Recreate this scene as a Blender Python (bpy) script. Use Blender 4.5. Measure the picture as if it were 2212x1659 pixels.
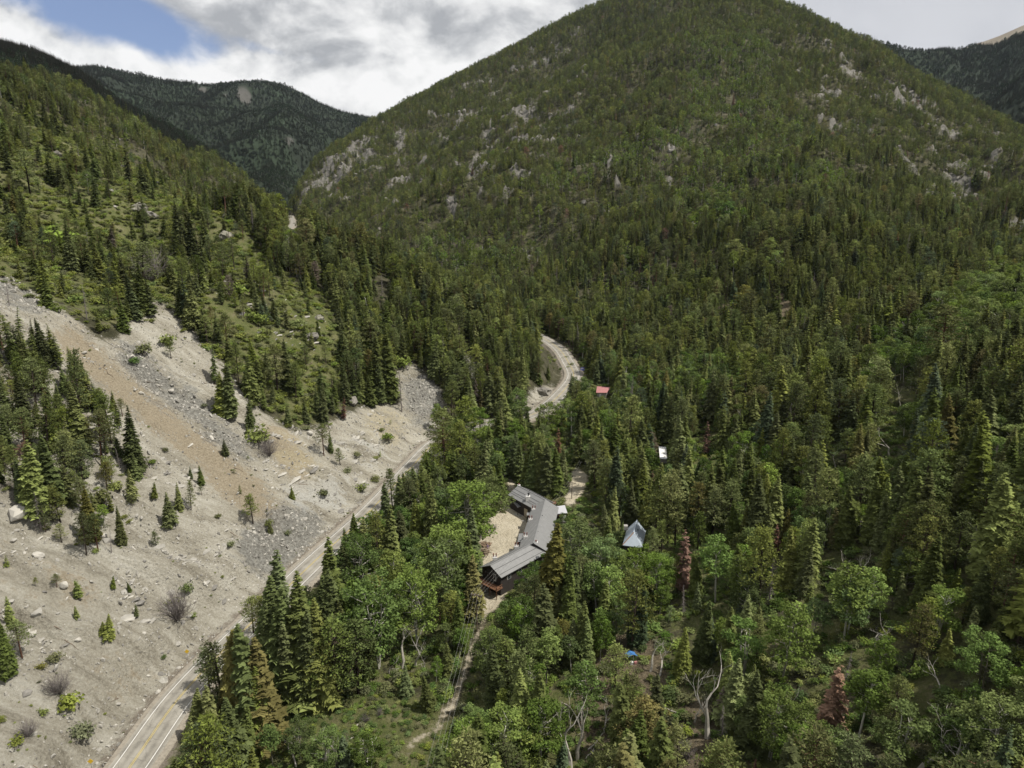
import bpy, bmesh, math
import numpy as np
from mathutils import Vector, Matrix

# ------------------------------------------------------------------ clear
for o in list(bpy.data.objects):
    bpy.data.objects.remove(o)
scene = bpy.context.scene
COL = scene.collection

# ------------------------------------------------------------------ camera
CAMZ = 105.0
PITCH = math.radians(14.5)
cam_data = bpy.data.cameras.new("camera")
cam_data.sensor_fit = 'HORIZONTAL'
cam_data.sensor_width = 36.0
cam_data.lens = 36.0 * 1534.0 / 2212.0
cam_data.clip_start = 1.0
cam_data.clip_end = 30000.0
cam = bpy.data.objects.new("camera", cam_data)
cam.location = (0, 0, CAMZ)
cam.rotation_euler = (math.radians(90) - PITCH, 0, 0)
COL.objects.link(cam)
scene.camera = cam

# ------------------------------------------------------------------ light, sky, exposure
SUN_DIR = Vector((0.60, -0.14, 1.10)).normalized()      # towards the sun: high, from the right
sun_el = math.asin(SUN_DIR.z)
sun_az = math.atan2(SUN_DIR.x, SUN_DIR.y)
sd = bpy.data.lights.new("sun", 'SUN')
sd.energy = 4.6
sd.angle = math.radians(0.6)
sd.color = (1.0, 0.95, 0.86)
sun = bpy.data.objects.new("sun", sd)
sun.rotation_euler = SUN_DIR.to_track_quat('Z', 'Y').to_euler()
sun.location = (300, -200, 900)
COL.objects.link(sun)

scene.view_settings.view_transform = 'Standard'
scene.view_settings.look = 'None'
scene.view_settings.exposure = 0.2
scene.view_settings.gamma = 1.0
scene.view_settings.use_curve_mapping = False


class NT:
    """small helper to write node trees"""
    def __init__(self, tree):
        self.t = tree
        tree.nodes.clear()

    def n(self, typ, **kw):
        nd = self.t.nodes.new(typ)
        for k, v in kw.items():
            if k == 'inp':
                for i, val in v.items():
                    nd.inputs[i].default_value = val
            else:
                setattr(nd, k, v)
        return nd

    def l(self, a, b):
        self.t.links.new(a, b)

    def val(self, sock, v):
        if isinstance(v, (int, float)):
            sock.default_value = v
        else:
            self.l(v, sock)

    def math(self, op, a, b=0.0, c=None, clamp=False):
        nd = self.n('ShaderNodeMath', operation=op, use_clamp=clamp)
        self.val(nd.inputs[0], a)
        self.val(nd.inputs[1], b)
        if c is not None:
            self.val(nd.inputs[2], c)
        return nd.outputs[0]

    def ramp(self, fac, stops, interp='LINEAR'):
        nd = self.n('ShaderNodeValToRGB')
        cr = nd.color_ramp
        cr.interpolation = interp
        while len(cr.elements) > 1:
            cr.elements.remove(cr.elements[-1])
        cr.elements[0].position = stops[0][0]
        cr.elements[0].color = (*stops[0][1], 1)
        for p, c in stops[1:]:
            e = cr.elements.new(p)
            e.color = (*c, 1)
        self.l(fac, nd.inputs[0])
        return nd.outputs[0]

    def rng(self, v, a, b, c=0.0, d=1.0, smooth=True):
        nd = self.n('ShaderNodeMapRange')
        nd.interpolation_type = 'SMOOTHSTEP' if smooth else 'LINEAR'
        nd.clamp = True if not smooth else nd.clamp
        self.val(nd.inputs[0], v)
        for i, x in enumerate((a, b, c, d)):
            nd.inputs[i + 1].default_value = x
        return nd.outputs[0]

    def mix(self, fac, a, b):
        nd = self.n('ShaderNodeMix', data_type='RGBA')
        self.val(nd.inputs[0], fac)
        for s, v in ((nd.inputs[6], a), (nd.inputs[7], b)):
            if isinstance(v, tuple):
                s.default_value = (*v, 1) if len(v) == 3 else v
            else:
                self.l(v, s)
        return nd.outputs[2]

    def noise(self, vec, scale, detail=4, rough=0.55, dist=0.0, lac=2.0):
        nd = self.n('ShaderNodeTexNoise')
        nd.inputs['Scale'].default_value = scale
        nd.inputs['Detail'].default_value = detail
        nd.inputs['Roughness'].default_value = rough
        nd.inputs['Distortion'].default_value = dist
        nd.inputs['Lacunarity'].default_value = lac
        if vec is not None:
            self.l(vec, nd.inputs['Vector'])
        return nd.outputs[0]


def make_world():
    w = bpy.data.worlds.new("World")
    scene.world = w
    w.use_nodes = True
    g = NT(w.node_tree)
    out = g.n('ShaderNodeOutputWorld')
    bg = g.n('ShaderNodeBackground')
    bg.inputs[1].default_value = 0.1
    g.l(bg.outputs[0], out.inputs[0])
    sky = g.n('ShaderNodeTexSky', sky_type='NISHITA', sun_disc=False)
    sky.sun_elevation = sun_el
    sky.sun_rotation = sun_az
    sky.altitude = 2600
    sky.air_density = 1.0
    sky.dust_density = 0.6
    sky.ozone_density = 2.0
    tc = g.n('ShaderNodeTexCoord')
    sep = g.n('ShaderNodeSeparateXYZ')
    g.l(tc.outputs['Generated'], sep.inputs[0])
    x, y, z = sep.outputs
    zz = g.math('ADD', g.math('MAXIMUM', z, 0.0), 0.62)
    px = g.math('DIVIDE', x, zz)
    py = g.math('DIVIDE', y, zz)
    comb = g.n('ShaderNodeCombineXYZ')
    g.l(px, comb.inputs[0])
    g.l(py, comb.inputs[1])
    comb.inputs[2].default_value = 0.37
    P = comb.outputs[0]
    # billow structure of the cloud deck
    n_big = g.noise(P, 2.3, 8, 0.55, 0.35)
    n_med = g.noise(P, 7.0, 9, 0.56, 0.25)
    off = g.n('ShaderNodeVectorMath', operation='ADD')
    g.l(P, off.inputs[0])
    off.inputs[1].default_value = (0.03, -0.055, 0.02)
    n_med2 = g.noise(off.outputs[0], 7.0, 9, 0.56, 0.25)
    relief = g.math('SUBTRACT', n_med, n_med2)
    # azimuth / elevation for the one break in the deck
    az = g.math('ARCTAN2', x, y)
    el = g.math('ARCSINE', z)
    def ell(a0, e0, ra, re, tilt):
        da = g.math('SUBTRACT', az, math.radians(a0))
        de = g.math('SUBTRACT', el, math.radians(e0))
        de2 = g.math('SUBTRACT', de, g.math('MULTIPLY', da, tilt))
        q = g.math('ADD', g.math('POWER', g.math('DIVIDE', da, math.radians(ra)), 2.0),
                   g.math('POWER', g.math('DIVIDE', de2, math.radians(re)), 2.0))
        return g.math('MULTIPLY', g.math('EXPONENT', g.math('MULTIPLY', q, -1.0)), 1.0)
    g1 = ell(-26.5, 11.4, 6.3, 2.3, -0.22)
    g2 = ell(-33.5, 13.6, 4.0, 2.4, -0.10)
    g3 = ell(-17.5, 10.2, 2.0, 0.5, -0.25)
    g4 = ell(-14.6, 9.8, 1.7, 0.5, -0.15)
    gap = g.math('ADD', g.math('ADD', g1, g.math('MULTIPLY', g2, 0.45)),
                 g.math('ADD', g.math('MULTIPLY', g3, 0.30), g.math('MULTIPLY', g4, 0.25)))
    cov = g.math('SUBTRACT', g.math('ADD', g.math('MULTIPLY', n_big, 0.55), g.math('MULTIPLY', n_med, 0.75)),
                 g.math('MULTIPLY', gap, 0.50))
    alpha = g.rng(cov, 0.28, 0.52)
    # brightness of the clouds: lit crowns, grey bases
    t = g.math('ADD', g.math('MULTIPLY', relief, 3.4), g.math('MULTIPLY', g.math('SUBTRACT', n_big, 0.5), -1.3))
    low = g.rng(el, math.radians(5), math.radians(16), 0.18, -0.08, False)
    t = g.math('ADD', g.math('ADD', t, 0.60), low)
    ccol = g.ramp(t, [(0.0, (3.6, 3.7, 3.9)), (0.3, (5.0, 5.08, 5.2)), (0.55, (6.6, 6.62, 6.65)), (0.8, (7.7, 7.7, 7.65)), (1.0, (8.4, 8.35, 8.3))])
    # even grey veil further round to the right
    veil = g.rng(az, math.radians(2), math.radians(17))
    vt = g.noise(P, 0.8, 3, 0.5)
    vcol = g.ramp(vt, [(0.3, (4.6, 4.72, 5.1)), (0.7, (5.5, 5.6, 5.95))])
    ccol = g.mix(g.math('MULTIPLY', veil, 0.92), ccol, vcol)
    alpha = g.math('MAXIMUM', alpha, veil)
    blue = g.mix(0.55, sky.outputs[0], (2.2, 2.85, 4.9))
    g.l(g.mix(alpha, blue, ccol), bg.inputs[0])
    return w


make_world()

# ------------------------------------------------------------------ numeric helpers
rng = np.random.default_rng(7)
CP, SP, F = math.cos(PITCH), math.sin(PITCH), 1534.0


def ray(u, v):
    X = (u - 1106.0) / F
    V = (829.5 - v) / F
    return X, CP + V * SP, -SP + V * CP


def proj(x, y, z):
    """world -> photo units (2212 wide)"""
    dz = z - CAMZ
    d = y * CP - dz * SP
    d = np.where(d > 1, d, 1.0)
    return 1106.0 + F * x / d, 829.5 - F * (y * SP + dz * CP) / d, d


def hash2(ix, iy, seed):
    h = (ix * 374761393 + iy * 668265263 + seed * 974634521) & 0xFFFFFFFF
    h = ((h ^ (h >> 13)) * 1274126177) & 0xFFFFFFFF
    return ((h ^ (h >> 16)) & 0xFFFFFF) / float(0xFFFFFF)


def gnoise(x, y, seed=0):
    x0 = np.floor(x).astype(np.int64)
    y0 = np.floor(y).astype(np.int64)
    fx, fy = x - x0, y - y0
    sx = fx * fx * fx * (fx * (fx * 6 - 15) + 10)
    sy = fy * fy * fy * (fy * (fy * 6 - 15) + 10)
    def g(ix, iy, dx, dy):
        a = hash2(ix, iy, seed) * 2 * np.pi
        return np.cos(a) * dx + np.sin(a) * dy
    a = g(x0, y0, fx, fy)
    b = g(x0 + 1, y0, fx - 1, fy)
    c = g(x0, y0 + 1, fx, fy - 1)
    d = g(x0 + 1, y0 + 1, fx - 1, fy - 1)
    return (a * (1 - sx) + b * sx) * (1 - sy) + (c * (1 - sx) + d * sx) * sy


def fbm(x, y, octs=4, seed=0, gain=0.5):
    s, a = 0.0, 1.0
    for i in range(octs):
        s = s + a * gnoise(x * 2 ** i + 17.3 * i, y * 2 ** i - 9.1 * i, seed + i)
        a *= gain
    return s


# ------------------------------------------------------------------ terrain control points
pts = []
def W(x, y, z): pts.append((x, y, z))
def PZ(u, v, z):
    a, b, c = ray(u, v); t = (z - CAMZ) / c; W(a * t, b * t, z)
def PY(u, v, y):
    a, b, c = ray(u, v); t = y / b; W(a * t, y, CAMZ + c * t)
def SL(u, v, s=0.57):
    a, b, c = ray(u, v)                       # talus slope that rises from the road line
    t = (CAMZ + s * 102) / (-c + s * (0.23 * b - a)); W(a * t, b * t, CAMZ + c * t)

def road_grade(d):
    return np.where(d < 484, 0.035 * (d - 113), 13 + 0.073 * (d - 484))

# road centre line in the photo -> world
road_px = [(280, 1659), (360, 1539), (436, 1452), (560, 1329), (683, 1209), (791, 1112), (901, 996), (945, 953),
           (1024, 917), (1090, 909), (1147, 898), (1185, 875), (1212, 850), (1233, 826), (1240, 808), (1229, 785), (1212, 758), (1190, 740), (1165, 726)]
road_ctrl = []
for u, v in road_px:
    a, b, c = ray(u, v)
    z = 0.0
    for _ in range(60):
        t = (z - CAMZ) / c
        z = float(road_grade(b * t))
    road_ctrl.append((a * t, b * t, z))
p0, p1 = road_ctrl[0], road_ctrl[2]
dx, dy = (p1[0] - p0[0]) / (p1[1] - p0[1]), 1.0
road_ctrl = [(p0[0] - dx * 100, p0[1] - 100, -3.0), (p0[0] - dx * 50, p0[1] - 50, -1.6)] + road_ctrl
road_ctrl += [(0, 540, 14), (-35, 600, 15.5), (-85, 680, 18), (-150, 780, 24), (-230, 900, 35), (-300, 1010, 47), (-350, 1100, 57)]
a, b, c = ray(632, 485)
t = (CAMZ - 66) / -c
road_ctrl += [(a * t, b * t, 66.0)]
a, b, c = ray(628, 462)
t = (CAMZ - 77) / -c
road_ctrl += [(a * t, b * t, 77.0)]
road_ctrl += [(road_ctrl[-1][0] - 40, road_ctrl[-1][1] + 160, 88.0)]
road_ctrl = np.array(road_ctrl)


def catmull(P, n):
    out = []
    Q = np.vstack([2 * P[0] - P[1], P, 2 * P[-1] - P[-2]])
    for i in range(1, len(Q) - 2):
        a, b, c, d = Q[i - 1], Q[i], Q[i + 1], Q[i + 2]
        for t in np.linspace(0, 1, n, endpoint=False):
            out.append(0.5 * ((2 * b) + (-a + c) * t + (2 * a - 5 * b + 4 * c - d) * t * t + (-a + 3 * b - 3 * c + d) * t ** 3))
    out.append(Q[-2])
    return np.array(out)


dense = catmull(road_ctrl, 12)
seg = np.r_[0, np.cumsum(np.linalg.norm(np.diff(dense[:, :2], axis=0), axis=1))]
ROAD_S = np.arange(0, seg[-1], 3.0)
ROAD = np.stack([np.interp(ROAD_S, seg, dense[:, k]) for k in range(3)], 1)
for _ in range(6):       # soften kinks
    ROAD[1:-1] = 0.25 * ROAD[:-2] + 0.5 * ROAD[1:-1] + 0.25 * ROAD[2:]
for p in ROAD[::8]:
    W(*p)

# valley floor and gentle right bank
W(0, 0, -3); W(60, 0, 14); W(120, 0, 32); W(-25, 60, -3); W(30, 60, 2)
for u, v, z in [(700, 1659, -2), (1100, 1659, -2), (1400, 1659, 2), (1800, 1659, 11), (2200, 1659, 24), (1000, 1400, -1), (1300, 1400, 1), (1600, 1400, 9),
                (1900, 1400, 20), (2210, 1400, 31), (1060, 1240, 0), (1050, 1150, 0), (1150, 1230, 0), (1230, 1090, 2), (1400, 1200, 2), (1700, 1200, 15), (2000, 1200, 28), (2210, 1200, 37),
                (1250, 1000, 3), (1400, 1000, 4), (1700, 1000, 19), (1700, 900, 22), (2000, 900, 36), (2210, 900, 46), (1850, 800, 32), (1300, 850, 7), (1420, 860, 9), (1100, 960, 3),
                (1550, 850, 16), (2200, 700, 52), (2020, 690, 46)]:
    PZ(u, v, z)
# big mountain
for u, v, y in [(1300, 730, 470), (1500, 745, 440), (1660, 700, 425), (1400, 655, 560), (1250, 605, 640), (1720, 520, 520), (1500, 505, 680), (1250, 455, 850),
                (1000, 455, 930), (850, 455, 1080), (1500, 305, 980), (1250, 305, 1200), (1000, 305, 1500), (850, 335, 1650), (720, 385, 1550), (1500, 105, 1450), (1675, 72, 1530), (1250, 140, 1850),
                (1600, -60, 1950), (1450, -70, 2080), (1304, 12, 2200), (1197, 60, 2230), (1120, 102, 2250), (1054, 142, 2230), (970, 182, 2200), (904, 219, 2150), (857, 249, 2080), (824, 264, 2030),
                (737, 320, 1900), (700, 352, 1800), (660, 392, 1680), (628, 430, 1560), (640, 470, 1360),
                (1661, 8, 1850), (1741, 37, 1780), (1808, 73, 1700), (1875, 107, 1620), (1958, 157, 1520), (2041, 213, 1430), (2108, 250, 1380), (2212, 304, 1300),
                (1900, 305, 1050), (2000, 455, 740), (2150, 405, 930), (2150, 565, 560), (2000, 645, 430), (2205, 500, 690)]:
    PY(u, v, y)
for u, v, y, dz in [(1304, 12, 2600, 160), (1054, 142, 2650, 140), (857, 249, 2500, 130), (700, 352, 2200, 110), (1741, 37, 2200, 160), (1958, 157, 1950, 150), (2212, 304, 1750, 150), (1500, -70, 2600, 120)]:
    a, b, c = ray(u, v); t = y / b; W(a * t, y, CAMZ + c * t - dz)
# left wall of the canyon
for u, v, y in [(0, 195, 800), (130, 232, 800), (300, 306, 850), (430, 372, 930), (520, 416, 1010), (570, 442, 1080), (600, 460, 1160),
                (390, 562, 400), (150, 565, 320), (150, 405, 430), (480, 482, 440), (300, 420, 480), (0, 380, 400), (600, 640, 345), (640, 515, 480), (760, 540, 530), (900, 615, 455), (1050, 688, 420), (1175, 790, 378), (820, 740, 365), (960, 790, 352)]:
    PY(u, v, y)
for u, v, y, dz in [(0, 195, 1050, 60), (300, 306, 1100, 80), (520, 416, 1250, 60)]:
    a, b, c = ray(u, v); t = y / b; W(a * t, y, CAMZ + c * t - dz)
for u, v in [(0, 1659), (0, 1300), (150, 1450), (0, 1000), (200, 1200), (0, 700), (300, 1000), (350, 1250), (450, 1150), (500, 1000), (650, 1050), (700, 950), (500, 850), (300, 750), (750, 880), (850, 900), (100, 850)]:
    SL(u, v)
W(-400, 150, 178); W(-250, 0, 85); W(-380, 20, 150); W(-800, 600, 275); W(900, 500, 210); W(500, 150, 130); W(1300, 1000, 380)
W(300, 0, 85)
C = np.array(pts)
S = 600.0


def tps(r2):
    return np.where(r2 > 0, 0.5 * r2 * np.log(np.maximum(r2, 1e-12)), 0.0)


n = len(C)
cx, cy = C[:, 0] / S, C[:, 1] / S
K = tps((cx[:, None] - cx) ** 2 + (cy[:, None] - cy) ** 2)
K += np.eye(n) * 2e-4
Pm = np.stack([np.ones(n), cx, cy], 1)
A = np.block([[K, Pm], [Pm.T, np.zeros((3, 3))]])
sol = np.linalg.solve(A, np.r_[C[:, 2], 0, 0, 0])
wts, aff = sol[:n], sol[n:]


def base_h(x, y):
    sh = np.shape(x)
    x, y = np.ravel(x) / S, np.ravel(y) / S
    z = aff[0] + aff[1] * x + aff[2] * y
    for i in range(n):
        z = z + wts[i] * tps((x - cx[i]) ** 2 + (y - cy[i]) ** 2)
    return z.reshape(sh)


# ------------------------------------------------------------------ photo-traced regions (units: 2212 x 1659)
GW, GH = 553, 415
gu, gv = np.meshgrid((np.arange(GW) + 0.5) * 4, (np.arange(GH) + 0.5) * 4)


def inside(poly, u, v):
    c = np.zeros(np.shape(u), bool)
    m = len(poly)
    for i in range(m):
        x1, y1 = poly[i]
        x2, y2 = poly[(i + 1) % m]
        if y1 == y2:
            continue
        hit = ((y1 > v) != (y2 > v)) & (u < (x2 - x1) * (v - y1) / (y2 - y1) + x1)
        c ^= hit
    return c


def blur(a, k):
    for ax in (0, 1):
        for _ in range(2):
            p = np.pad(a, [(k, k) if i == ax else (0, 0) for i in (0, 1)], 'edge')
            cs = np.cumsum(p, axis=ax)
            if ax == 0:
                cs = np.vstack([np.zeros((1, cs.shape[1])), cs])
                a = (cs[2 * k + 1:] - cs[:-2 * k - 1]) / (2 * k + 1)
            else:
                cs = np.hstack([np.zeros((cs.shape[0], 1)), cs])
                a = (cs[:, 2 * k + 1:] - cs[:, :-2 * k - 1]) / (2 * k + 1)
    return a


def region(polys, soft=2):
    m = np.zeros((GH, GW))
    for p in polys:
        wgt = 1.0
        if isinstance(p, tuple):
            p, wgt = p
        m = np.maximum(m, inside(p, gu, gv) * wgt)
    return blur(m, soft) if soft else m


def sample(m, u, v):
    iu = np.clip(u / 4 - 0.5, 0, GW - 1.001)
    iv = np.clip(v / 4 - 0.5, 0, GH - 1.001)
    i0, j0 = iv.astype(int), iu.astype(int)
    fu, fv = iu - j0, iv - i0
    return (m[i0, j0] * (1 - fu) + m[i0, j0 + 1] * fu) * (1 - fv) + (m[i0 + 1, j0] * (1 - fu) + m[i0 + 1, j0 + 1] * fu) * fv


SCREE = [[(-60, 560), (0, 590), (60, 625), (130, 665), (215, 735), (255, 735), (285, 690), (340, 640), (385, 690), (440, 745), (480, 790), (520, 850), (575, 900), (630, 930),
          (690, 925), (720, 905), (790, 880), (840, 870), (862, 800), (875, 780), (905, 800), (955, 850), (962, 900), (925, 955), (900, 990), (760, 1110), (600, 1270), (420, 1430), (215, 1665), (-60, 1665)],
         [(992, 760), (1012, 765), (1050, 800), (1040, 825), (1005, 825)], [(1168, 835), (1200, 830), (1214, 858), (1180, 872), (1130, 884), (1122, 868)],
         [(235, 530), (260, 560), (285, 590), (265, 590)], [(480, 600), (520, 640), (500, 650)]]
TAN = [[(560, 1040), (640, 1120), (600, 1160), (500, 1090), (430, 1010)], [(95, 690), (160, 700), (240, 780), (330, 850), (430, 930), (520, 1000), (575, 1050), (520, 1060), (430, 1010), (330, 930), (230, 850), (150, 770)],
       [(0, 690), (40, 720), (60, 780), (20, 760)], [(560, 890), (650, 960), (700, 1060), (640, 1060), (570, 960)], ([(0, 1160), (200, 1230), (260, 1330), (120, 1330), (0, 1250)], 0.45),
       ([(230, 1370), (350, 1440), (330, 1520), (200, 1540), (150, 1430)], 0.4)]
TALUS = [[(235, 730), (300, 740), (340, 790), (430, 860), (500, 930), (570, 985), (560, 1010), (500, 990), (430, 925), (330, 850), (270, 790)],
         [(862, 800), (905, 800), (955, 850), (960, 900), (900, 930), (880, 870)], [(985, 750), (1015, 755), (1065, 800), (1060, 835), (1000, 850)], [(0, 590), (120, 660), (90, 690), (0, 640)],
         [(600, 1080), (720, 1120), (640, 1220), (560, 1250), (500, 1180)]]
YELLOW = [[(780, 890), (850, 870), (880, 930), (850, 980), (790, 950)], [(580, 920), (640, 960), (740, 1060), (700, 1080), (600, 1000)], [(380, 1400), (470, 1430), (440, 1490), (400, 1470)]]
WHITE = [[(770, 920), (850, 970), (840, 1010), (770, 990)], [(600, 1030), (760, 1030), (760, 1090), (640, 1100)]]
OAK = [[(-60, 220), (60, 235), (200, 300), (300, 315), (400, 390), (500, 470), (560, 540), (620, 600), (700, 640), (760, 740), (720, 900), (640, 925), (560, 870), (470, 760), (380, 660), (300, 680), (230, 715), (120, 655), (-60, 570)]]
MEADOW = [[(600, 1500), (700, 1520), (860, 1500), (960, 1560), (960, 1665), (560, 1665), (540, 1600)], [(1240, 1430), (1310, 1460), (1320, 1665), (1240, 1665)], [(1470, 1000), (1640, 1010), (1620, 1040), (1500, 1050)]]
BROWNCLR = [[(1260, 1380), (1330, 1370), (1420, 1350), (1440, 1440), (1420, 1540), (1300, 1640), (1230, 1600), (1250, 1480)], [(1470, 1500), (1560, 1520), (1540, 1665), (1470, 1665)], [(1560, 600), (1700, 600), (1760, 720), (1560, 750)]]
YARD = [[(1040, 1135), (1068, 1108), (1095, 1088), (1122, 1108), (1137, 1110), (1140, 1150), (1128, 1172), (1108, 1186), (1085, 1205), (1050, 1240), (1036, 1262), (1024, 1250), (1034, 1190)],
        [(1025, 1255), (1060, 1262), (1098, 1285), (1082, 1310), (1060, 1325), (1038, 1330), (1028, 1300)],
        [(1240, 1010), (1272, 1025), (1262, 1060), (1235, 1095), (1215, 1090), (1230, 1060)], [(1098, 1035), (1118, 1040), (1112, 1060), (1095, 1060)]]
PATH = [[(1040, 1325), (1058, 1325), (1030, 1400), (1005, 1475), (985, 1540), (940, 1585), (880, 1625), (870, 1610), (925, 1570), (965, 1520), (990, 1460), (1012, 1400)]]
ROCKS = [[(640, 385), (700, 345), (740, 320), (800, 300), (860, 270), (800, 330), (760, 380), (720, 420), (680, 420)], [(980, 190), (1050, 165), (1060, 195), (1010, 220)], [(925, 300), (985, 280), (990, 320), (930, 345)],
         [(1090, 240), (1180, 225), (1180, 260), (1140, 290), (1090, 270)], [(1030, 320), (1060, 310), (1040, 370), (1010, 370)], [(1090, 350), (1125, 345), (1110, 390), (1090, 380)],
         [(770, 520), (820, 510), (820, 535), (775, 540)], [(1110, 560), (1140, 540), (1130, 570)], [(815, 410), (880, 370), (930, 360), (880, 420), (830, 440)], [(1760, 95), (1790, 90), (1790, 130), (1760, 130)],
         [(1780, 270), (1870, 275), (1860, 310), (1790, 310)], [(2000, 380), (2060, 375), (2120, 430), (2160, 500), (2100, 490), (2030, 430)], [(2110, 355), (2150, 360), (2150, 380), (2115, 375)],
         [(1960, 200), (2060, 250), (2050, 290), (1960, 240)], [(1830, 120), (1880, 140), (1870, 165), (1820, 150)], [(440, 350), (530, 400), (545, 425), (500, 420), (450, 380)], [(990, 265), (1045, 230), (1050, 250), (1000, 285)], [(780, 345), (830, 330), (820, 380), (790, 400)]]
ASPEN = [([(640, 1490), (700, 1330), (750, 1190), (830, 1080), (900, 1010), (1060, 930), (1180, 860), (1330, 780), (1480, 830), (1480, 920), (1380, 1000), (1260, 990), (1230, 1060), (1100, 1040), (1040, 1130), (1040, 1290), (1020, 1400), (960, 1540), (800, 1520)], 0.55),
         ([(1060, 1330), (1200, 1210), (1340, 1210), (1480, 1240), (1420, 1420), (1250, 1480), (1230, 1665), (980, 1665), (1000, 1540)], 0.60),
         ([(1480, 1240), (1700, 1180), (2212, 1180), (2212, 1700), (1480, 1700)], 0.30), ([(1900, 1450), (2212, 1400), (2212, 1700), (1900, 1700)], 0.62), ([(1540, 1560), (1760, 1500), (1760, 1700), (1560, 1700)], 0.65),
         ([(1230, 1050), (1480, 940), (1760, 900), (2212, 880), (2212, 1180), (1700, 1180), (1480, 1240), (1260, 1200)], 0.20),
         ([(1830, 850), (1880, 770), (1990, 720), (2100, 640), (2212, 615), (2212, 745), (2100, 800), (2000, 850), (1880, 880)], 0.92), ([(2080, 600), (2160, 610), (2140, 650)], 0.8),
         ([(1460, 815), (1560, 800), (1620, 870), (1560, 920), (1480, 900)], 0.75),
         ([(1130, 420), (1280, 350), (1400, 300), (1480, 290), (1480, 340), (1400, 370), (1290, 390), (1200, 420)], 0.85), ([(1190, 310), (1260, 300), (1240, 330)], 0.6), ([(1470, 100), (1640, 60), (1680, 130), (1640, 240), (1480, 300)], 0.6),
         ([(1460, 430), (1560, 420), (1620, 480), (1560, 520), (1480, 500)], 0.4), ([(820, 545), (940, 510), (1100, 545), (1130, 600), (1000, 610), (900, 590)], 0.5), ([(1700, 380), (1860, 370), (1820, 430), (1720, 430)], 0.5),
         ([(1380, 300), (1700, 200), (1760, 330), (1560, 460), (1380, 420)], 0.34), ([(170, 300), (260, 250), (320, 280), (240, 330)], 0.3), ([(1240, 600), (1440, 560), (1480, 620), (1280, 660)], 0.2)]
ISLE = [[(-60, 660), (40, 730), (120, 770), (190, 820), (230, 900), (270, 950), (300, 1020), (270, 1150), (200, 1210), (140, 1190), (60, 1110), (0, 1080), (-60, 1100)], [(-60, 1330), (20, 1330), (40, 1440), (-60, 1460)]]
M_SCREE, M_TAN, M_TALUS, M_YEL, M_WHITE = region(SCREE, 3), region(TAN, 6), region(TALUS, 5), region(YELLOW, 7), region(WHITE, 7)
CRAGBAND = [([(560, 440), (640, 370), (800, 290), (1000, 170), (1250, 40), (1320, 120), (1250, 330), (1150, 460), (900, 480), (700, 470)], 0.62), ([(1250, 330), (1500, 280), (1480, 420), (1300, 480)], 0.35), ([(1700, 60), (1900, 130), (2212, 330), (2212, 560), (1980, 430), (1760, 300)], 0.55), ([(300, 320), (440, 350), (580, 440), (600, 520), (480, 440)], 0.5)]
M_BAND = region(CRAGBAND, 8)
M_OAK, M_MEADOW, M_BROWN, M_YARD, M_PATH = region(OAK, 4), region(MEADOW, 4), region(BROWNCLR, 5), region(YARD, 1), region(PATH, 1)
M_ROCK, M_ASPEN, M_ISLE = region(ROCKS, 4), region(ASPEN, 3), region(ISLE, 3)

# ------------------------------------------------------------------ terrain mesh
NA, NR = 600, 420
AZ = np.radians(np.linspace(-64, 64, NA))
RR = np.geomspace(24, 2900, NR)
AA, R2 = np.meshgrid(AZ, RR)
TX, TY = R2 * np.sin(AA), R2 * np.cos(AA)


def road_dist(x, y):
    sh = np.shape(x)
    x, y = np.ravel(x), np.ravel(y)
    best = np.full(len(x), 1e9)
    bz = np.zeros(len(x))
    side = np.zeros(len(x))
    near = np.where((x > -520) & (x < 140) & (y < 1500))[0]
    for i0 in range(0, len(near), 20000):
        ii = near[i0:i0 + 20000]
        d2 = (x[ii][:, None] - ROAD[None, :, 0]) ** 2 + (y[ii][:, None] - ROAD[None, :, 1]) ** 2
        k = d2.argmin(1)
        k0 = np.clip(k, 1, len(ROAD) - 2)
        tx, ty = ROAD[k0 + 1, 0] - ROAD[k0 - 1, 0], ROAD[k0 + 1, 1] - ROAD[k0 - 1, 1]
        L = np.hypot(tx, ty)
        ex, ey = x[ii] - ROAD[k0, 0], y[ii] - ROAD[k0, 1]
        lat = (ex * ty - ey * tx) / L
        al = (ex * tx + ey * ty) / L
        best[ii] = np.where((k > 0) & (k < len(ROAD) - 1), np.maximum(np.abs(lat), np.abs(al) - 2), np.sqrt(d2[np.arange(len(ii)), k]))
        bz[ii] = ROAD[k, 2]
        side[ii] = np.sign(lat)
    return best.reshape(sh), bz.reshape(sh), side.reshape(sh)


TZ = base_h(TX, TY)
RD, RZ, RSIDE = road_dist(TX, TY)
u_, v_, _d = proj(TX, TY, TZ)
inview = (u_ > -80) & (u_ < 2290) & (v_ > -40) & (v_ < 1700)
scree_v = sample(M_SCREE, u_, v_) * inview * (_d < 520)
def ragged(x, y, m, band):
    f = fbm(x / 34 + 0.5 * fbm(x / 90, y / 90, 2, 7), y / 60, 4, 131) + 0.5 * fbm(x / 9, y / 16, 2, 137)
    return np.clip((np.maximum(m * 1.0, band * 0.72) + f * 1.05 - 0.60) / 0.22, 0, 1) * (np.maximum(m, band) > 0.05)


rock_v = ragged(TX, TY, sample(M_ROCK, u_, v_), sample(M_BAND, u_, v_)) * inview * (_d > 380)
yard_v = np.maximum(sample(M_YARD, u_, v_), 0) * inview * (_d < 330)
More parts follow.
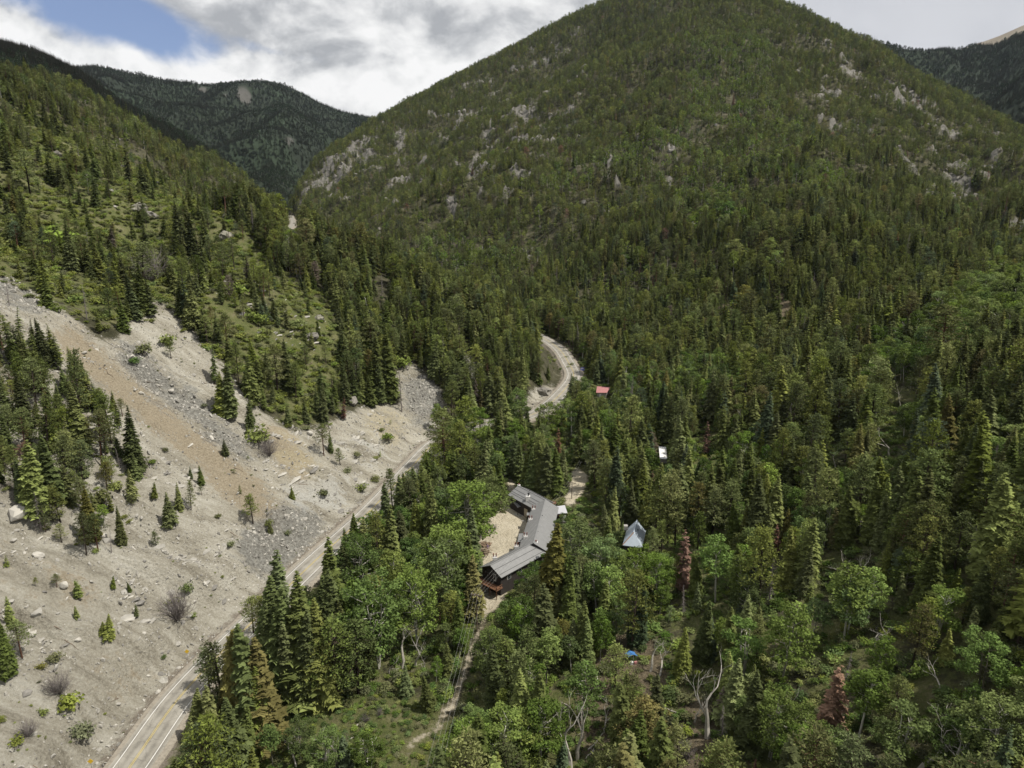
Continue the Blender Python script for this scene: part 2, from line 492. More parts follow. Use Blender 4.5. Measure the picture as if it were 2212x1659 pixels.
# relief
far = np.clip((R2 - 260) / 700, 0, 1)
slopey = np.clip((TZ - 14) / 60, 0, 1)
relief = fbm(TX / 150, TY / 150, 5, 3) * 26 * far * slopey + fbm(TX / 40, TY / 40, 4, 11) * (1.2 + 5.5 * far * slopey)
ridge = (1 - np.abs(fbm(TX / 95 + 0.4 * TY / 95, TY / 210, 3, 23)) * 2) * 13 * far * slopey
crest_guard = np.clip((2050 - R2) / 500, 0.15, 1)
TZ = TZ + (relief + ridge) * crest_guard * np.clip((RD - 9) / 40, 0, 1)
# crumbly outcrops
strat = np.abs(fbm(TX / 16, TY / 16, 4, 31))
TZ = TZ + rock_v * (strat * 26 - 3)
# talus: small lumps and downslope runnels
run = fbm((TX * 0.97 + TY * 0.22) / 26, (TY - 0.22 * TX) / 7.5, 3, 41)
TZ = TZ + scree_v * (run * 3.2 - np.maximum(0, 0.35 - np.abs(fbm((TX * 0.97 + TY * 0.22) / 60, (TY - 0.22 * TX) / 24, 2, 43)) * 2) * 7 + np.abs(fbm(TX / 5, TY / 5, 3, 47)) * 1.6) * np.clip((RD - 7) / 10, 0, 1)
# road bench, yard
k = np.clip((RD - 6.2 - 0.006 * R2) / 8, 0, 1)
k = k * k * (3 - 2 * k)
TZ = np.where(RD < 40, (RZ - 0.35 - np.clip((R2 - 220) * 0.004, 0, 1.6)) * (1 - k) + TZ * k, TZ)
kd = np.clip(1 - np.hypot((TX - 0) / 26, (TY - 203) / 46), 0, 0.5) * 2
TZ = TZ * (1 - kd) + 0.1 * kd
LOGR0, LOGR1 = math.log(RR[0]), math.log(RR[-1])
TMAX = np.maximum.accumulate((TZ - CAMZ) / R2, axis=0)


def polar_idx(x, y):
    r = np.hypot(x, y)
    a = np.arctan2(x, y)
    ia = np.clip((a - AZ[0]) / (AZ[-1] - AZ[0]) * (NA - 1), 0, NA - 1.001)
    ir = np.clip((np.log(np.maximum(r, 1)) - LOGR0) / (LOGR1 - LOGR0) * (NR - 1), 0, NR - 1.001)
    return ia, ir


def lookup(G, x, y):
    ia, ir = polar_idx(np.asarray(x, float), np.asarray(y, float))
    i0, j0 = ir.astype(int), ia.astype(int)
    fa, fr = ia - j0, ir - i0
    return (G[i0, j0] * (1 - fa) + G[i0, j0 + 1] * fa) * (1 - fr) + (G[i0 + 1, j0] * (1 - fa) + G[i0 + 1, j0 + 1] * fa) * fr


def ground(x, y):
    return lookup(TZ, x, y)


def unproject(u, v, dmin=30, dmax=2800):
    """first hit of the photo ray with the terrain"""
    a, b, c = ray(u, v)
    h = math.hypot(a, b)
    rs = np.geomspace(dmin, dmax, 1500)
    ts = rs / h
    zs = CAMZ + c * ts
    below = zs < ground(a * ts, b * ts)
    if not below.any():
        return None
    i = int(below.argmax())
    if i > 0:
        t0, t1 = ts[i - 1], ts[i]
        for _ in range(20):
            tm = 0.5 * (t0 + t1)
            if CAMZ + c * tm < ground(a * tm, b * tm):
                t1 = tm
            else:
                t0 = tm
        t = t1
    else:
        t = ts[i]
    return np.array([a * t, b * t, float(ground(a * t, b * t))])


def grid_mesh(name, X, Y, Z, attrs=None, mat=None):
    nr, na = X.shape
    me = bpy.data.meshes.new(name)
    nv = nr * na
    co = np.stack([X, Y, Z], -1).reshape(-1).astype(np.float32)
    idx = np.arange(nv).reshape(nr, na)
    q = np.stack([idx[:-1, :-1], idx[:-1, 1:], idx[1:, 1:], idx[1:, :-1]], -1).reshape(-1, 4)
    me.vertices.add(nv)
    me.vertices.foreach_set('co', co)
    nf = len(q)
    me.loops.add(nf * 4)
    me.polygons.add(nf)
    me.loops.foreach_set('vertex_index', q[:, ::-1].reshape(-1).astype(np.int32))
    me.polygons.foreach_set('loop_start', np.arange(0, nf * 4, 4, dtype=np.int32))
    me.polygons.foreach_set('use_smooth', np.ones(nf, bool))
    me.update(calc_edges=True)
    for k, arr in (attrs or {}).items():
        at = me.attributes.new(k, 'FLOAT', 'POINT')
        at.data.foreach_set('value', np.ravel(arr).astype(np.float32))
    if mat:
        me.materials.append(mat)
    o = bpy.data.objects.new(name, me)
    COL.objects.link(o)
    return o

# ------------------------------------------------------------------ materials
def new_mat(name):
    m = bpy.data.materials.new(name)
    m.use_nodes = True
    return m, NT(m.node_tree)


def finish(g, col, rough=0.9, spec=0.25, normal=None, metallic=0.0):
    out = g.n('ShaderNodeOutputMaterial')
    b = g.n('ShaderNodeBsdfPrincipled')
    if isinstance(col, tuple):
        b.inputs['Base Color'].default_value = (*col, 1)
    else:
        g.l(col, b.inputs['Base Color'])
    if isinstance(rough, (int, float)):
        b.inputs['Roughness'].default_value = rough
    else:
        g.l(rough, b.inputs['Roughness'])
    b.inputs['Specular IOR Level'].default_value = spec
    b.inputs['Metallic'].default_value = metallic
    if normal is not None:
        g.l(normal, b.inputs['Normal'])
    g.l(b.outputs[0], out.inputs[0])


def bump(g, h, strength=0.4, dist=0.3):
    nd = g.n('ShaderNodeBump')
    nd.inputs['Strength'].default_value = strength
    nd.inputs['Distance'].default_value = dist
    g.l(h, nd.inputs['Height'])
    return nd.outputs[0]


def attr(g, name):
    a = g.n('ShaderNodeAttribute')
    a.attribute_name = name
    return a.outputs['Fac']


def plain(name, col, rough=0.8, var=0.25, scale=1.5, spec=0.25, metallic=0.0, bmp=0.0):
    """one base colour with grain and blotches"""
    m, g = new_mat(name)
    tc = g.n('ShaderNodeTexCoord')
    n1 = g.noise(tc.outputs['Object'], scale, 6, 0.65)
    f = g.rng(n1, 0.25, 0.75, 1 - var, 1 + var, False)
    mul = g.n('ShaderNodeVectorMath', operation='SCALE')
    mul.inputs[0].default_value = col
    g.l(f, mul.inputs[3])
    nn = bump(g, n1, bmp, 0.1) if bmp else None
    finish(g, mul.outputs[0], rough, spec, nn, metallic)
    return m


def ground_material():
    m, g = new_mat("mountain_ground")
    geo = g.n('ShaderNodeNewGeometry')
    P = geo.outputs['Position']
    mapn = g.n('ShaderNodeMapping')
    mapn.inputs['Rotation'].default_value = (0, 0, math.radians(-13))
    mapn.inputs['Scale'].default_value = (0.22, 1.0, 0.3)          # stretched down the fall line
    g.l(P, mapn.inputs['Vector'])
    PS = mapn.outputs[0]
    def warp(mask, amp=2.2, scale=0.09, streak=True, lo=0.30, hi=0.70):
        nz = g.noise(PS if streak else P, scale * (2.2 if streak else 1), 7, 0.68)
        nf = g.noise(P, 0.55, 5, 0.7)
        nn = g.math('ADD', g.math('MULTIPLY', g.math('SUBTRACT', nz, 0.5), amp), g.math('MULTIPLY', g.math('SUBTRACT', nf, 0.5), amp * 0.5))
        return g.rng(g.math('ADD', mask, nn), lo, hi)
    fine = g.noise(P, 1.9, 9, 0.82)
    mid = g.noise(P, 0.16, 7, 0.65)
    wide = g.noise(P, 0.03, 5, 0.6)
    # forest litter
    litter = g.ramp(g.math('ADD', g.math('MULTIPLY', mid, 0.7), g.math('MULTIPLY', fine, 0.3)),
                    [(0.36, (0.034, 0.034, 0.018)), (0.47, (0.056, 0.054, 0.030)), (0.57, (0.09, 0.084, 0.052)), (0.66, (0.18, 0.165, 0.125))])
    turf = g.ramp(g.math('ADD', g.math('MULTIPLY', mid, 0.5), g.math('MULTIPLY', fine, 0.5)),
                  [(0.36, (0.055, 0.070, 0.024)), (0.47, (0.105, 0.120, 0.040)), (0.56, (0.155, 0.150, 0.070)), (0.66, (0.23, 0.21, 0.15))])
    col = g.mix(warp(attr(g, 'green'), 2.6, 0.10, False), litter, turf)
    brown = g.ramp(fine, [(0.36, (0.065, 0.052, 0.034)), (0.5, (0.135, 0.110, 0.070)), (0.64, (0.23, 0.19, 0.13))])
    col = g.mix(warp(attr(g, 'brown'), 2.2, 0.1, False), col, brown)
    # talus
    v1 = g.n('ShaderNodeTexVoronoi', feature='F1')
    v1.inputs['Scale'].default_value = 1.15
    v1.inputs['Randomness'].default_value = 1.0
    g.l(P, v1.inputs['Vector'])
    strk = g.noise(PS, 0.22, 7, 0.7)
    stone = g.ramp(g.math('ADD', g.math('MULTIPLY', fine, 0.42), g.math('MULTIPLY', strk, 0.58)),
                   [(0.37, (0.145, 0.130, 0.100)), (0.43, (0.245, 0.224, 0.176)), (0.50, (0.345, 0.322, 0.262)), (0.60, (0.47, 0.45, 0.385))])
    tan = g.ramp(fine, [(0.38, (0.185, 0.150, 0.100)), (0.5, (0.285, 0.238, 0.165)), (0.64, (0.37, 0.32, 0.235))])
    talus = g.ramp(g.math('ADD', g.math('MULTIPLY', fine, 0.7), g.math('MULTIPLY', v1.outputs['Distance'], 0.25)),
                   [(0.36, (0.085, 0.083, 0.075)), (0.5, (0.185, 0.182, 0.166)), (0.66, (0.31, 0.306, 0.28))])
    yel = g.ramp(fine, [(0.3, (0.30, 0.255, 0.165)), (0.7, (0.42, 0.37, 0.25))])
    white = g.ramp(fine, [(0.3, (0.33, 0.33, 0.305)), (0.7, (0.50, 0.50, 0.465))])
    sc = g.mix(g.math('MULTIPLY', warp(attr(g, 'tan'), 2.0, 0.10), 0.9), stone, tan)
    sc = g.mix(g.math('MULTIPLY', warp(attr(g, 'talus'), 2.2, 0.10), 0.8), sc, talus)
    sc = g.mix(g.math('MULTIPLY', warp(attr(g, 'yellow'), 2.2, 0.10), 0.65), sc, yel)
    sc = g.mix(g.math('MULTIPLY', warp(attr(g, 'white'), 2.4, 0.10), 0.6), sc, white)
    col = g.mix(warp(attr(g, 'scree'), 1.3, 0.12), col, sc)
    rock = g.ramp(g.math('ADD', g.math('MULTIPLY', mid, 0.5), g.math('MULTIPLY', fine, 0.5)),
                  [(0.38, (0.06, 0.057, 0.05)), (0.5, (0.15, 0.142, 0.125)), (0.62, (0.245, 0.235, 0.21))])
    col = g.mix(g.rng(attr(g, 'rock'), 0.25, 0.75), col, rock)
    dirt = g.ramp(g.math('ADD', g.math('MULTIPLY', fine, 0.4), g.math('MULTIPLY', mid, 0.6)),
                  [(0.36, (0.36, 0.31, 0.225)), (0.5, (0.50, 0.445, 0.335)), (0.64, (0.57, 0.515, 0.405))])
    col = g.mix(warp(attr(g, 'dirt'), 1.3, 0.4, False), col, dirt)
    verge = g.ramp(fine, [(0.3, (0.15, 0.125, 0.095)), (0.55, (0.235, 0.205, 0.165)), (0.75, (0.31, 0.285, 0.245))])
    col = g.mix(warp(attr(g, 'verge'), 1.4, 0.5, False), col, verge)
    hgt = g.math('ADD', fine, g.math('MULTIPLY', v1.outputs['Distance'], 0.5))
    finish(g, col, 0.95, 0.15, bump(g, hgt, 1.0, 0.8))
    return m


MAT_GROUND = ground_material()
u_, v_, _d = proj(TX, TY, TZ)
def mk(M, dmax, dmin=0): return sample(M, u_, v_) * inview * (_d < dmax) * (_d > dmin)
leftside = (RSIDE < 0) & (TX < -20)
scree_all = np.where((~inview) & (TX < -30) & (TY < 260) & (RSIDE <= 0), 0.9, mk(M_SCREE, 520))
attrs = dict(
    scree=np.where((RSIDE > 0) & (RD < 150) & (TY < 330), 0, scree_all), tan=mk(M_TAN, 520), talus=mk(M_TALUS, 520), yellow=mk(M_YEL, 520), white=mk(M_WHITE, 520),
    green=np.clip(mk(M_OAK, 700) * 0.80 + mk(M_MEADOW, 400) + 0.62 * ((RSIDE >= 0) & (TZ < 60) & (TY < 420)) - 0.6 * mk(M_PATH, 330), 0, 1),
    brown=np.clip(mk(M_BROWN, 800) + 0.5 * mk(M_PATH, 330) + 0.15 * (TY > 420), 0, 1), rock=rock_v, dirt=np.maximum(mk(M_YARD, 330), 0.55 * mk(M_PATH, 330)),
    verge=np.clip(1.0 - np.abs(RD - 4.0) / 5.2, 0, 1))
valley = grid_mesh('valley_ground', TX, TY, TZ, attrs, MAT_GROUND)
valley['kind'] = 'structure'

# ------------------------------------------------------------------ far hills
FAR = []


def far_hill(name, line, D, r0, slope, seed, az_pad=6, back=700, rough=1.0, na=170, nr=90, taper=0.5):
    """a ridge at its own distance whose crest has the heights read off the photo"""
    azs, zs = [], []
    for u, v in line:
        a, b, c = ray(u, v)
        h = math.hypot(a, b)
        azs.append(math.atan2(a, b))
        zs.append(CAMZ + c / h * D)
    azs, zs = np.array(azs), np.array(zs)
    A0, A1 = azs[0] - math.radians(az_pad), azs[-1] + math.radians(az_pad)
    az = np.linspace(A0, A1, na)
    zr = np.interp(az, azs, zs)
    dl = (az - azs[0]) * D
    zr = np.where(az < azs[0], zs[0] + dl * taper, zr)
    dl = (az - azs[-1]) * D
    zr = np.where(az > azs[-1], zs[-1] - dl * taper * (1 if name != 'bare_summit' else -0.6), zr)
    r = np.r_[np.linspace(r0, D, nr), np.linspace(D, D + back, 14)[1:]]
    A_, R_ = np.meshgrid(az, r)
    X, Y = R_ * np.sin(A_), R_ * np.cos(A_)
    down = np.where(R_ < D, D - R_, (R_ - D) * 0.9)
    Z = zr[None, :] - down * slope
    g = np.clip(down / 350, 0, 1)
    Z = Z + g * rough * (fbm(X / 520 + seed, Y / 520, 3, seed) * 105 + (1 - 2 * np.abs(fbm(X / 420, Y / 800, 2, seed + 9))) * 60 - 45)
    return X, Y, Z, A_, R_


F_LINE = [(150, 147), (185, 144), (208, 143), (222, 145), (250, 153), (300, 162), (345, 172), (395, 177), (450, 184), (510, 183), (560, 181), (605, 182), (625, 188), (660, 205), (690, 222), (735, 240), (790, 252), (830, 258), (870, 268)]
SPUR_LINE = [(120, 175), (160, 182), (190, 192), (230, 205), (275, 224), (315, 246), (360, 272), (400, 296), (440, 330), (480, 370)]
L2_LINE = [(-60, 82), (0, 95), (30, 101), (60, 108), (90, 120), (120, 134), (150, 148), (180, 163), (215, 188), (250, 214), (285, 238), (320, 255), (350, 268), (380, 285), (420, 308), (450, 325), (500, 360), (540, 395), (575, 425)]
R_LINE = [(1830, 100), (1890, 101), (1915, 103), (1950, 110), (1975, 112), (2010, 110), (2040, 105), (2062, 107), (2082, 108), (2100, 98), (2120, 97), (2140, 99), (2165, 92), (2185, 82), (2212, 72), (2280, 50)]
S_LINE = [(2040, 118), (2075, 108), (2100, 97), (2130, 88), (2160, 77), (2185, 66), (2212, 54), (2300, 24)]


def hill_material(name, a, b, c):
    m, g = new_mat(name)
    geo = g.n('ShaderNodeNewGeometry')
    P = geo.outputs['Position']
    n1 = g.noise(P, 0.004, 7, 0.6)
    n2 = g.noise(P, 0.05, 6, 0.7)
    base = g.mix(g.rng(n1, 0.42, 0.62), a, b)
    rk = g.rng(attr(g, 'rock'), 0.3, 0.7)
    col = g.mix(rk, base, c)
    f = g.rng(n2, 0.3, 0.7, 0.85, 1.15, False)
    mul = g.n('ShaderNodeVectorMath', operation='SCALE')
    g.l(col, mul.inputs[0])
    g.l(f, mul.inputs[3])
    finish(g, mul.outputs[0], 0.95, 0.1, bump(g, n2, 0.35, 4.0))
    return m


MAT_FAR = hill_material("forested_slope_cloud_shade_tint", (0.024, 0.031, 0.021), (0.028, 0.040, 0.024), (0.085, 0.082, 0.074))  # cloud shade over the far ranges is mixed into this slope colour
MAT_SPUR = hill_material("green_forested_slope", (0.030, 0.040, 0.026), (0.036, 0.052, 0.028), (0.2, 0.18, 0.15))
MAT_BARE = hill_material("alpine_tundra", (0.18, 0.155, 0.12), (0.22, 0.195, 0.15), (0.26, 0.22, 0.17))
F_ROCK = [[(510, 190), (540, 195), (545, 222), (535, 230), (515, 215)], [(425, 190), (455, 188), (445, 200), (428, 200)], [(470, 205), (500, 198), (490, 212)], [(500, 183), (560, 184), (560, 190), (505, 190)], [(610, 300), (630, 295), (640, 310), (615, 312)]]
M_FROCK = region(F_ROCK, 1)
L2_ROCK = [[(310, 230), (350, 265), (350, 272), (325, 258)], [(240, 215), (260, 212), (260, 225)]]
M_L2ROCK = region(L2_ROCK, 1)
HILL_GRIDS = []
for nm, line, D, r0, sl, seed, mt, mk_rock, kw in [
        ('mountain', F_LINE, 3900, 1750, 0.30, 5, MAT_FAR, M_FROCK, dict(rough=1.0)),
        ('forested_spur', SPUR_LINE, 2750, 1500, 0.30, 15, MAT_SPUR, None, dict(rough=0.25, az_pad=3)),
        ('hill', L2_LINE, 1750, 1050, 0.26, 25, MAT_FAR, M_L2ROCK, dict(rough=0.35)),
        ('mountain', R_LINE, 3600, 1500, 0.30, 35, MAT_FAR, None, dict(rough=0.9, az_pad=8)),
        ('bare_summit', S_LINE, 5200, 4000, 0.25, 45, MAT_BARE, None, dict(rough=0.2, az_pad=8))]:
    X, Y, Z, A_, R_ = far_hill(nm, line, D, r0, sl, seed, **kw)
    rk = np.zeros_like(X)
    if mk_rock is not None:
        uu, vv, dd = proj(X, Y, Z)
        rk = sample(mk_rock, uu, vv)
    o = grid_mesh(nm, X, Y, Z, dict(rock=rk), mt)
    o['kind'] = 'structure'
    HILL_GRIDS.append((nm, X, Y, Z, A_, R_, D, rk))


# ------------------------------------------------------------------ mesh builder and object helpers
class MB:
    def __init__(self):
        self.v, self.f, self.m, self.mi = [], [], [], 0

    def add(self, vs, fs):
        o = len(self.v)
        self.v += [tuple(map(float, p)) for p in vs]
        for f in fs:
            self.f.append(tuple(i + o for i in f))
            self.m.append(self.mi)

    def box(self, c, s, R=None):
        vs = [(sx * s[0] / 2, sy * s[1] / 2, sz * s[2] / 2) for sz in (-1, 1) for sy in (-1, 1) for sx in (-1, 1)]
        if R is not None:
            vs = [tuple(R @ Vector(p)) for p in vs]
        vs = [(p[0] + c[0], p[1] + c[1], p[2] + c[2]) for p in vs]
        self.add(vs, [(0, 2, 3, 1), (4, 5, 7, 6), (0, 1, 5, 4), (2, 6, 7, 3), (0, 4, 6, 2), (1, 3, 7, 5)])
        return self

    def hexa(self, b, t):
        """solid between two quads"""
        self.add(list(b) + list(t), [(3, 2, 1, 0), (4, 5, 6, 7), (0, 1, 5, 4), (1, 2, 6, 5), (2, 3, 7, 6), (3, 0, 4, 7)])
        return self

    def bar(self, p, q, w, h=None):
        p, q = Vector(p), Vector(q)
        d = q - p
        L = d.length
        R = d.to_track_quat('X', 'Z').to_matrix()
        return self.box((p + q) / 2, (L, w, h or w), R)

    def tube(self, path, radii, n=5, cap=True):
        path = [Vector(p) for p in path]
        rings = []
        for i, p in enumerate(path):
            d = (path[min(i + 1, len(path) - 1)] - path[max(i - 1, 0)]).normalized()
            a = d.orthogonal().normalized()
            b = d.cross(a)
            r = radii[i] if hasattr(radii, '__len__') else radii
            rings.append([p + (a * math.cos(2 * math.pi * k / n) + b * math.sin(2 * math.pi * k / n)) * r for k in range(n)])
        fs = []
        for i in range(len(path) - 1):
            for k in range(n):
                k2 = (k + 1) % n
                fs.append((i * n + k, i * n + k2, (i + 1) * n + k2, (i + 1) * n + k))
        if cap:
            fs.append(tuple(range(n))[::-1])
            fs.append(tuple((len(path) - 1) * n + k for k in range(n)))
        self.add([p for r in rings for p in r], fs)
        return self

    def mesh(self, name, mats):
        me = bpy.data.meshes.new(name)
        me.from_pydata(self.v, [], self.f)
        for m in (mats if isinstance(mats, (list, tuple)) else [mats]):
            me.materials.append(m)
        if max(self.m, default=0):
            me.polygons.foreach_set('material_index', self.m)
        me.update()
        return me

    def build(self, name, mats, parent=None):
        o = bpy.data.objects.new(name, self.mesh(name, mats))
        COL.objects.link(o)
        o.parent = parent
        return o


def empty(name, loc, rz=0.0, label=None, cat=None, group=None):
    o = bpy.data.objects.new(name, None)
    o.empty_display_size = 0.5
    o.location = loc
    o.rotation_euler = (0, 0, rz)
    COL.objects.link(o)
    tag(o, label, cat, group)
    return o


def tag(o, label=None, cat=None, group=None, kind=None):
    for k, v in (('label', label), ('category', cat), ('group', group), ('kind', kind)):
        if v:
            o[k] = v
    return o


# ------------------------------------------------------------------ road
def asphalt_material():
    m, g = new_mat("asphalt")
    tc = g.n('ShaderNodeNewGeometry')
    P = tc.outputs['Position']
    fine = g.noise(P, 6.0, 6, 0.7)
    blot = g.noise(P, 0.25, 6, 0.6)
    # tyre tracks follow the lanes: attribute "lat" runs across the road in metres
    lat = attr(g, 'lat')
    trk = g.math('ADD', g.math('COSINE', g.math('MULTIPLY', lat, 2 * math.pi / 1.65)), 0.0)
    f = g.math('ADD', g.math('ADD', g.math('MULTIPLY', fine, 0.35), g.math('MULTIPLY', blot, 0.65)), g.math('MULTIPLY', trk, -0.055))
    col = g.ramp(f, [(0.34, (0.150, 0.140, 0.120)), (0.5, (0.235, 0.220, 0.188)), (0.66, (0.30, 0.283, 0.245))])
    cr = g.n('ShaderNodeTexVoronoi', feature='DISTANCE_TO_EDGE')
    cr.inputs['Scale'].default_value = 0.22
    wv = g.n('ShaderNodeVectorMath', operation='ADD')
    g.l(P, wv.inputs[0])
    nz = g.n('ShaderNodeTexNoise')
    nz.inputs['Scale'].default_value = 0.8
    g.l(P, nz.inputs['Vector'])
    g.l(nz.outputs['Color'], wv.inputs[1])
    g.l(wv.outputs[0], cr.inputs['Vector'])
    ck = g.rng(cr.outputs['Distance'], 0.004, 0.012, 0.35, 0.0)
    col = g.mix(ck, col, (0.06, 0.057, 0.052))
    finish(g, col, 0.9, 0.2, bump(g, fine, 0.2, 0.02))
    return m


MAT_ASPH = asphalt_material()
MAT_WHITE = plain("white_road_paint", (0.62, 0.61, 0.58), 0.7, 0.14, 2.5)
MAT_YELLOW = plain("yellow_road_paint", (0.50, 0.39, 0.10), 0.7, 0.14, 2.5)
tang = np.gradient(ROAD, axis=0)
tang /= np.hypot(tang[:, 0], tang[:, 1])[:, None]
NRM = np.stack([tang[:, 1], -tang[:, 0], np.zeros(len(ROAD))], 1)     # to the right of travel
sl = ROAD_S
pull = np.interp(sl, [0, 150, 195, 235, 290, 320, 9999], [0.9, 0.9, 2.6, 3.4, 2.6, 0.9, 0.9])   # paved pull-out on the right
lats = [lambda i: -4.25, lambda i: -4.05, lambda i: -3.2, lambda i: -1.6, lambda i: 0, lambda i: 1.6, lambda i: 3.2, lambda i: 3.2 + pull[i], lambda i: 3.4 + pull[i]]
drop = [-0.5, 0, 0, 0.03, 0.06, 0.03, 0, 0, -0.5]
V, Fc, LA = [], [], []
for i in range(len(ROAD)):
    for f, dz in zip(lats, drop):
        la = f(i)
        V.append(tuple(ROAD[i] + NRM[i] * la + np.array([0, 0, dz])))
        LA.append(la)
nl = len(lats)
for i in range(len(ROAD) - 1):
    for j in range(nl - 1):
        Fc.append((i * nl + j, i * nl + j + 1, (i + 1) * nl + j + 1, (i + 1) * nl + j))
me = bpy.data.meshes.new('road')
me.from_pydata(V, [], Fc)
at = me.attributes.new('lat', 'FLOAT', 'POINT')
at.data.foreach_set('value', np.array(LA, np.float32))
me.materials.append(MAT_ASPH)
road = bpy.data.objects.new('road', me)
COL.objects.link(road)
road['kind'] = 'structure'


GRAVEL = plain("shoulder_gravel", (0.24, 0.215, 0.175), 0.95, 0.35, 1.6, 0.15, 0, 0.4)
for sgn in (-1, 1):
    SV = []
    for i in range(len(ROAD)):
        e_ = 4.25 if sgn < 0 else 3.4 + pull[i]
        for la_, dz_ in ((e_ - 0.3, -0.03), (e_ + 0.9, -0.12 - 0.04 * math.sin(i * 1.7)), (e_ + 3.4 + 0.5 * math.sin(i * 0.9), -2.6)):
            SV.append(tuple(ROAD[i] + NRM[i] * sgn * la_ + np.array([0, 0, dz_])))
    SF = [(i * 3 + j, i * 3 + j + 1, i * 3 + j + 4, i * 3 + j + 3) for i in range(len(ROAD) - 1) for j in (0, 1)]
    mb_ = MB()
    mb_.add(SV, [f[::sgn] for f in SF])
    o = mb_.build('road_shoulder', GRAVEL)
    o['kind'] = 'structure'


def road_line(name, la, w, mat, label):
    mb = MB()
    N = int(np.searchsorted(ROAD_S, 640))
    def zc(x): return 0.06 - 0.06 * min(abs(x) / 3.2, 1) + 0.012
    V, Fc = [], []
    for i in range(N):
        for l_ in (la - w / 2, la + w / 2):
            V.append(tuple(ROAD[i] + NRM[i] * l_ + np.array([0, 0, zc(l_)])))
    mb.add(V, [(2 * i, 2 * i + 1, 2 * i + 3, 2 * i + 2) for i in range(N - 1)])
    o = mb.build(name, mat, road)
    o['label'] = label
    return o


road_line('edge_line', -3.1, 0.15, MAT_WHITE, 'white edge line along the scree side')
road_line('edge_line', 3.1, 0.15, MAT_WHITE, 'white edge line along the forest side')
road_line('centre_line', -0.15, 0.09, MAT_YELLOW, 'yellow centre line nearer the scree')
road_line('centre_line', 0.15, 0.09, MAT_YELLOW, 'yellow centre line nearer the forest')


# ------------------------------------------------------------------ vegetation meshes (unit height, scaled when placed)
class TB:
    """triangle soup with a per-clump tint value"""
    def __init__(self, seed):
        self.r = np.random.default_rng(seed)
        self.v, self.f, self.s, self.m = [], [], [], []

    def tris(self, a, b, c, shade, mat=0):
        a, b, c = (np.asarray(q, float).reshape(-1, 3) for q in (a, b, c))
        n = len(a)
        o = sum(len(q) for q in self.v)
        self.v.append(np.stack([a, b, c], 1).reshape(-1, 3))
        self.f.append(np.arange(o, o + 3 * n).reshape(-1, 3))
        self.s.append(np.repeat(np.broadcast_to(shade, (n,)), 3))
        self.m.append(np.full(n, mat))

    def tube(self, path, radii, n=4, mat=1, shade=1.0):
        mb = MB()
        mb.tube(path, radii, n, cap=False)
        P = np.array(mb.v)
        q = np.array(mb.f)
        t = np.vstack([q[:, [0, 1, 2]], q[:, [0, 2, 3]]])
        self.tris(P[t[:, 0]], P[t[:, 1]], P[t[:, 2]], shade, mat)

    def mesh(self, name, only=None):
        V, Fc, S, M = np.vstack(self.v), np.vstack(self.f), np.concatenate(self.s), np.concatenate(self.m)
        if only is not None:
            keep = np.isin(M, only)
            Fc = Fc[keep]
            idx = Fc.reshape(-1)
            V, S = V[idx], S[idx]
            M = M[keep]
            Fc = np.arange(len(idx)).reshape(-1, 3)
        me = bpy.data.meshes.new(name)
        nf = len(Fc)
        me.vertices.add(len(V))
        me.vertices.foreach_set('co', V.reshape(-1).astype(np.float32))
        me.loops.add(nf * 3)
        me.polygons.add(nf)
        me.loops.foreach_set('vertex_index', Fc.reshape(-1).astype(np.int32))
        me.polygons.foreach_set('loop_start', np.arange(0, nf * 3, 3, dtype=np.int32))
        if only is None:
            me.polygons.foreach_set('material_index', M.astype(np.int32))
        me.update(calc_edges=True)
        at = me.attributes.new('shade', 'FLOAT', 'POINT')
        at.data.foreach_set('value', S.astype(np.float32))
        return me


def unit(v):
    return v / np.maximum(np.linalg.norm(v, axis=-1, keepdims=True), 1e-9)


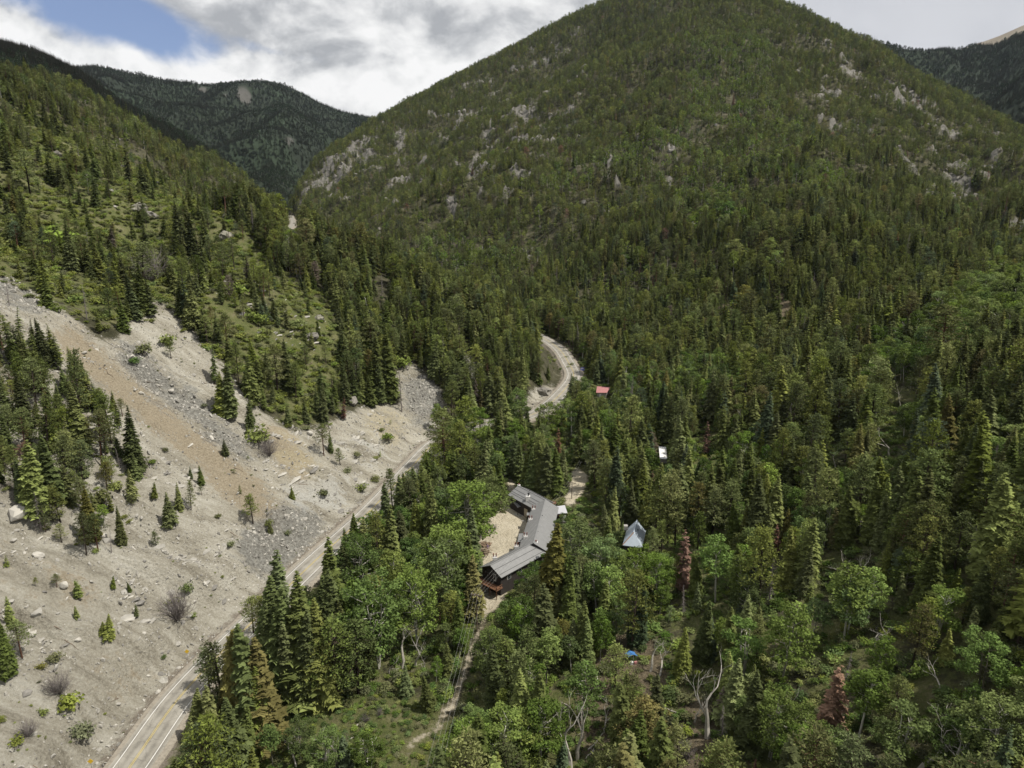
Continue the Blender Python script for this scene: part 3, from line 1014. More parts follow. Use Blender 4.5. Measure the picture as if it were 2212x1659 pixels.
def spruce(seed, levels=24, R=0.17, start=0.07, per=(9, 4), detail=5, power=0.8, gap=0.0, droop=0.35, bare=0.0):
    t = TB(seed)
    r = t.r
    lean = r.normal(0, 0.012, 2)
    def axis(z): return np.array([lean[0] * z * z, lean[1] * z * z, z])
    t.tube([axis(z) for z in (0, 0.3, 0.7, 0.985)], [0.014, 0.011, 0.006, 0.0012], 5, 1)
    zs = start + (0.985 - start) * np.linspace(0, 1, levels) ** 0.92
    lop = r.uniform(0, 2 * np.pi)
    for li, z in enumerate(zs):
        f = (z - start) / (1 - start)
        prof = (1 - f) ** power * (1 - 0.35 * math.exp(-f / 0.07))
        nb = int(round(per[0] * (1 - f) + per[1] * f))
        ph = r.uniform(0, 6.28)
        for b in range(nb):
            if r.random() < gap:
                continue
            an = ph + 2 * np.pi * (b + r.uniform(-0.3, 0.3)) / nb
            L = R * prof * r.uniform(0.62, 1.22) * (1 + 0.22 * math.cos(an - lop)) + 0.006
            dr = -droop * (1 - f) * r.uniform(0.7, 1.3) + 0.55 * max(f - 0.6, 0)
            d = np.array([math.cos(an), math.sin(an), dr])
            o = axis(z + r.uniform(-0.008, 0.008))
            side = np.array([-math.sin(an), math.cos(an), 0])
            sh = r.uniform(0.72, 1.25)
            up = np.array([0, 0, 1.0])
            ss = (np.arange(detail) + r.uniform(0.1, 0.8, detail)) / detail
            ss = 0.18 + 0.75 * ss
            droopc = -0.22 * L * ss ** 2
            base = o + d * (L * ss)[:, None] + up * droopc[:, None]
            l = L * (0.55 - 0.28 * ss) * r.uniform(0.75, 1.25, detail) + 0.004
            for sg in (-1, 1):
                dd = unit(d * r.uniform(0.6, 1.0) + side * sg * r.uniform(0.7, 1.1) + up * r.uniform(-0.35, 0.05))
                w = unit(np.cross(dd, up))
                wid = (0.34 * l + 0.004)[:, None]
                tip = base + dd * l[:, None] + up * (r.normal(0, 0.12, detail) * l)[:, None]
                a_ = base + w * wid - dd * (l * 0.15)[:, None]
                b_ = base - w * wid + up * (r.uniform(-0.35, 0.35, detail) * l)[:, None]
                t.tris(a_, b_, tip, sh * r.uniform(0.85, 1.15, detail))
            e = o + d * L * 0.62 + up * (-0.1 * L)
            tip = o + d * L * 1.06 + up * (-0.2 * L)
            w = side * (0.15 * L + 0.004)
            t.tris(e + w, e - w, tip, sh * 1.1)
            if detail > 2:
                e2 = o + d * L * 0.05
                t.tris(e2 + w * 0.7 + up * 0.01, e2 - w * 0.7, o + d * L * 0.75 + up * (-0.06 * L), sh * 0.9)
    # leader
    tp = axis(0.955)
    for k in range(3):
        an = k * 2.1
        w = np.array([math.cos(an), math.sin(an), 0]) * 0.007
        t.tris(tp + w, tp - w, axis(1.0), 1.1)
    return t


def pine(seed, start=0.33, R=0.17, nb=46, per=22, size=0.03):
    """open, rounded crown of needle tufts on upswept limbs"""
    t = TB(seed)
    r = t.r
    bend = r.normal(0, 0.025, 2)
    def axis(z): return np.array([bend[0] * z * z, bend[1] * z * z, z])
    t.tube([axis(z) for z in (0, 0.35, 0.7, 0.96)], [0.016, 0.013, 0.008, 0.002], 5, 1)
    for i in range(nb):
        f = (i + r.uniform(0, 1)) / nb
        z = start + (0.97 - start) * f
        an = i * 2.399 + r.uniform(-0.5, 0.5)
        prof = math.sin(min(1, 0.22 + f * 0.9) * math.pi * 0.72 + 0.35) ** 0.8 if f < 0.97 else 0.25
        prof = max(prof, 0.18)
        L = R * prof * r.uniform(0.6, 1.2) * (1.15 - 0.55 * f)
        o = axis(z)
        e = o + np.array([math.cos(an) * L, math.sin(an) * L, L * r.uniform(0.05, 0.5)])
        t.tube([o, e], [0.004, 0.0015], 3, 1)
        sh = r.uniform(0.72, 1.28)
        for c, rad, k in ((e, 1.0, per), (o + (e - o) * 0.55, 0.75, per // 2)):
            off = unit(r.normal(0, 1, (k, 3))) * (size * rad * r.uniform(0.3, 1.25, (k, 1))) * np.array([1.25, 1.25, 0.75])
            p = c + off
            d1 = unit(off + r.normal(0, 0.012, (k, 3)) + np.array([0, 0, 0.006]))
            s = unit(np.cross(d1, r.normal(0, 1, (k, 3))))
            ln = size * r.uniform(0.6, 1.1, (k, 1))
            t.tris(p + s * ln * 0.3, p - s * ln * 0.3, p + d1 * ln, sh * r.uniform(0.85, 1.15, k))
    return t


def limbs(t, r, p, d, L, rad, depth, out, mat=1, n=4, spread=0.55, up=0.25, kink=0.18):
    """recursive forked limb, collects twig ends in OUT"""
    steps = 3
    path, rr = [p], [rad]
    q, dd = np.array(p, float), unit(np.asarray(d, float))
    for i in range(steps):
        dd = unit(dd + r.normal(0, kink, 3) + np.array([0, 0, up * 0.2]))
        q = q + dd * L / steps
        path.append(q.copy())
        rr.append(rad * (1 - 0.55 * (i + 1) / steps))
    t.tube(path, rr, n if depth > 1 else 3, mat, r.uniform(0.85, 1.15))
    if depth == 0:
        out.append(q)
        return
    for k in range(r.integers(2, 4)):
        s = unit(np.cross(dd, r.normal(0, 1, 3)))
        nd = unit(dd + s * r.uniform(spread * 0.6, spread * 1.5) + np.array([0, 0, up]))
        limbs(t, r, path[-1] if k else path[-2], nd, L * r.uniform(0.55, 0.8), rr[-1], depth - 1, out, mat, 3, spread, up, kink)


def aspen(seed, start=0.42, R=0.17, lobes=15, per=150, leaf=0.015, stems=1, tall=1.0):
    t = TB(seed)
    r = t.r
    ends = []
    for s in range(stems):
        b = np.array([r.normal(0, 0.03), r.normal(0, 0.03), 0]) * (s > 0)
        lean = r.normal(0, 0.05, 2)
        def axis(z, b=b, lean=lean): return b + np.array([lean[0] * z, lean[1] * z, z])
        top = 0.86 * r.uniform(0.9, 1.0)
        t.tube([axis(z) for z in (0, 0.3, 0.6, top)], [0.0115, 0.0095, 0.007, 0.002], 5, 1)
        for i in range(max(5, lobes // stems)):
            f = (i + 0.5) / max(5, lobes // stems)
            z = start + (0.93 - start) * f
            an = i * 2.4 + r.uniform(-0.5, 0.5)
            L = R * (0.45 + 0.75 * math.sin(math.pi * min(1, 0.25 + 0.75 * f))) * r.uniform(0.45, 0.95)
            o = axis(min(z - 0.07, top))
            e = axis(z) + np.array([math.cos(an) * L, math.sin(an) * L, 0.035])
            t.tube([o, 0.5 * (o + e) + np.array([0, 0, -0.01]), e], [0.0045, 0.003, 0.001], 3, 1)
            ends.append((e, r.uniform(0.8, 1.15) * (1.08 - 0.3 * f)))
    for e, sc in ends:
        k = int(per * sc)
        rad = 0.085 * sc
        dirs = unit(r.normal(0, 1, (k, 3)))
        off = dirs * (rad * r.uniform(0.35, 1.12, (k, 1)) ** 0.7) * np.array([1.05, 1.05, 0.85])
        p = e + off
        nrm = unit(dirs * 0.6 + r.normal(0, 0.7, (k, 3)) + np.array([0, 0, 0.7]))
        a = unit(np.cross(nrm, r.normal(0, 1, (k, 3))))
        b = np.cross(nrm, a)
        s = leaf * r.uniform(0.7, 1.35, (k, 1))
        sh = r.uniform(0.8, 1.2) * r.uniform(0.82, 1.18, k)
        t.tris(p + a * s, p - a * s * 0.6 + b * s * 0.9, p - a * s * 0.6 - b * s * 0.9, sh)
    return t


def bare_tree(seed, depth=4, L=0.3, rad=0.018, d=(0, 0, 1), spread=0.5, up=0.25):
    t = TB(seed)
    limbs(t, t.r, np.zeros(3), d, L, rad, depth, [], 1, 5, spread, up)
    V = np.vstack(t.v)
    k = 1.0 / max(V[:, 2].max(), 1e-3)
    t.v = [q * k for q in t.v]
    return t


def bare_conifer(seed, n=150, R=0.13, start=0.1, needles=0):
    t = TB(seed)
    r = t.r
    t.tube([(0, 0, z) for z in (0, 0.4, 0.98)], [0.013, 0.009, 0.001], 5, 1)
    for i in range(n):
        f = (i + r.uniform(0, 1)) / n
        z = start + (0.97 - start) * f
        an = r.uniform(0, 6.28)
        L = R * (1 - f) ** 0.7 * r.uniform(0.4, 1.1) + 0.01
        o = np.array([0, 0, z])
        m = o + np.array([math.cos(an), math.sin(an), r.uniform(-0.25, 0.1)]) * L * 0.6
        e = o + np.array([math.cos(an + r.normal(0, .2)), math.sin(an + r.normal(0, .2)), r.uniform(-0.55, 0.1)]) * L
        t.tube([o, m, e], [0.0028, 0.0018, 0.0006], 3, 1, r.uniform(0.8, 1.2))
    return t


def shrub(seed, per=260, leaf=0.075, flat=0.8, stems=7):
    t = TB(seed)
    r = t.r
    cs = []
    for i in range(stems):
        an, rr = r.uniform(0, 6.28), r.uniform(0.05, 0.38)
        c = np.array([math.cos(an) * rr, math.sin(an) * rr, r.uniform(0.32, 0.68)])
        t.tube([(c[0] * 0.2, c[1] * 0.2, -0.05), c], [0.018, 0.006], 3, 1)
        cs.append((c, r.uniform(0.75, 1.25)))
    for c, sc in cs:
        k = per // stems
        dirs = unit(r.normal(0, 1, (k, 3)))
        p = c + dirs * (0.27 * sc * r.uniform(0.4, 1.1, (k, 1))) * np.array([1.1, 1.1, flat])
        p[:, 2] = np.maximum(p[:, 2], 0.02)
        nrm = unit(dirs * 0.7 + r.normal(0, 0.6, (k, 3)) + np.array([0, 0, 0.6]))
        a = unit(np.cross(nrm, r.normal(0, 1, (k, 3))))
        b = np.cross(nrm, a)
        s = leaf * r.uniform(0.6, 1.3, (k, 1))
        t.tris(p + a * s, p - a * s * 0.6 + b * s * 0.9, p - a * s * 0.6 - b * s * 0.9, sc * r.uniform(0.8, 1.2, k))
    return t


def twig_bush(seed, n=64):
    t = TB(seed)
    for i in range(n):
        an = t.r.uniform(0, 6.28)
        d = np.array([math.cos(an) * 0.6, math.sin(an) * 0.6, t.r.uniform(0.5, 1.3)])
        limbs(t, t.r, np.zeros(3), d, t.r.uniform(0.25, 0.45), 0.012, 2, [], 1, 3, 0.5, 0.15)
    V = np.vstack(t.v)
    k = 1.0 / V[:, 2].max()
    t.v = [q * k for q in t.v]
    return t


def rock_mesh(seed, name, mat, sub=2, flat=0.62, crag=0.015):
    bm = bmesh.new()
    bmesh.ops.create_icosphere(bm, subdivisions=sub, radius=0.5)
    r = np.random.default_rng(seed)
    planes = [(Vector(unit(r.normal(0, 1, 3))), r.uniform(0.26, 0.42)) for _ in range(9)]
    for v in bm.verts:
        for n_, d_ in planes:
            k_ = v.co.dot(n_) - d_
            if k_ > 0:
                v.co -= n_ * k_ * 0.92
        v.co += Vector(r.normal(0, crag, 3))
        v.co.z *= flat
        v.co.x *= 1.2
    me = bpy.data.meshes.new(name)
    bm.to_mesh(me)
    bm.free()
    me.materials.append(mat)
    return me


def foliage_mat(name, col, transl=0.21, var=0.35, rvar=0.36):
    m, g = new_mat(name)
    tc = g.n('ShaderNodeTexCoord')
    sh = attr(g, 'shade')
    oi = g.n('ShaderNodeObjectInfo')
    n1 = g.noise(tc.outputs['Object'], 9.0, 3, 0.6)
    f = g.math('MULTIPLY', sh, g.rng(n1, 0.3, 0.7, 1 - var, 1 + var, False))
    f = g.math('MULTIPLY', f, g.rng(oi.outputs['Random'], 0, 1, 1 - rvar, 1 + rvar, False))
    hsv = g.n('ShaderNodeHueSaturation')
    g.l(g.rng(g.math('FRACT', g.math('MULTIPLY', oi.outputs['Random'], 7.31)), 0, 1, 0.487, 0.513, False), hsv.inputs['Hue'])
    g.l(g.rng(g.math('FRACT', g.math('MULTIPLY', oi.outputs['Random'], 3.77)), 0, 1, 0.82, 1.1, False), hsv.inputs['Saturation'])
    hsv.inputs['Color'].default_value = (*col, 1)
    mul = g.n('ShaderNodeVectorMath', operation='SCALE')
    g.l(hsv.outputs[0], mul.inputs[0])
    g.l(f, mul.inputs[3])
    out = g.n('ShaderNodeOutputMaterial')
    d = g.n('ShaderNodeBsdfDiffuse')
    tr = g.n('ShaderNodeBsdfTranslucent')
    mx = g.n('ShaderNodeMixShader')
    mx.inputs[0].default_value = transl
    g.l(mul.outputs[0], d.inputs[0])
    g.l(mul.outputs[0], tr.inputs[0])
    g.l(d.outputs[0], mx.inputs[1])
    g.l(tr.outputs[0], mx.inputs[2])
    g.l(mx.outputs[0], out.inputs[0])
    return m


BARK = plain("conifer_bark", (0.085, 0.065, 0.05), 0.95, 0.3, 6)
BARK_RED = plain("ponderosa_bark", (0.14, 0.075, 0.05), 0.95, 0.3, 6)
BARK_ASPEN = plain("aspen_bark", (0.55, 0.53, 0.46), 0.9, 0.25, 9)
BARK_DEAD = plain("weathered_wood", (0.44, 0.41, 0.355), 0.9, 0.3, 8)
BARK_GREY = plain("grey_dead_twigs", (0.17, 0.15, 0.14), 0.95, 0.25, 8)
TINT = dict(
    dark=foliage_mat("needles_dark_green", (0.114, 0.138, 0.046)),
    olive=foliage_mat("needles_olive", (0.170, 0.194, 0.056)),
    yellow=foliage_mat("needles_yellow_brown", (0.160, 0.150, 0.052)),
    blue=foliage_mat("needles_blue_green", (0.083, 0.110, 0.060)),
    rust=foliage_mat("needles_rust", (0.205, 0.122, 0.085), 0.15),
    brown=foliage_mat("needles_grey_brown", (0.165, 0.135, 0.105), 0.15),
    aspen=foliage_mat("leaves_green", (0.120, 0.170, 0.044), 0.30),
    lime=foliage_mat("leaves_bright_green", (0.165, 0.215, 0.056), 0.30),
    deep=foliage_mat("leaves_deep_green", (0.088, 0.135, 0.036), 0.30),
    oak=foliage_mat("scrub_oak_leaves", (0.170, 0.195, 0.050), 0.25),
    sage=foliage_mat("shrub_dull_green", (0.145, 0.155, 0.075), 0.25),
)

# ------------------------------------------------------------------ tree shapes
SHAPES = {}


def register(kind, tb, leaf, bark):
    full = tb.mesh(kind + "_whole")
    full.materials.append(None)
    full.materials.append(bark)
    crown = tb.mesh(kind + "_crown", [0]) if any((m == 0).any() for m in tb.m) else None
    trunk = tb.mesh(kind + "_trunk", [1])
    trunk.materials.append(bark)
    SHAPES.setdefault(kind, []).append((full, crown, trunk))


for i, (R, st, pw, gp) in enumerate([(0.178, 0.05, 0.80, 0.0), (0.150, 0.06, 0.72, 0.05), (0.205, 0.05, 0.85, 0.0), (0.165, 0.12, 0.62, 0.14), (0.19, 0.03, 0.92, 0.04), (0.130, 0.16, 0.60, 0.45), (0.20, 0.02, 1.05, 0.10), (0.17, 0.09, 0.70, 0.18)]):
    register('spruce', spruce(100 + i, 27, R, st, (10, 5), 5, pw, gp), None, BARK)
for i, (R, st, pw, gp) in enumerate([(0.150, 0.04, 0.78, 0.02), (0.135, 0.06, 0.70, 0.10), (0.165, 0.05, 0.85, 0.06), (0.145, 0.10, 0.62, 0.14)]):
    register('spruce_big', spruce(120 + i, 42, R, st, (12, 5), 8, pw, gp), None, BARK)
for i, (st, R) in enumerate([(0.34, 0.17), (0.25, 0.19), (0.42, 0.20), (0.2, 0.15)]):
    register('pine', pine(130 + i, st, R, 50, 24, 0.030), None, BARK_RED if i == 2 else BARK)
for i, (st, R, lb, ns) in enumerate([(0.42, 0.15, 13, 1), (0.34, 0.19, 16, 1), (0.52, 0.15, 11, 1), (0.30, 0.21, 18, 2), (0.25, 0.20, 16, 3)]):
    register('aspen', aspen(160 + i, st, R, lb + 5, 120, 0.0145, ns), None, BARK_ASPEN)
register('cottonwood', aspen(180, 0.28, 0.30, 46, 115, 0.0135, 3), None, BARK_ASPEN)
register('cottonwood', aspen(181, 0.28, 0.27, 40, 115, 0.014, 2), None, BARK_ASPEN)
for i in range(3):
    register('bare', bare_tree(190 + i, 4, 0.3, 0.020, (0.05, 0, 1), 0.42, 0.3), None, BARK_DEAD)
for i in range(2):
    register('barecon', bare_conifer(196 + i, 130, 0.12), None, BARK_GREY)
for i in range(3):
    register('spruce_low', spruce(200 + i, 13, (0.20, 0.17, 0.225)[i], 0.05, (6, 4), 2, 0.8), None, BARK)
for i in range(2):
    register('pine_low', pine(210 + i, 0.25, 0.20, 20, 14, 0.058), None, BARK)
for i in range(2):
    register('aspen_low', aspen(220 + i, 0.36, 0.19, 10, 46, 0.031), None, BARK_ASPEN)
for i in range(3):
    register('shrub', shrub(230 + i), None, BARK)
for i in range(2):
    register('twigs', twig_bush(240 + i), None, BARK_GREY)
TINTED = {}


def tinted(kind, shape, tint, which):
    """mesh data for one shape in one tint, shared by all its users"""
    key = (kind, shape, tint, which)
    if key not in TINTED:
        src = SHAPES[kind][shape][which]
        if which == 2:
            return src
        me = src.copy()
        if which == 0:
            me.materials[0] = TINT[tint] if tint else BARK_DEAD
        else:
            me.materials.append(TINT[tint])
        TINTED[key] = me
    return TINTED[key]


# ------------------------------------------------------------------ scattered masses ("stuff") on geometry nodes
def scatter(name, P, scale, rot, variant, meshes):
    """one object: the masses nobody could count"""
    me = bpy.data.meshes.new(name)
    nv = len(P)
    me.vertices.add(nv)
    me.vertices.foreach_set('co', np.asarray(P, np.float32).reshape(-1))
    a = me.attributes.new('siz', 'FLOAT_VECTOR', 'POINT')
    a.data.foreach_set('vector', np.asarray(scale, np.float32).reshape(-1))
    a = me.attributes.new('rot', 'FLOAT_VECTOR', 'POINT')
    a.data.foreach_set('vector', np.asarray(rot, np.float32).reshape(-1))
    a = me.attributes.new('var', 'INT', 'POINT')
    a.data.foreach_set('value', np.asarray(variant, np.int32))
    o = bpy.data.objects.new(name, me)
    COL.objects.link(o)
    ng = bpy.data.node_groups.new(name + "_nodes", 'GeometryNodeTree')
    ng.interface.new_socket('Geometry', in_out='INPUT', socket_type='NodeSocketGeometry')
    ng.interface.new_socket('Geometry', in_out='OUTPUT', socket_type='NodeSocketGeometry')
    N, L = ng.nodes, ng.links
    gi, go = N.new('NodeGroupInput'), N.new('NodeGroupOutput')
    join = N.new('GeometryNodeJoinGeometry')
    def named(nm, typ):
        q = N.new('GeometryNodeInputNamedAttribute')
        q.data_type = typ
        q.inputs['Name'].default_value = nm
        return q.outputs[0]
    s_siz, s_rot, s_var = named('siz', 'FLOAT_VECTOR'), named('rot', 'FLOAT_VECTOR'), named('var', 'INT')
    e2r = N.new('FunctionNodeEulerToRotation')
    L.new(s_rot, e2r.inputs[0])
    for k, m in enumerate(meshes):
        if not (np.asarray(variant) == k).any():
            continue
        src = bpy.data.objects.new(f"{name}_form", m)
        oi = N.new('GeometryNodeObjectInfo')
        oi.inputs['Object'].default_value = src
        cmpn = N.new('FunctionNodeCompare')
        cmpn.data_type = 'INT'
        cmpn.operation = 'EQUAL'
        ins = [q for q in cmpn.inputs if q.type == 'INT']
        L.new(s_var, ins[0])
        ins[1].default_value = k
        ip = N.new('GeometryNodeInstanceOnPoints')
        L.new(gi.outputs[0], ip.inputs['Points'])
        L.new(cmpn.outputs[0], ip.inputs['Selection'])
        L.new(oi.outputs['Geometry'], ip.inputs['Instance'])
        L.new(e2r.outputs[0], ip.inputs['Rotation'])
        L.new(s_siz, ip.inputs['Scale'])
        L.new(ip.outputs[0], join.inputs[0])
    L.new(join.outputs[0], go.inputs[0])
    md = o.modifiers.new('scatter', 'NODES')
    md.node_group = ng
    o['kind'] = 'stuff'
    return o


# ------------------------------------------------------------------ what must stay visible (nothing tall is sown in front of it)
KEEP = [[(215, 1659), (335, 1659), (455, 1500), (640, 1262), (700, 1195), (760, 1118), (800, 1105), (870, 1030), (925, 965), (915, 955), (830, 1050), (740, 1130), (600, 1270), (420, 1430)],
        [(1015, 922), (1060, 895), (1060, 908), (1030, 925)], [(1140, 905), (1180, 875), (1212, 850), (1215, 868), (1150, 915)], [(1166, 726), (1200, 745), (1243, 788), (1226, 800), (1196, 770), (1170, 735)], [(622, 458), (637, 460), (637, 490), (628, 482)],
        [(1042, 1220), (1085, 1200), (1126, 1172), (1130, 1120), (1100, 1068), (1124, 1048), (1192, 1078), (1228, 1093), (1226, 1118), (1205, 1125), (1192, 1150), (1176, 1178), (1165, 1192), (1086, 1238), (1090, 1262), (1040, 1262)],
        [(1348, 1145), (1376, 1122), (1396, 1147), (1385, 1178), (1356, 1174)], [(1287, 832), (1318, 834), (1308, 852), (1287, 852)], [(1426, 961), (1436, 961), (1438, 980), (1431, 990)], [(1352, 1410), (1374, 1410), (1374, 1428), (1352, 1428)], [(637, 1515), (662, 1515), (655, 1540), (637, 1540)],
        [(1250, 788), (1264, 788), (1264, 800), (1250, 800)]] + YARD[:3] + PATH + [[(655, 1640), (700, 1540), (860, 1520), (930, 1570), (860, 1640)], [(1030, 1285), (1055, 1285), (1040, 1370), (1024, 1370)],
        [(868, 815), (900, 815), (935, 860), (940, 895), (900, 930), (885, 870)], [(240, 735), (310, 745), (340, 790), (430, 860), (560, 980), (700, 1100), (560, 1250), (350, 1300), (250, 900)]]
M_KEEP = region(KEEP, 0)
def sat_of(m):
    q = np.zeros((GH + 1, GW + 1))
    q[1:, 1:] = m.cumsum(0).cumsum(1)
    return q


SAT = sat_of(M_KEEP)


def box_mean(u0, u1, v0, v1, SAT=None):
    SAT = globals()['SAT'] if SAT is None else SAT
    a = np.clip(np.floor(u0 / 4), 0, GW).astype(int)
    b = np.clip(np.ceil(u1 / 4), 0, GW).astype(int)
    c = np.clip(np.floor(v0 / 4), 0, GH).astype(int)
    d = np.clip(np.ceil(v1 / 4), 0, GH).astype(int)
    ar = np.maximum((b - a) * (d - c), 1)
    return (SAT[d, b] - SAT[c, b] - SAT[d, a] + SAT[c, a]) / ar


def visible(x, y, ztop, tol=6.0):
    r = np.hypot(x, y)
    ia, ir = polar_idx(x, y)
    i0 = np.maximum(ir.astype(int) - 1, 0)
    j0 = ia.astype(int)
    return (ztop + tol - CAMZ) / r > np.minimum(TMAX[i0, j0], TMAX[i0, j0 + 1])


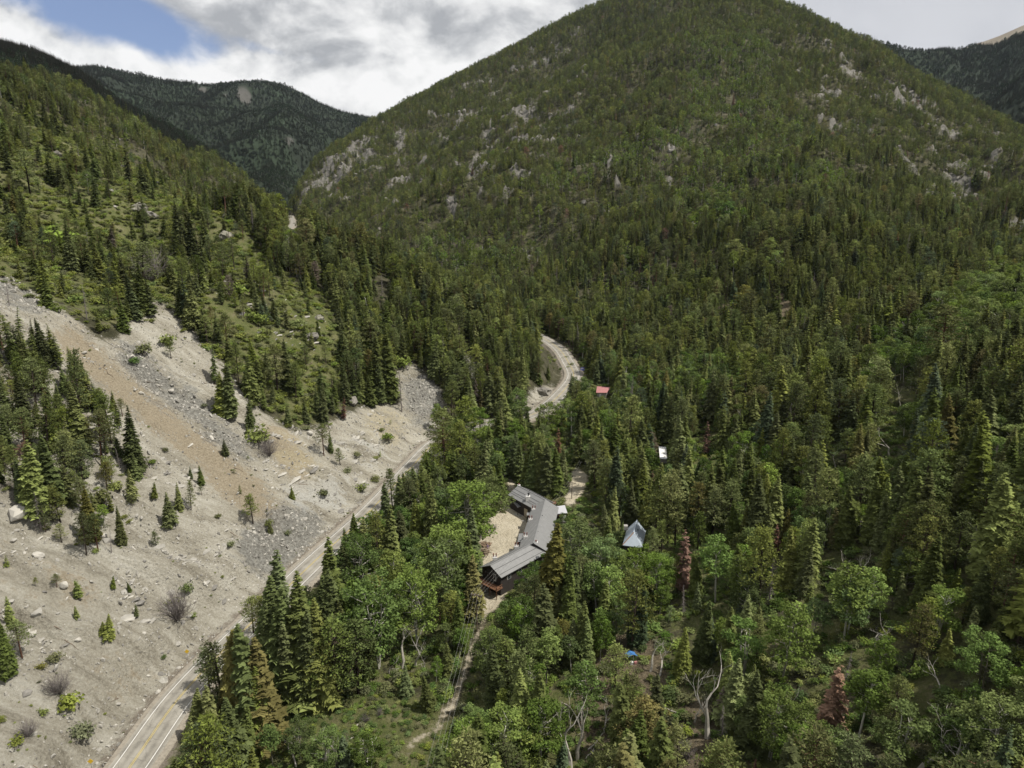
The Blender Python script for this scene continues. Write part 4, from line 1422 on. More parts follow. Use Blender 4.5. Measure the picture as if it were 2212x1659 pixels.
# ------------------------------------------------------------------ trees placed one by one from the photo: (u, v base, v top, kind, tint)
HAND = [
    # scree and its islands of trees
    (107, 663, 586, 'spruce', 'dark'), (100, 786, 683, 'spruce', 'dark'), (118, 780, 700, 'spruce', 'olive'), (37, 803, 713, 'spruce', 'dark'), (80, 890, 770, 'pine', 'olive'), (95, 880, 775, 'pine', 'dark'),
    (140, 846, 786, 'spruce', 'dark'), (180, 928, 753, 'pine', 'dark'), (245, 888, 842, 'spruce', 'olive'), (297, 1020, 876, 'spruce', 'dark'), (488, 983, 946, 'spruce', 'dark'),
    (463, 830, 743, 'spruce', 'dark'), (500, 902, 783, 'spruce', 'dark'), (484, 898, 800, 'spruce', 'olive'), (543, 921, 853, 'spruce', 'dark'), (535, 937, 918, 'spruce', 'dark'), (437, 1047, 1003, 'spruce', 'dark'),
    (412, 1031, 1006, 'spruce', 'dark'), (335, 1075, 1040, 'spruce', 'olive'), (390, 1102, 1040, 'spruce', 'olive'), (413, 1102, 1036, 'pine', 'olive'), (365, 1131, 1058, 'spruce', 'dark'), (436, 1070, 1046, 'pine', 'dark'),
    (547, 1131, 1068, 'pine', 'olive'), (583, 1149, 1123, 'spruce', 'olive'), (630, 1077, 1048, 'spruce', 'olive'), (83, 1112, 948, 'spruce', 'olive'), (53, 1080, 985, 'spruce', 'dark'), (112, 1080, 930, 'spruce', 'dark'), (105, 1000, 850, 'pine', 'dark'),
    (60, 1000, 880, 'pine', 'dark'), (148, 1070, 940, 'pine', 'dark'), (220, 1010, 886, 'pine', 'olive'), (257, 985, 926, 'spruce', 'dark'), (265, 900, 860, 'pine', 'olive'), (130, 960, 850, 'pine', 'olive'), (25, 970, 870, 'pine', 'olive'), (35, 1060, 960, 'pine', 'dark'),
    (187, 1199, 1106, 'pine', 'dark'), (212, 1190, 1110, 'pine', 'dark'), (267, 1175, 1090, 'spruce', 'olive'), (338, 1180, 1146, 'pine', 'dark'), (133, 1171, 1130, 'pine', 'olive'),
    (20, 1458, 1336, 'spruce', 'dark'), (48, 1420, 1336, 'pine', 'dark'), (8, 1455, 1360, 'spruce', 'dark'), (168, 1293, 1251, 'spruce', 'olive'), (165, 1336, 1308, 'spruce', 'olive'), (245, 1270, 1243, 'spruce', 'olive'),
    (280, 1278, 1256, 'spruce', 'dark'), (295, 1333, 1303, 'spruce', 'dark'), (238, 1376, 1326, 'spruce', 'olive'), (226, 1368, 1340, 'spruce', 'olive'), (123, 1269, 1239, 'pine', 'olive'), (76, 1266, 1246, 'pine', 'olive'),
    (660, 913, 863, 'spruce', 'dark'), (687, 890, 833, 'spruce', 'dark'), (590, 876, 823, 'spruce', 'dark'), (267, 713, 636, 'spruce', 'dark'), (310, 680, 566, 'spruce', 'dark'), (288, 690, 590, 'spruce', 'dark'), (325, 682, 600, 'spruce', 'dark'), (240, 690, 620, 'pine', 'dark'),
    (440, 733, 660, 'spruce', 'dark'), (470, 735, 668, 'spruce', 'dark'), (700, 985, 915, 'pine', 'olive'), (716, 978, 930, 'spruce', 'dark'), (735, 1005, 965, 'pine', 'olive'), (370, 775, 730, 'pine', 'dark'), (720, 880, 815, 'spruce', 'dark'), (745, 870, 800, 'spruce', 'dark'),
    (768, 868, 796, 'spruce', 'dark'), (820, 870, 780, 'spruce', 'dark'), (838, 862, 700, 'spruce', 'dark'), (822, 860, 720, 'spruce', 'dark'), (800, 875, 810, 'spruce', 'dark'), (700, 875, 790, 'spruce', 'dark'), (640, 870, 780, 'pine', 'olive'), (600, 850, 740, 'pine', 'olive'), (625, 850, 730, 'spruce', 'dark'),
    (400, 560, 430, 'spruce', 'dark'), (385, 560, 470, 'spruce', 'dark'), (415, 565, 460, 'spruce', 'dark'), (445, 530, 455, 'spruce', 'dark'), (430, 560, 500, 'spruce', 'brown'), (205, 550, 480, 'spruce', 'dark'), (155, 590, 470, 'spruce', 'dark'), (160, 480, 410, 'spruce', 'dark'), (110, 400, 330, 'spruce', 'dark'), (130, 410, 340, 'spruce', 'dark'),
    (65, 420, 320, 'pine', 'olive'), (205, 395, 320, 'spruce', 'dark'), (20, 375, 300, 'spruce', 'dark'), (190, 375, 300, 'spruce', 'dark'), (210, 450, 375, 'spruce', 'dark'), (315, 425, 340, 'spruce', 'dark'), (280, 395, 310, 'spruce', 'dark'), (310, 640, 520, 'pine', 'dark'), (300, 490, 440, 'spruce', 'dark'), (290, 515, 465, 'spruce', 'dark'),
    # roadside spruces
    (430, 1604, 1489, 'spruce', 'olive'), (448, 1600, 1500, 'spruce', 'dark'), (470, 1618, 1474, 'spruce', 'olive'), (492, 1608, 1490, 'spruce', 'yellow'), (505, 1630, 1530, 'spruce', 'yellow'), (453, 1490, 1399, 'pine', 'dark'), (470, 1500, 1420, 'pine', 'olive'), (485, 1540, 1380, 'pine', 'dark'), (505, 1560, 1390, 'spruce', 'dark'),
    (520, 1590, 1345, 'spruce', 'yellow'), (547, 1600, 1336, 'spruce', 'dark'), (572, 1598, 1370, 'spruce', 'yellow'), (560, 1620, 1440, 'spruce', 'olive'), (535, 1570, 1370, 'spruce', 'yellow'), (548, 1370, 1284, 'pine', 'olive'), (565, 1395, 1284, 'pine', 'olive'),
    (614, 1440, 1186, 'spruce', 'dark'), (600, 1490, 1243, 'spruce', 'dark'), (622, 1510, 1270, 'spruce', 'dark'), (650, 1518, 1243, 'spruce', 'dark'), (640, 1520, 1330, 'spruce', 'dark'), (672, 1524, 1310, 'spruce', 'dark'), (690, 1518, 1290, 'spruce', 'olive'), (590, 1500, 1300, 'spruce', 'dark'),
    (717, 1400, 1164, 'spruce', 'dark'), (727, 1450, 1226, 'spruce', 'dark'), (742, 1440, 1250, 'spruce', 'dark'), (705, 1420, 1240, 'spruce', 'dark'), (762, 1196, 1107, 'spruce', 'dark'), (787, 1180, 1129, 'pine', 'dark'), (748, 1196, 1140, 'spruce', 'dark'), (853, 1226, 1137, 'spruce', 'olive'), (868, 1210, 1100, 'spruce', 'dark'),
    (1016, 1240, 1094, 'spruce', 'dark'), (1004, 1320, 1180, 'spruce', 'dark'), (1020, 1330, 1200, 'spruce', 'yellow'), (1008, 1280, 1140, 'spruce', 'dark'), (1012, 1160, 1060, 'spruce', 'dark'), (967, 1462, 1385, 'spruce', 'dark'), (750, 1675, 1583, 'spruce', 'blue'), (900, 1130, 1010, 'spruce', 'dark'), (880, 1120, 1020, 'spruce', 'dark'),
    (915, 1100, 1000, 'spruce', 'dark'), (930, 1095, 985, 'spruce', 'dark'), (860, 1130, 1025, 'spruce', 'dark'), (835, 1130, 1040, 'spruce', 'dark'), (848, 1100, 1010, 'pine', 'dark'), (945, 1090, 990, 'spruce', 'dark'), (1150, 1065, 960, 'spruce', 'dark'), (1165, 1068, 950, 'spruce', 'dark'), (1180, 1072, 955, 'spruce', 'dark'), (1138, 1060, 970, 'spruce', 'dark'),
    (1198, 1070, 965, 'spruce', 'dark'), (1215, 1060, 960, 'spruce', 'dark'), (1125, 1040, 950, 'spruce', 'dark'), (1110, 1030, 930, 'spruce', 'dark'), (1060, 1080, 1000, 'spruce', 'dark'), (1075, 1075, 985, 'spruce', 'dark'), (1160, 950, 885, 'spruce', 'dark'), (1255, 960, 870, 'spruce', 'dark'), (1262, 970, 890, 'spruce', 'dark'),
    # valley floor right of the lodge
    (1197, 1345, 1126, 'spruce', 'yellow'), (1188, 1330, 1180, 'spruce', 'dark'), (1210, 1330, 1170, 'spruce', 'dark'), (1072, 1555, 1393, 'spruce', 'dark'), (1060, 1548, 1450, 'spruce', 'dark'), (1214, 1672, 1600, 'spruce', 'blue'), (1254, 1430, 1290, 'spruce', 'olive'), (1270, 1440, 1330, 'spruce', 'dark'), (1236, 1435, 1330, 'spruce', 'dark'),
    (1380, 1392, 1266, 'spruce', 'blue'), (1365, 1400, 1230, 'pine', 'olive'), (1303, 1360, 1250, 'spruce', 'olive'), (1327, 1490, 1386, 'pine', 'olive'), (1387, 1665, 1509, 'pine', 'yellow'), (1364, 1573, 1456, 'pine', 'olive'), (1350, 1590, 1480, 'pine', 'dark'), (1400, 1620, 1525, 'pine', 'olive'), (1420, 1670, 1560, 'pine', 'yellow'),
    (1310, 1192, 1119, 'spruce', 'dark'), (1337, 1188, 1124, 'spruce', 'dark'), (1440, 1180, 1010, 'pine', 'olive'), (1425, 1185, 1060, 'pine', 'dark'), (1458, 1185, 1070, 'pine', 'dark'), (1500, 1290, 1190, 'spruce', 'dark'), (1462, 1285, 1200, 'pine', 'olive'), (1510, 1430, 1290, 'spruce', 'dark'), (1530, 1420, 1310, 'spruce', 'blue'), (1570, 1440, 1310, 'spruce', 'dark'),
    (1600, 1410, 1280, 'spruce', 'olive'), (1638, 1325, 1130, 'pine', 'olive'), (1725, 1258, 1118, 'pine', 'olive'), (2165, 1325, 1165, 'pine', 'olive'), (2140, 1300, 1180, 'pine', 'olive'), (1970, 1440, 1300, 'pine', 'yellow'), (1990, 1420, 1290, 'pine', 'olive'), (1985, 1260, 1080, 'pine', 'dark'), (2060, 1240, 1100, 'pine', 'dark'), (1580, 1560, 1420, 'spruce', 'olive'),
    (1560, 1700, 1600, 'spruce', 'olive'), (1920, 1620, 1460, 'pine', 'olive'), (2045, 920, 784, 'spruce', 'dark'), (2060, 900, 790, 'spruce', 'dark'), (2180, 700, 580, 'spruce', 'dark'), (2200, 690, 600, 'spruce', 'dark'), (1950, 760, 680, 'spruce', 'dark'), (1970, 765, 695, 'spruce', 'dark'), (1690, 850, 780, 'spruce', 'dark'), (1800, 855, 790, 'spruce', 'dark'), (1590, 870, 835, 'spruce', 'blue'),
    # dead and rusty conifers
    (1470, 1285, 1145, 'spruce', 'rust'), (1782, 1590, 1426, 'spruce', 'rust'), (1631, 1690, 1637, 'spruce', 'rust'), (1524, 985, 910, 'spruce', 'rust'), (1824, 1478, 1400, 'barecon', ''), (1583, 230, 200, 'spruce', 'rust'), (743, 908, 858, 'spruce', 'rust'), (1105, 1238, 1210, 'pine', 'rust'), (1207, 985, 923, 'spruce', 'rust'), (1553, 1560, 1480, 'spruce', 'brown'),
    (1020, 380, 355, 'spruce', 'rust'), (1685, 480, 455, 'spruce', 'brown'), (1475, 1330, 1260, 'barecon', ''), (1560, 1600, 1520, 'barecon', ''), (290, 870, 860, 'barecon', ''), (20, 660, 600, 'barecon', ''), (868, 890, 800, 'barecon', ''), (188, 690, 610, 'barecon', ''), (260, 1010, 960, 'barecon', ''), (241, 1195, 1140, 'barecon', ''), (1660, 1310, 1200, 'barecon', ''), (825, 640, 590, 'barecon', ''),
    # bare white trees
    (870, 1442, 1340, 'bare', ''), (897, 1440, 1334, 'bare', ''), (917, 1444, 1393, 'bare', ''), (840, 1455, 1406, 'bare', ''), (1232, 1664, 1513, 'bare', ''), (1247, 1640, 1500, 'bare', ''), (1304, 1580, 1505, 'bare', ''), (1405, 1450, 1370, 'bare', ''), (1425, 1460, 1385, 'bare', ''), (1838, 1260, 1179, 'bare', ''), (1870, 1255, 1190, 'bare', ''),
    (1921, 1402, 1319, 'bare', ''), (1890, 1395, 1330, 'bare', ''), (1985, 1664, 1526, 'bare', ''), (2085, 1216, 1123, 'bare', ''), (1528, 1593, 1426, 'bare', ''), (1921, 985, 920, 'bare', ''), (1945, 880, 825, 'bare', ''), (730, 1664, 1570, 'bare', ''), (640, 1664, 1590, 'bare', ''), (1500, 1560, 1500, 'bare', ''), (1716, 1540, 1480, 'bare', ''), (2030, 1500, 1430, 'bare', ''), (925, 1350, 1270, 'bare', ''), (1804, 1010, 960, 'bare', ''),
    # aspens and cottonwoods
    (1010, 1180, 1025, 'cottonwood', 'aspen'), (1045, 1150, 1030, 'cottonwood', 'lime'), (960, 1180, 1050, 'cottonwood', 'aspen'), (437, 1690, 1580, 'cottonwood', 'lime'), (490, 1680, 1560, 'aspen', 'lime'), (590, 1660, 1560, 'aspen', 'aspen'), (650, 1640, 1560, 'cottonwood', 'aspen'), (700, 1670, 1575, 'cottonwood', 'aspen'), (800, 1680, 1580, 'cottonwood', 'aspen'),
    (995, 960, 895, 'cottonwood', 'lime'), (1040, 950, 880, 'cottonwood', 'aspen'), (940, 930, 870, 'aspen', 'aspen'), (965, 990, 920, 'cottonwood', 'lime'), (1120, 900, 840, 'cottonwood', 'aspen'), (1225, 920, 860, 'cottonwood', 'lime'), (1180, 940, 870, 'cottonwood', 'lime'), (1100, 1000, 965, 'cottonwood', 'lime'), (820, 1440, 1240, 'cottonwood', 'aspen'), (900, 1400, 1230, 'cottonwood', 'aspen'),
    (960, 1330, 1165, 'cottonwood', 'aspen'), (860, 1340, 1190, 'aspen', 'lime'), (790, 1310, 1160, 'cottonwood', 'aspen'), (980, 1290, 1130, 'cottonwood', 'aspen'), (780, 1430, 1260, 'aspen', 'aspen'),
    (1690, 1468, 1293, 'aspen', 'aspen'), (1823, 1382, 1223, 'aspen', 'aspen'), (1830, 1370, 1240, 'aspen', 'aspen'), (1875, 1340, 1225, 'aspen', 'lime'), (1851, 1608, 1440, 'aspen', 'aspen'), (1257, 1555, 1430, 'aspen', 'aspen'), (1545, 1300, 1160, 'aspen', 'aspen'), (1885, 1480, 1370, 'aspen', 'aspen'), (1940, 1665, 1500, 'aspen', 'aspen'),
    (1780, 1700, 1570, 'cottonwood', 'aspen'), (1720, 1690, 1540, 'cottonwood', 'aspen'), (1660, 1640, 1490, 'cottonwood', 'aspen'), (2050, 1680, 1540, 'cottonwood', 'aspen'), (2130, 1650, 1490, 'cottonwood', 'lime'), (2180, 1560, 1420, 'aspen', 'aspen'), (2120, 1500, 1370, 'cottonwood', 'aspen'), (1030, 1690, 1550, 'cottonwood', 'aspen'), (1100, 1680, 1540, 'cottonwood', 'aspen'),
    (1138, 1298, 1228, 'cottonwood', 'deep'), (1155, 1275, 1212, 'aspen', 'deep'), (1176, 1265, 1198, 'aspen', 'aspen'), (1215, 1170, 1110, 'aspen', 'aspen'), (1235, 1200, 1120, 'cottonwood', 'aspen'),
    (1160, 1640, 1500, 'cottonwood', 'aspen'), (1150, 1550, 1420, 'aspen', 'aspen'), (1140, 1400, 1290, 'cottonwood', 'deep'), (1112, 1385, 1300, 'aspen', 'deep'), (1060, 1470, 1350, 'cottonwood', 'lime'), (1180, 1480, 1360, 'aspen', 'lime'), (1240, 1260, 1130, 'cottonwood', 'aspen'), (1290, 1290, 1160, 'cottonwood', 'aspen'), (1330, 1300, 1190, 'cottonwood', 'aspen'), (1380, 1280, 1180, 'cottonwood', 'lime'), (1420, 1290, 1190, 'cottonwood', 'aspen'),
]
T = []           # dict rows: x, y, z, h, kind, tint, hand, shape, u, v(top), vb


def add_tree(x, y, z, h, kind, tint, hand=False):
    T.append((x, y, z, h, kind, tint, hand))


for u, vb, vt, kd_, ti in HAND:
    p = unproject(u, min(vb, 1672))
    if p is None:
        continue
    x, y, z = p
    a, b, c = ray(u, vt)
    h = CAMZ + c * (y / b) - z
    h = float(np.clip(h, 1.2, 38))
    add_tree(x, y, z - 0.15, h, kd_, ti, True)
hand_xy = np.array([(t[0], t[1]) for t in T])

# ------------------------------------------------------------------ sown forest
def jitter(x0, x1, y0, y1, s):
    gx, gy = np.meshgrid(np.arange(x0, x1, s), np.arange(y0, y1, s))
    gx = gx + (np.arange(gx.shape[0]) % 2)[:, None] * s * 0.5
    x = (gx + rng.uniform(-0.48, 0.48, gx.shape) * s).ravel()
    y = (gy + rng.uniform(-0.48, 0.48, gx.shape) * s).ravel()
    ok = (np.abs(np.arctan2(x, y)) < math.radians(52))
    return x[ok], y[ok]


xa, ya = jitter(-620, 620, 40, 620, 3.7)
k = np.hypot(xa, ya) < 560
xa, ya = xa[k], ya[k]
xb, yb = jitter(-1900, 1900, 300, 2750, 5.0)
rb = np.hypot(xb, yb)
k = (rb >= 560) & (rb < 2750)
xb, yb = xb[k], yb[k]
cx_, cy_ = np.r_[xa, xb], np.r_[ya, yb]
cz_ = ground(cx_, cy_)
cu, cv, cd = proj(cx_, cy_, cz_)
rd, rz, rs = road_dist(cx_, cy_)
onp = (cu > -60) & (cu < 2270) & (cv > -60) & (cv < 1720)
r_ = np.hypot(cx_, cy_)
nz = fbm(cx_ / 22, cy_ / 22, 3, 61) + 0.6 * fbm(cx_ / 90, cy_ / 90, 2, 67)
def S_(M, dmax=9999, dmin=0): return sample(M, cu, cv) * onp * (cd < dmax) * (cd > dmin)
scree_c = S_(M_SCREE, 520)
scree_c = np.where((~onp) & (cx_ < -30) & (cy_ < 260) & (rs <= 0), 1.0, scree_c)
isle, oak, meadow, brown = S_(M_ISLE, 420), S_(M_OAK, 760), S_(M_MEADOW, 420), S_(M_BROWN, 420)
yard, path, asp = S_(M_YARD, 340), S_(M_PATH, 340), S_(M_ASPEN)
rock = ragged(cx_, cy_, sample(M_ROCK, cu, cv), sample(M_BAND, cu, cv)) * onp * (cd > 380)
brown2 = S_(M_BROWN, 900, 420)
left = (rs < 0) & (cx_ < 0) & (cy_ < 1100)
dens = np.where(r_ < 420, np.clip(0.92 + 0.45 * nz, 0.25, 1.0), np.clip(0.84 + 0.75 * nz, 0.08, 1.0))
dens = np.where(oak > 0.4, np.clip(0.155 + 0.42 * nz, 0.02, 0.6), dens)
dens *= 1 - 0.80 * rock
dens *= 1 - 0.40 * brown2
dens = np.where(scree_c > 0.35, 0.006 + 0.80 * isle + 0.22 * (cy_ > 345), dens)
dens *= 1 - 0.93 * np.clip(meadow * 1.3, 0, 1)
dens *= 1 - 0.35 * np.clip(brown * 1.2, 0, 1)
dens = np.where((yard > 0.15) | (path > 0.2), 0, dens)
dens = np.where((rd < 9.5) & (cy_ < 1400), 0, dens)
dens = np.where((np.abs(cx_ - 3) < 26) & (np.abs(cy_ - 205) < 36), 0, dens)
on = rng.random(len(cx_)) < dens
# keep clear of trees already standing
idx = np.where(on)[0]
for i0 in range(0, len(idx), 4000):
    ii = idx[i0:i0 + 4000]
    nearm = np.hypot(cx_[ii], cy_[ii]) < 700
    jj = ii[nearm]
    if len(jj):
        d2 = ((cx_[jj][:, None] - hand_xy[:, 0]) ** 2 + (cy_[jj][:, None] - hand_xy[:, 1]) ** 2).min(1)
        on[jj[d2 < 6.5]] = False
idx = np.where(on)[0]
N_ = len(idx)
X, Y, Z0 = cx_[idx], cy_[idx], cz_[idx]
is_asp = rng.random(N_) < np.where(asp[idx] > 0.05, asp[idx], 0.02 + 0.05 * (nz[idx] > 0.55))
floor_ = (Z0 < 45) & (Y < 430) & ~left[idx]
hgt = np.where(floor_, rng.normal(15.8, 4.4, N_), np.where(oak[idx] > 0.4, rng.normal(11.5, 3.0, N_), np.where(r_[idx] < 700, rng.normal(16.5, 3.2, N_), rng.normal(13.8, 2.8, N_))))
hgt = np.where(isle[idx] > 0.3, rng.normal(10, 3.2, N_), hgt)
hgt = np.where((scree_c[idx] > 0.35) & (isle[idx] < 0.3), rng.uniform(1.2, 3.5, N_), hgt)
hgt = np.where(rock[idx] > 0.4, hgt * 0.75, hgt)
hgt = np.where(is_asp, np.where(floor_, rng.normal(11.5, 2.8, N_), hgt * 0.85), hgt)
hgt = hgt * np.where(r_[idx] > 420, np.clip(1 + 0.45 * fbm(X / 70, Y / 70, 2, 141), 0.6, 1.35), 1)
hgt = np.where(rng.random(N_) < 0.15, hgt * 0.55, hgt)
hgt = np.clip(hgt, 1.2, 31)
ut, vt_, dt_ = proj(X, Y, Z0 + hgt)
ub, vb_, db_ = cu[idx], cv[idx], cd[idx]
hp = vb_ - vt_
keepm = box_mean(np.minimum(ut, ub) - hp * 0.14, np.maximum(ut, ub) + hp * 0.14, vt_ - 1, vb_ - hp * 0.05)
small = [[(621, 456), (638, 456), (640, 492), (626, 492)], [(1347, 1143), (1376, 1120), (1398, 1147), (1387, 1172), (1354, 1172)], [(1286, 830), (1319, 832), (1319, 852), (1286, 852)], [(1425, 960), (1438, 960), (1438, 992), (1430, 992)], [(1350, 1408), (1376, 1408), (1376, 1430), (1350, 1430)], [(1249, 787), (1266, 787), (1266, 803), (1249, 803)], [(1024, 1280), (1056, 1280), (1044, 1372), (1022, 1372)], [(636, 1512), (664, 1512), (660, 1542), (636, 1542)], [(1230, 1036), (1243, 1036), (1243, 1080), (1230, 1080)],
         [(1030, 1260), (1098, 1262), (1092, 1310), (1060, 1330), (1030, 1330)]]
for u, vb, vt, kd_, ti in HAND:
    if kd_ in ('bare', 'barecon') or ti == 'rust' or (kd_ == 'aspen' and u > 1500 and vb < 1620):
        w9 = 0.10 * (vb - vt) + 3
        small.append([(u - w9, vt), (u + w9, vt), (u + w9, vt + 0.8 * (vb - vt)), (u - w9, vt + 0.8 * (vb - vt))])
SAT2, SAT3 = sat_of(region(small, 0)), sat_of(np.maximum(M_BROWN, M_MEADOW))
wq = np.where(is_asp, 0.25, 0.15)
b0, b1, b2, b3 = np.minimum(ut, ub) - hp * wq, np.maximum(ut, ub) + hp * wq, vt_ - 1, vb_ - hp * 0.05
cover2 = box_mean(b0, b1, b2, b3, SAT2) * np.maximum((b1 - b0) * (b3 - b2) / 16, 1)
cover3 = box_mean(b0, b1, b2, b3, SAT3)
thin = (cover2 > 1.6) | (rng.random(N_) < cover3 * 0.35)
vis = visible(X, Y, Z0 + hgt) & ~(thin & ((r_[idx] < 600) | (cover2 > 1.6)))
frame = (ut > -520) & (ut < 2780) & (vt_ < 2000) & (vb_ > -90)
ok = vis & frame & ((keepm < 0.03) | (r_[idx] > 600) | ((scree_c[idx] > 0.35)))
pine_p = np.where(floor_, 0.34, np.where(oak[idx] > 0.4, 0.35, 0.34))
for j in np.where(ok)[0]:
    if is_asp[j]:
        kd_ = 'aspen'
        ti = ('aspen', 'lime', 'deep')[int(rng.choice(3, p=[0.58, 0.16, 0.26] if floor_[j] else [0.15, 0.83, 0.02]))]
    else:
        kd_ = 'pine' if rng.random() < pine_p[j] else 'spruce'
        p = rng.random()
        ti = 'dark' if p < 0.47 else 'olive' if p < 0.90 else 'yellow' if p < 0.945 else 'blue' if p < 0.985 else ('brown' if p < 0.993 else 'rust') if hgt[j] < 17 else 'olive'
        if rng.random() < 0.007:
            kd_, ti = 'barecon', ''
    add_tree(X[j], Y[j], Z0[j] - 0.2, hgt[j], kd_, ti)
print('trees', len(T), 'hand', len(hand_xy))

# ------------------------------------------------------------------ trees: the 300 largest of a kind as things, the rest as masses
KNAME = dict(spruce='spruce_tree', pine='pine_tree', aspen='aspen_tree', cottonwood='cottonwood_tree', bare='dead_tree', barecon='dead_conifer')
KCAT = dict(spruce='spruce tree', pine='pine tree', aspen='aspen tree', cottonwood='cottonwood tree', bare='dead tree', barecon='dead conifer')
TX_ = np.array([t[0] for t in T]); TY_ = np.array([t[1] for t in T]); TZ_ = np.array([t[2] for t in T]); TH_ = np.array([t[3] for t in T])
TK_ = np.array([t[4] for t in T]); TT_ = np.array([t[5] for t in T]); THAND = np.array([t[6] for t in T])
tu, tv, td = proj(TX_, TY_, TZ_ + TH_ * 0.6)
tu0, tv0, td0 = proj(TX_, TY_, TZ_)
tpx = TH_ / td * F
TSH = np.zeros(len(T), int)
for kd_ in KNAME:
    q = np.where(TK_ == kd_)[0]
    TSH[q] = rng.integers(0, len(SHAPES[kd_]), len(q))
TSH = np.where((TK_ == 'spruce') & np.isin(TT_, ['rust', 'brown']), 5, TSH)
TROT = rng.uniform(0, 6.283, len(T))
TWID = np.clip(rng.normal(1.12, 0.12, len(T)), 0.8, 1.45)
TWID = np.where((TH_ < 6) & np.isin(TK_, ['spruce', 'pine']), TWID * 1.25, TWID)
TWID = np.where((np.hypot(TX_, TY_) > 560) & (TK_ == 'spruce'), TWID * 0.86, TWID)
TWID = np.where((TK_ == 'spruce') & (TH_ > 24), TWID * 0.92, TWID)
TLEAN = rng.normal(0, 0.04, (len(T), 2))
in_frame = (tu > 5) & (tu < 2207) & (tv > 5) & (tv < 1650)
single = np.zeros(len(T), bool)
for kd_ in KNAME:
    q = np.where((TK_ == kd_) & in_frame)[0]
    order = q[np.argsort(-(tpx[q] + 4000 * THAND[q]))]
    order = order[(tpx[order] > (25 if kd_ in ('spruce', 'pine') else 40)) | THAND[order]]
    single[order[:300]] = True
TREE_OBJ = {}
for i in np.where(single)[0]:
    kd_, sh, ti = TK_[i], int(TSH[i]), TT_[i]
    form = 'spruce_big' if kd_ == 'spruce' and tpx[i] > 92 and ti not in ('rust', 'brown') else kd_
    if form != kd_:
        sh = sh % 4
    root = bpy.data.objects.new(KNAME[kd_], None)
    root.empty_display_size = 0.5
    root.location = (TX_[i], TY_[i], TZ_[i])
    root.rotation_euler = (TLEAN[i, 0], TLEAN[i, 1], TROT[i])
    root.scale = (TH_[i] * TWID[i], TH_[i] * TWID[i], TH_[i])
    COL.objects.link(root)
    tr = bpy.data.objects.new('trunk' if kd_ not in ('bare',) else 'trunk', tinted(form, sh, None, 2))
    COL.objects.link(tr)
    tr.parent = root
    if SHAPES[form][sh][1] is not None:
        cr = bpy.data.objects.new('crown', tinted(form, sh, ti, 0))
        COL.objects.link(cr)
        cr.parent = root
    TREE_OBJ[int(i)] = root

for kd_, nm, label in [('spruce', 'spruce_forest', 'mass of smaller and farther spruces'), ('pine', 'pine_forest', 'mass of smaller and farther pines'), ('aspen', 'aspen_grove', 'mass of smaller and farther aspens')]:
    kinds = [kd_] if kd_ != 'aspen' else ['aspen', 'cottonwood']
    if kd_ == 'spruce':
        kinds.append('barecon')
    q = np.where(np.isin(TK_, kinds) & ~single)[0]
    meshes, keys, var = [], {}, []
    for i in q:
        k_, sh, ti = TK_[i], int(TSH[i]), TT_[i]
        if tpx[i] < 34 and k_ in ('spruce', 'pine', 'aspen', 'cottonwood'):
            k_ = {'cottonwood': 'aspen'}.get(k_, k_) + '_low'
            sh = sh % len(SHAPES[k_])
        key = (k_, sh, ti)
        if key not in keys:
            keys[key] = len(meshes)
            meshes.append(tinted(k_, sh, ti, 0 if False else 3) if False else None)
            src = SHAPES[k_][sh][0].copy()
            if ti:
                src.materials[0] = TINT[ti]
            meshes[-1] = src
        var.append(keys[key])
    wx = TH_[q] * TWID[q]
    o = scatter(nm, np.stack([TX_[q], TY_[q], TZ_[q]], 1), np.stack([wx, wx, TH_[q]], 1), np.stack([TLEAN[q, 0], TLEAN[q, 1], TROT[q]], 1), var, meshes)
    tag(o, label)

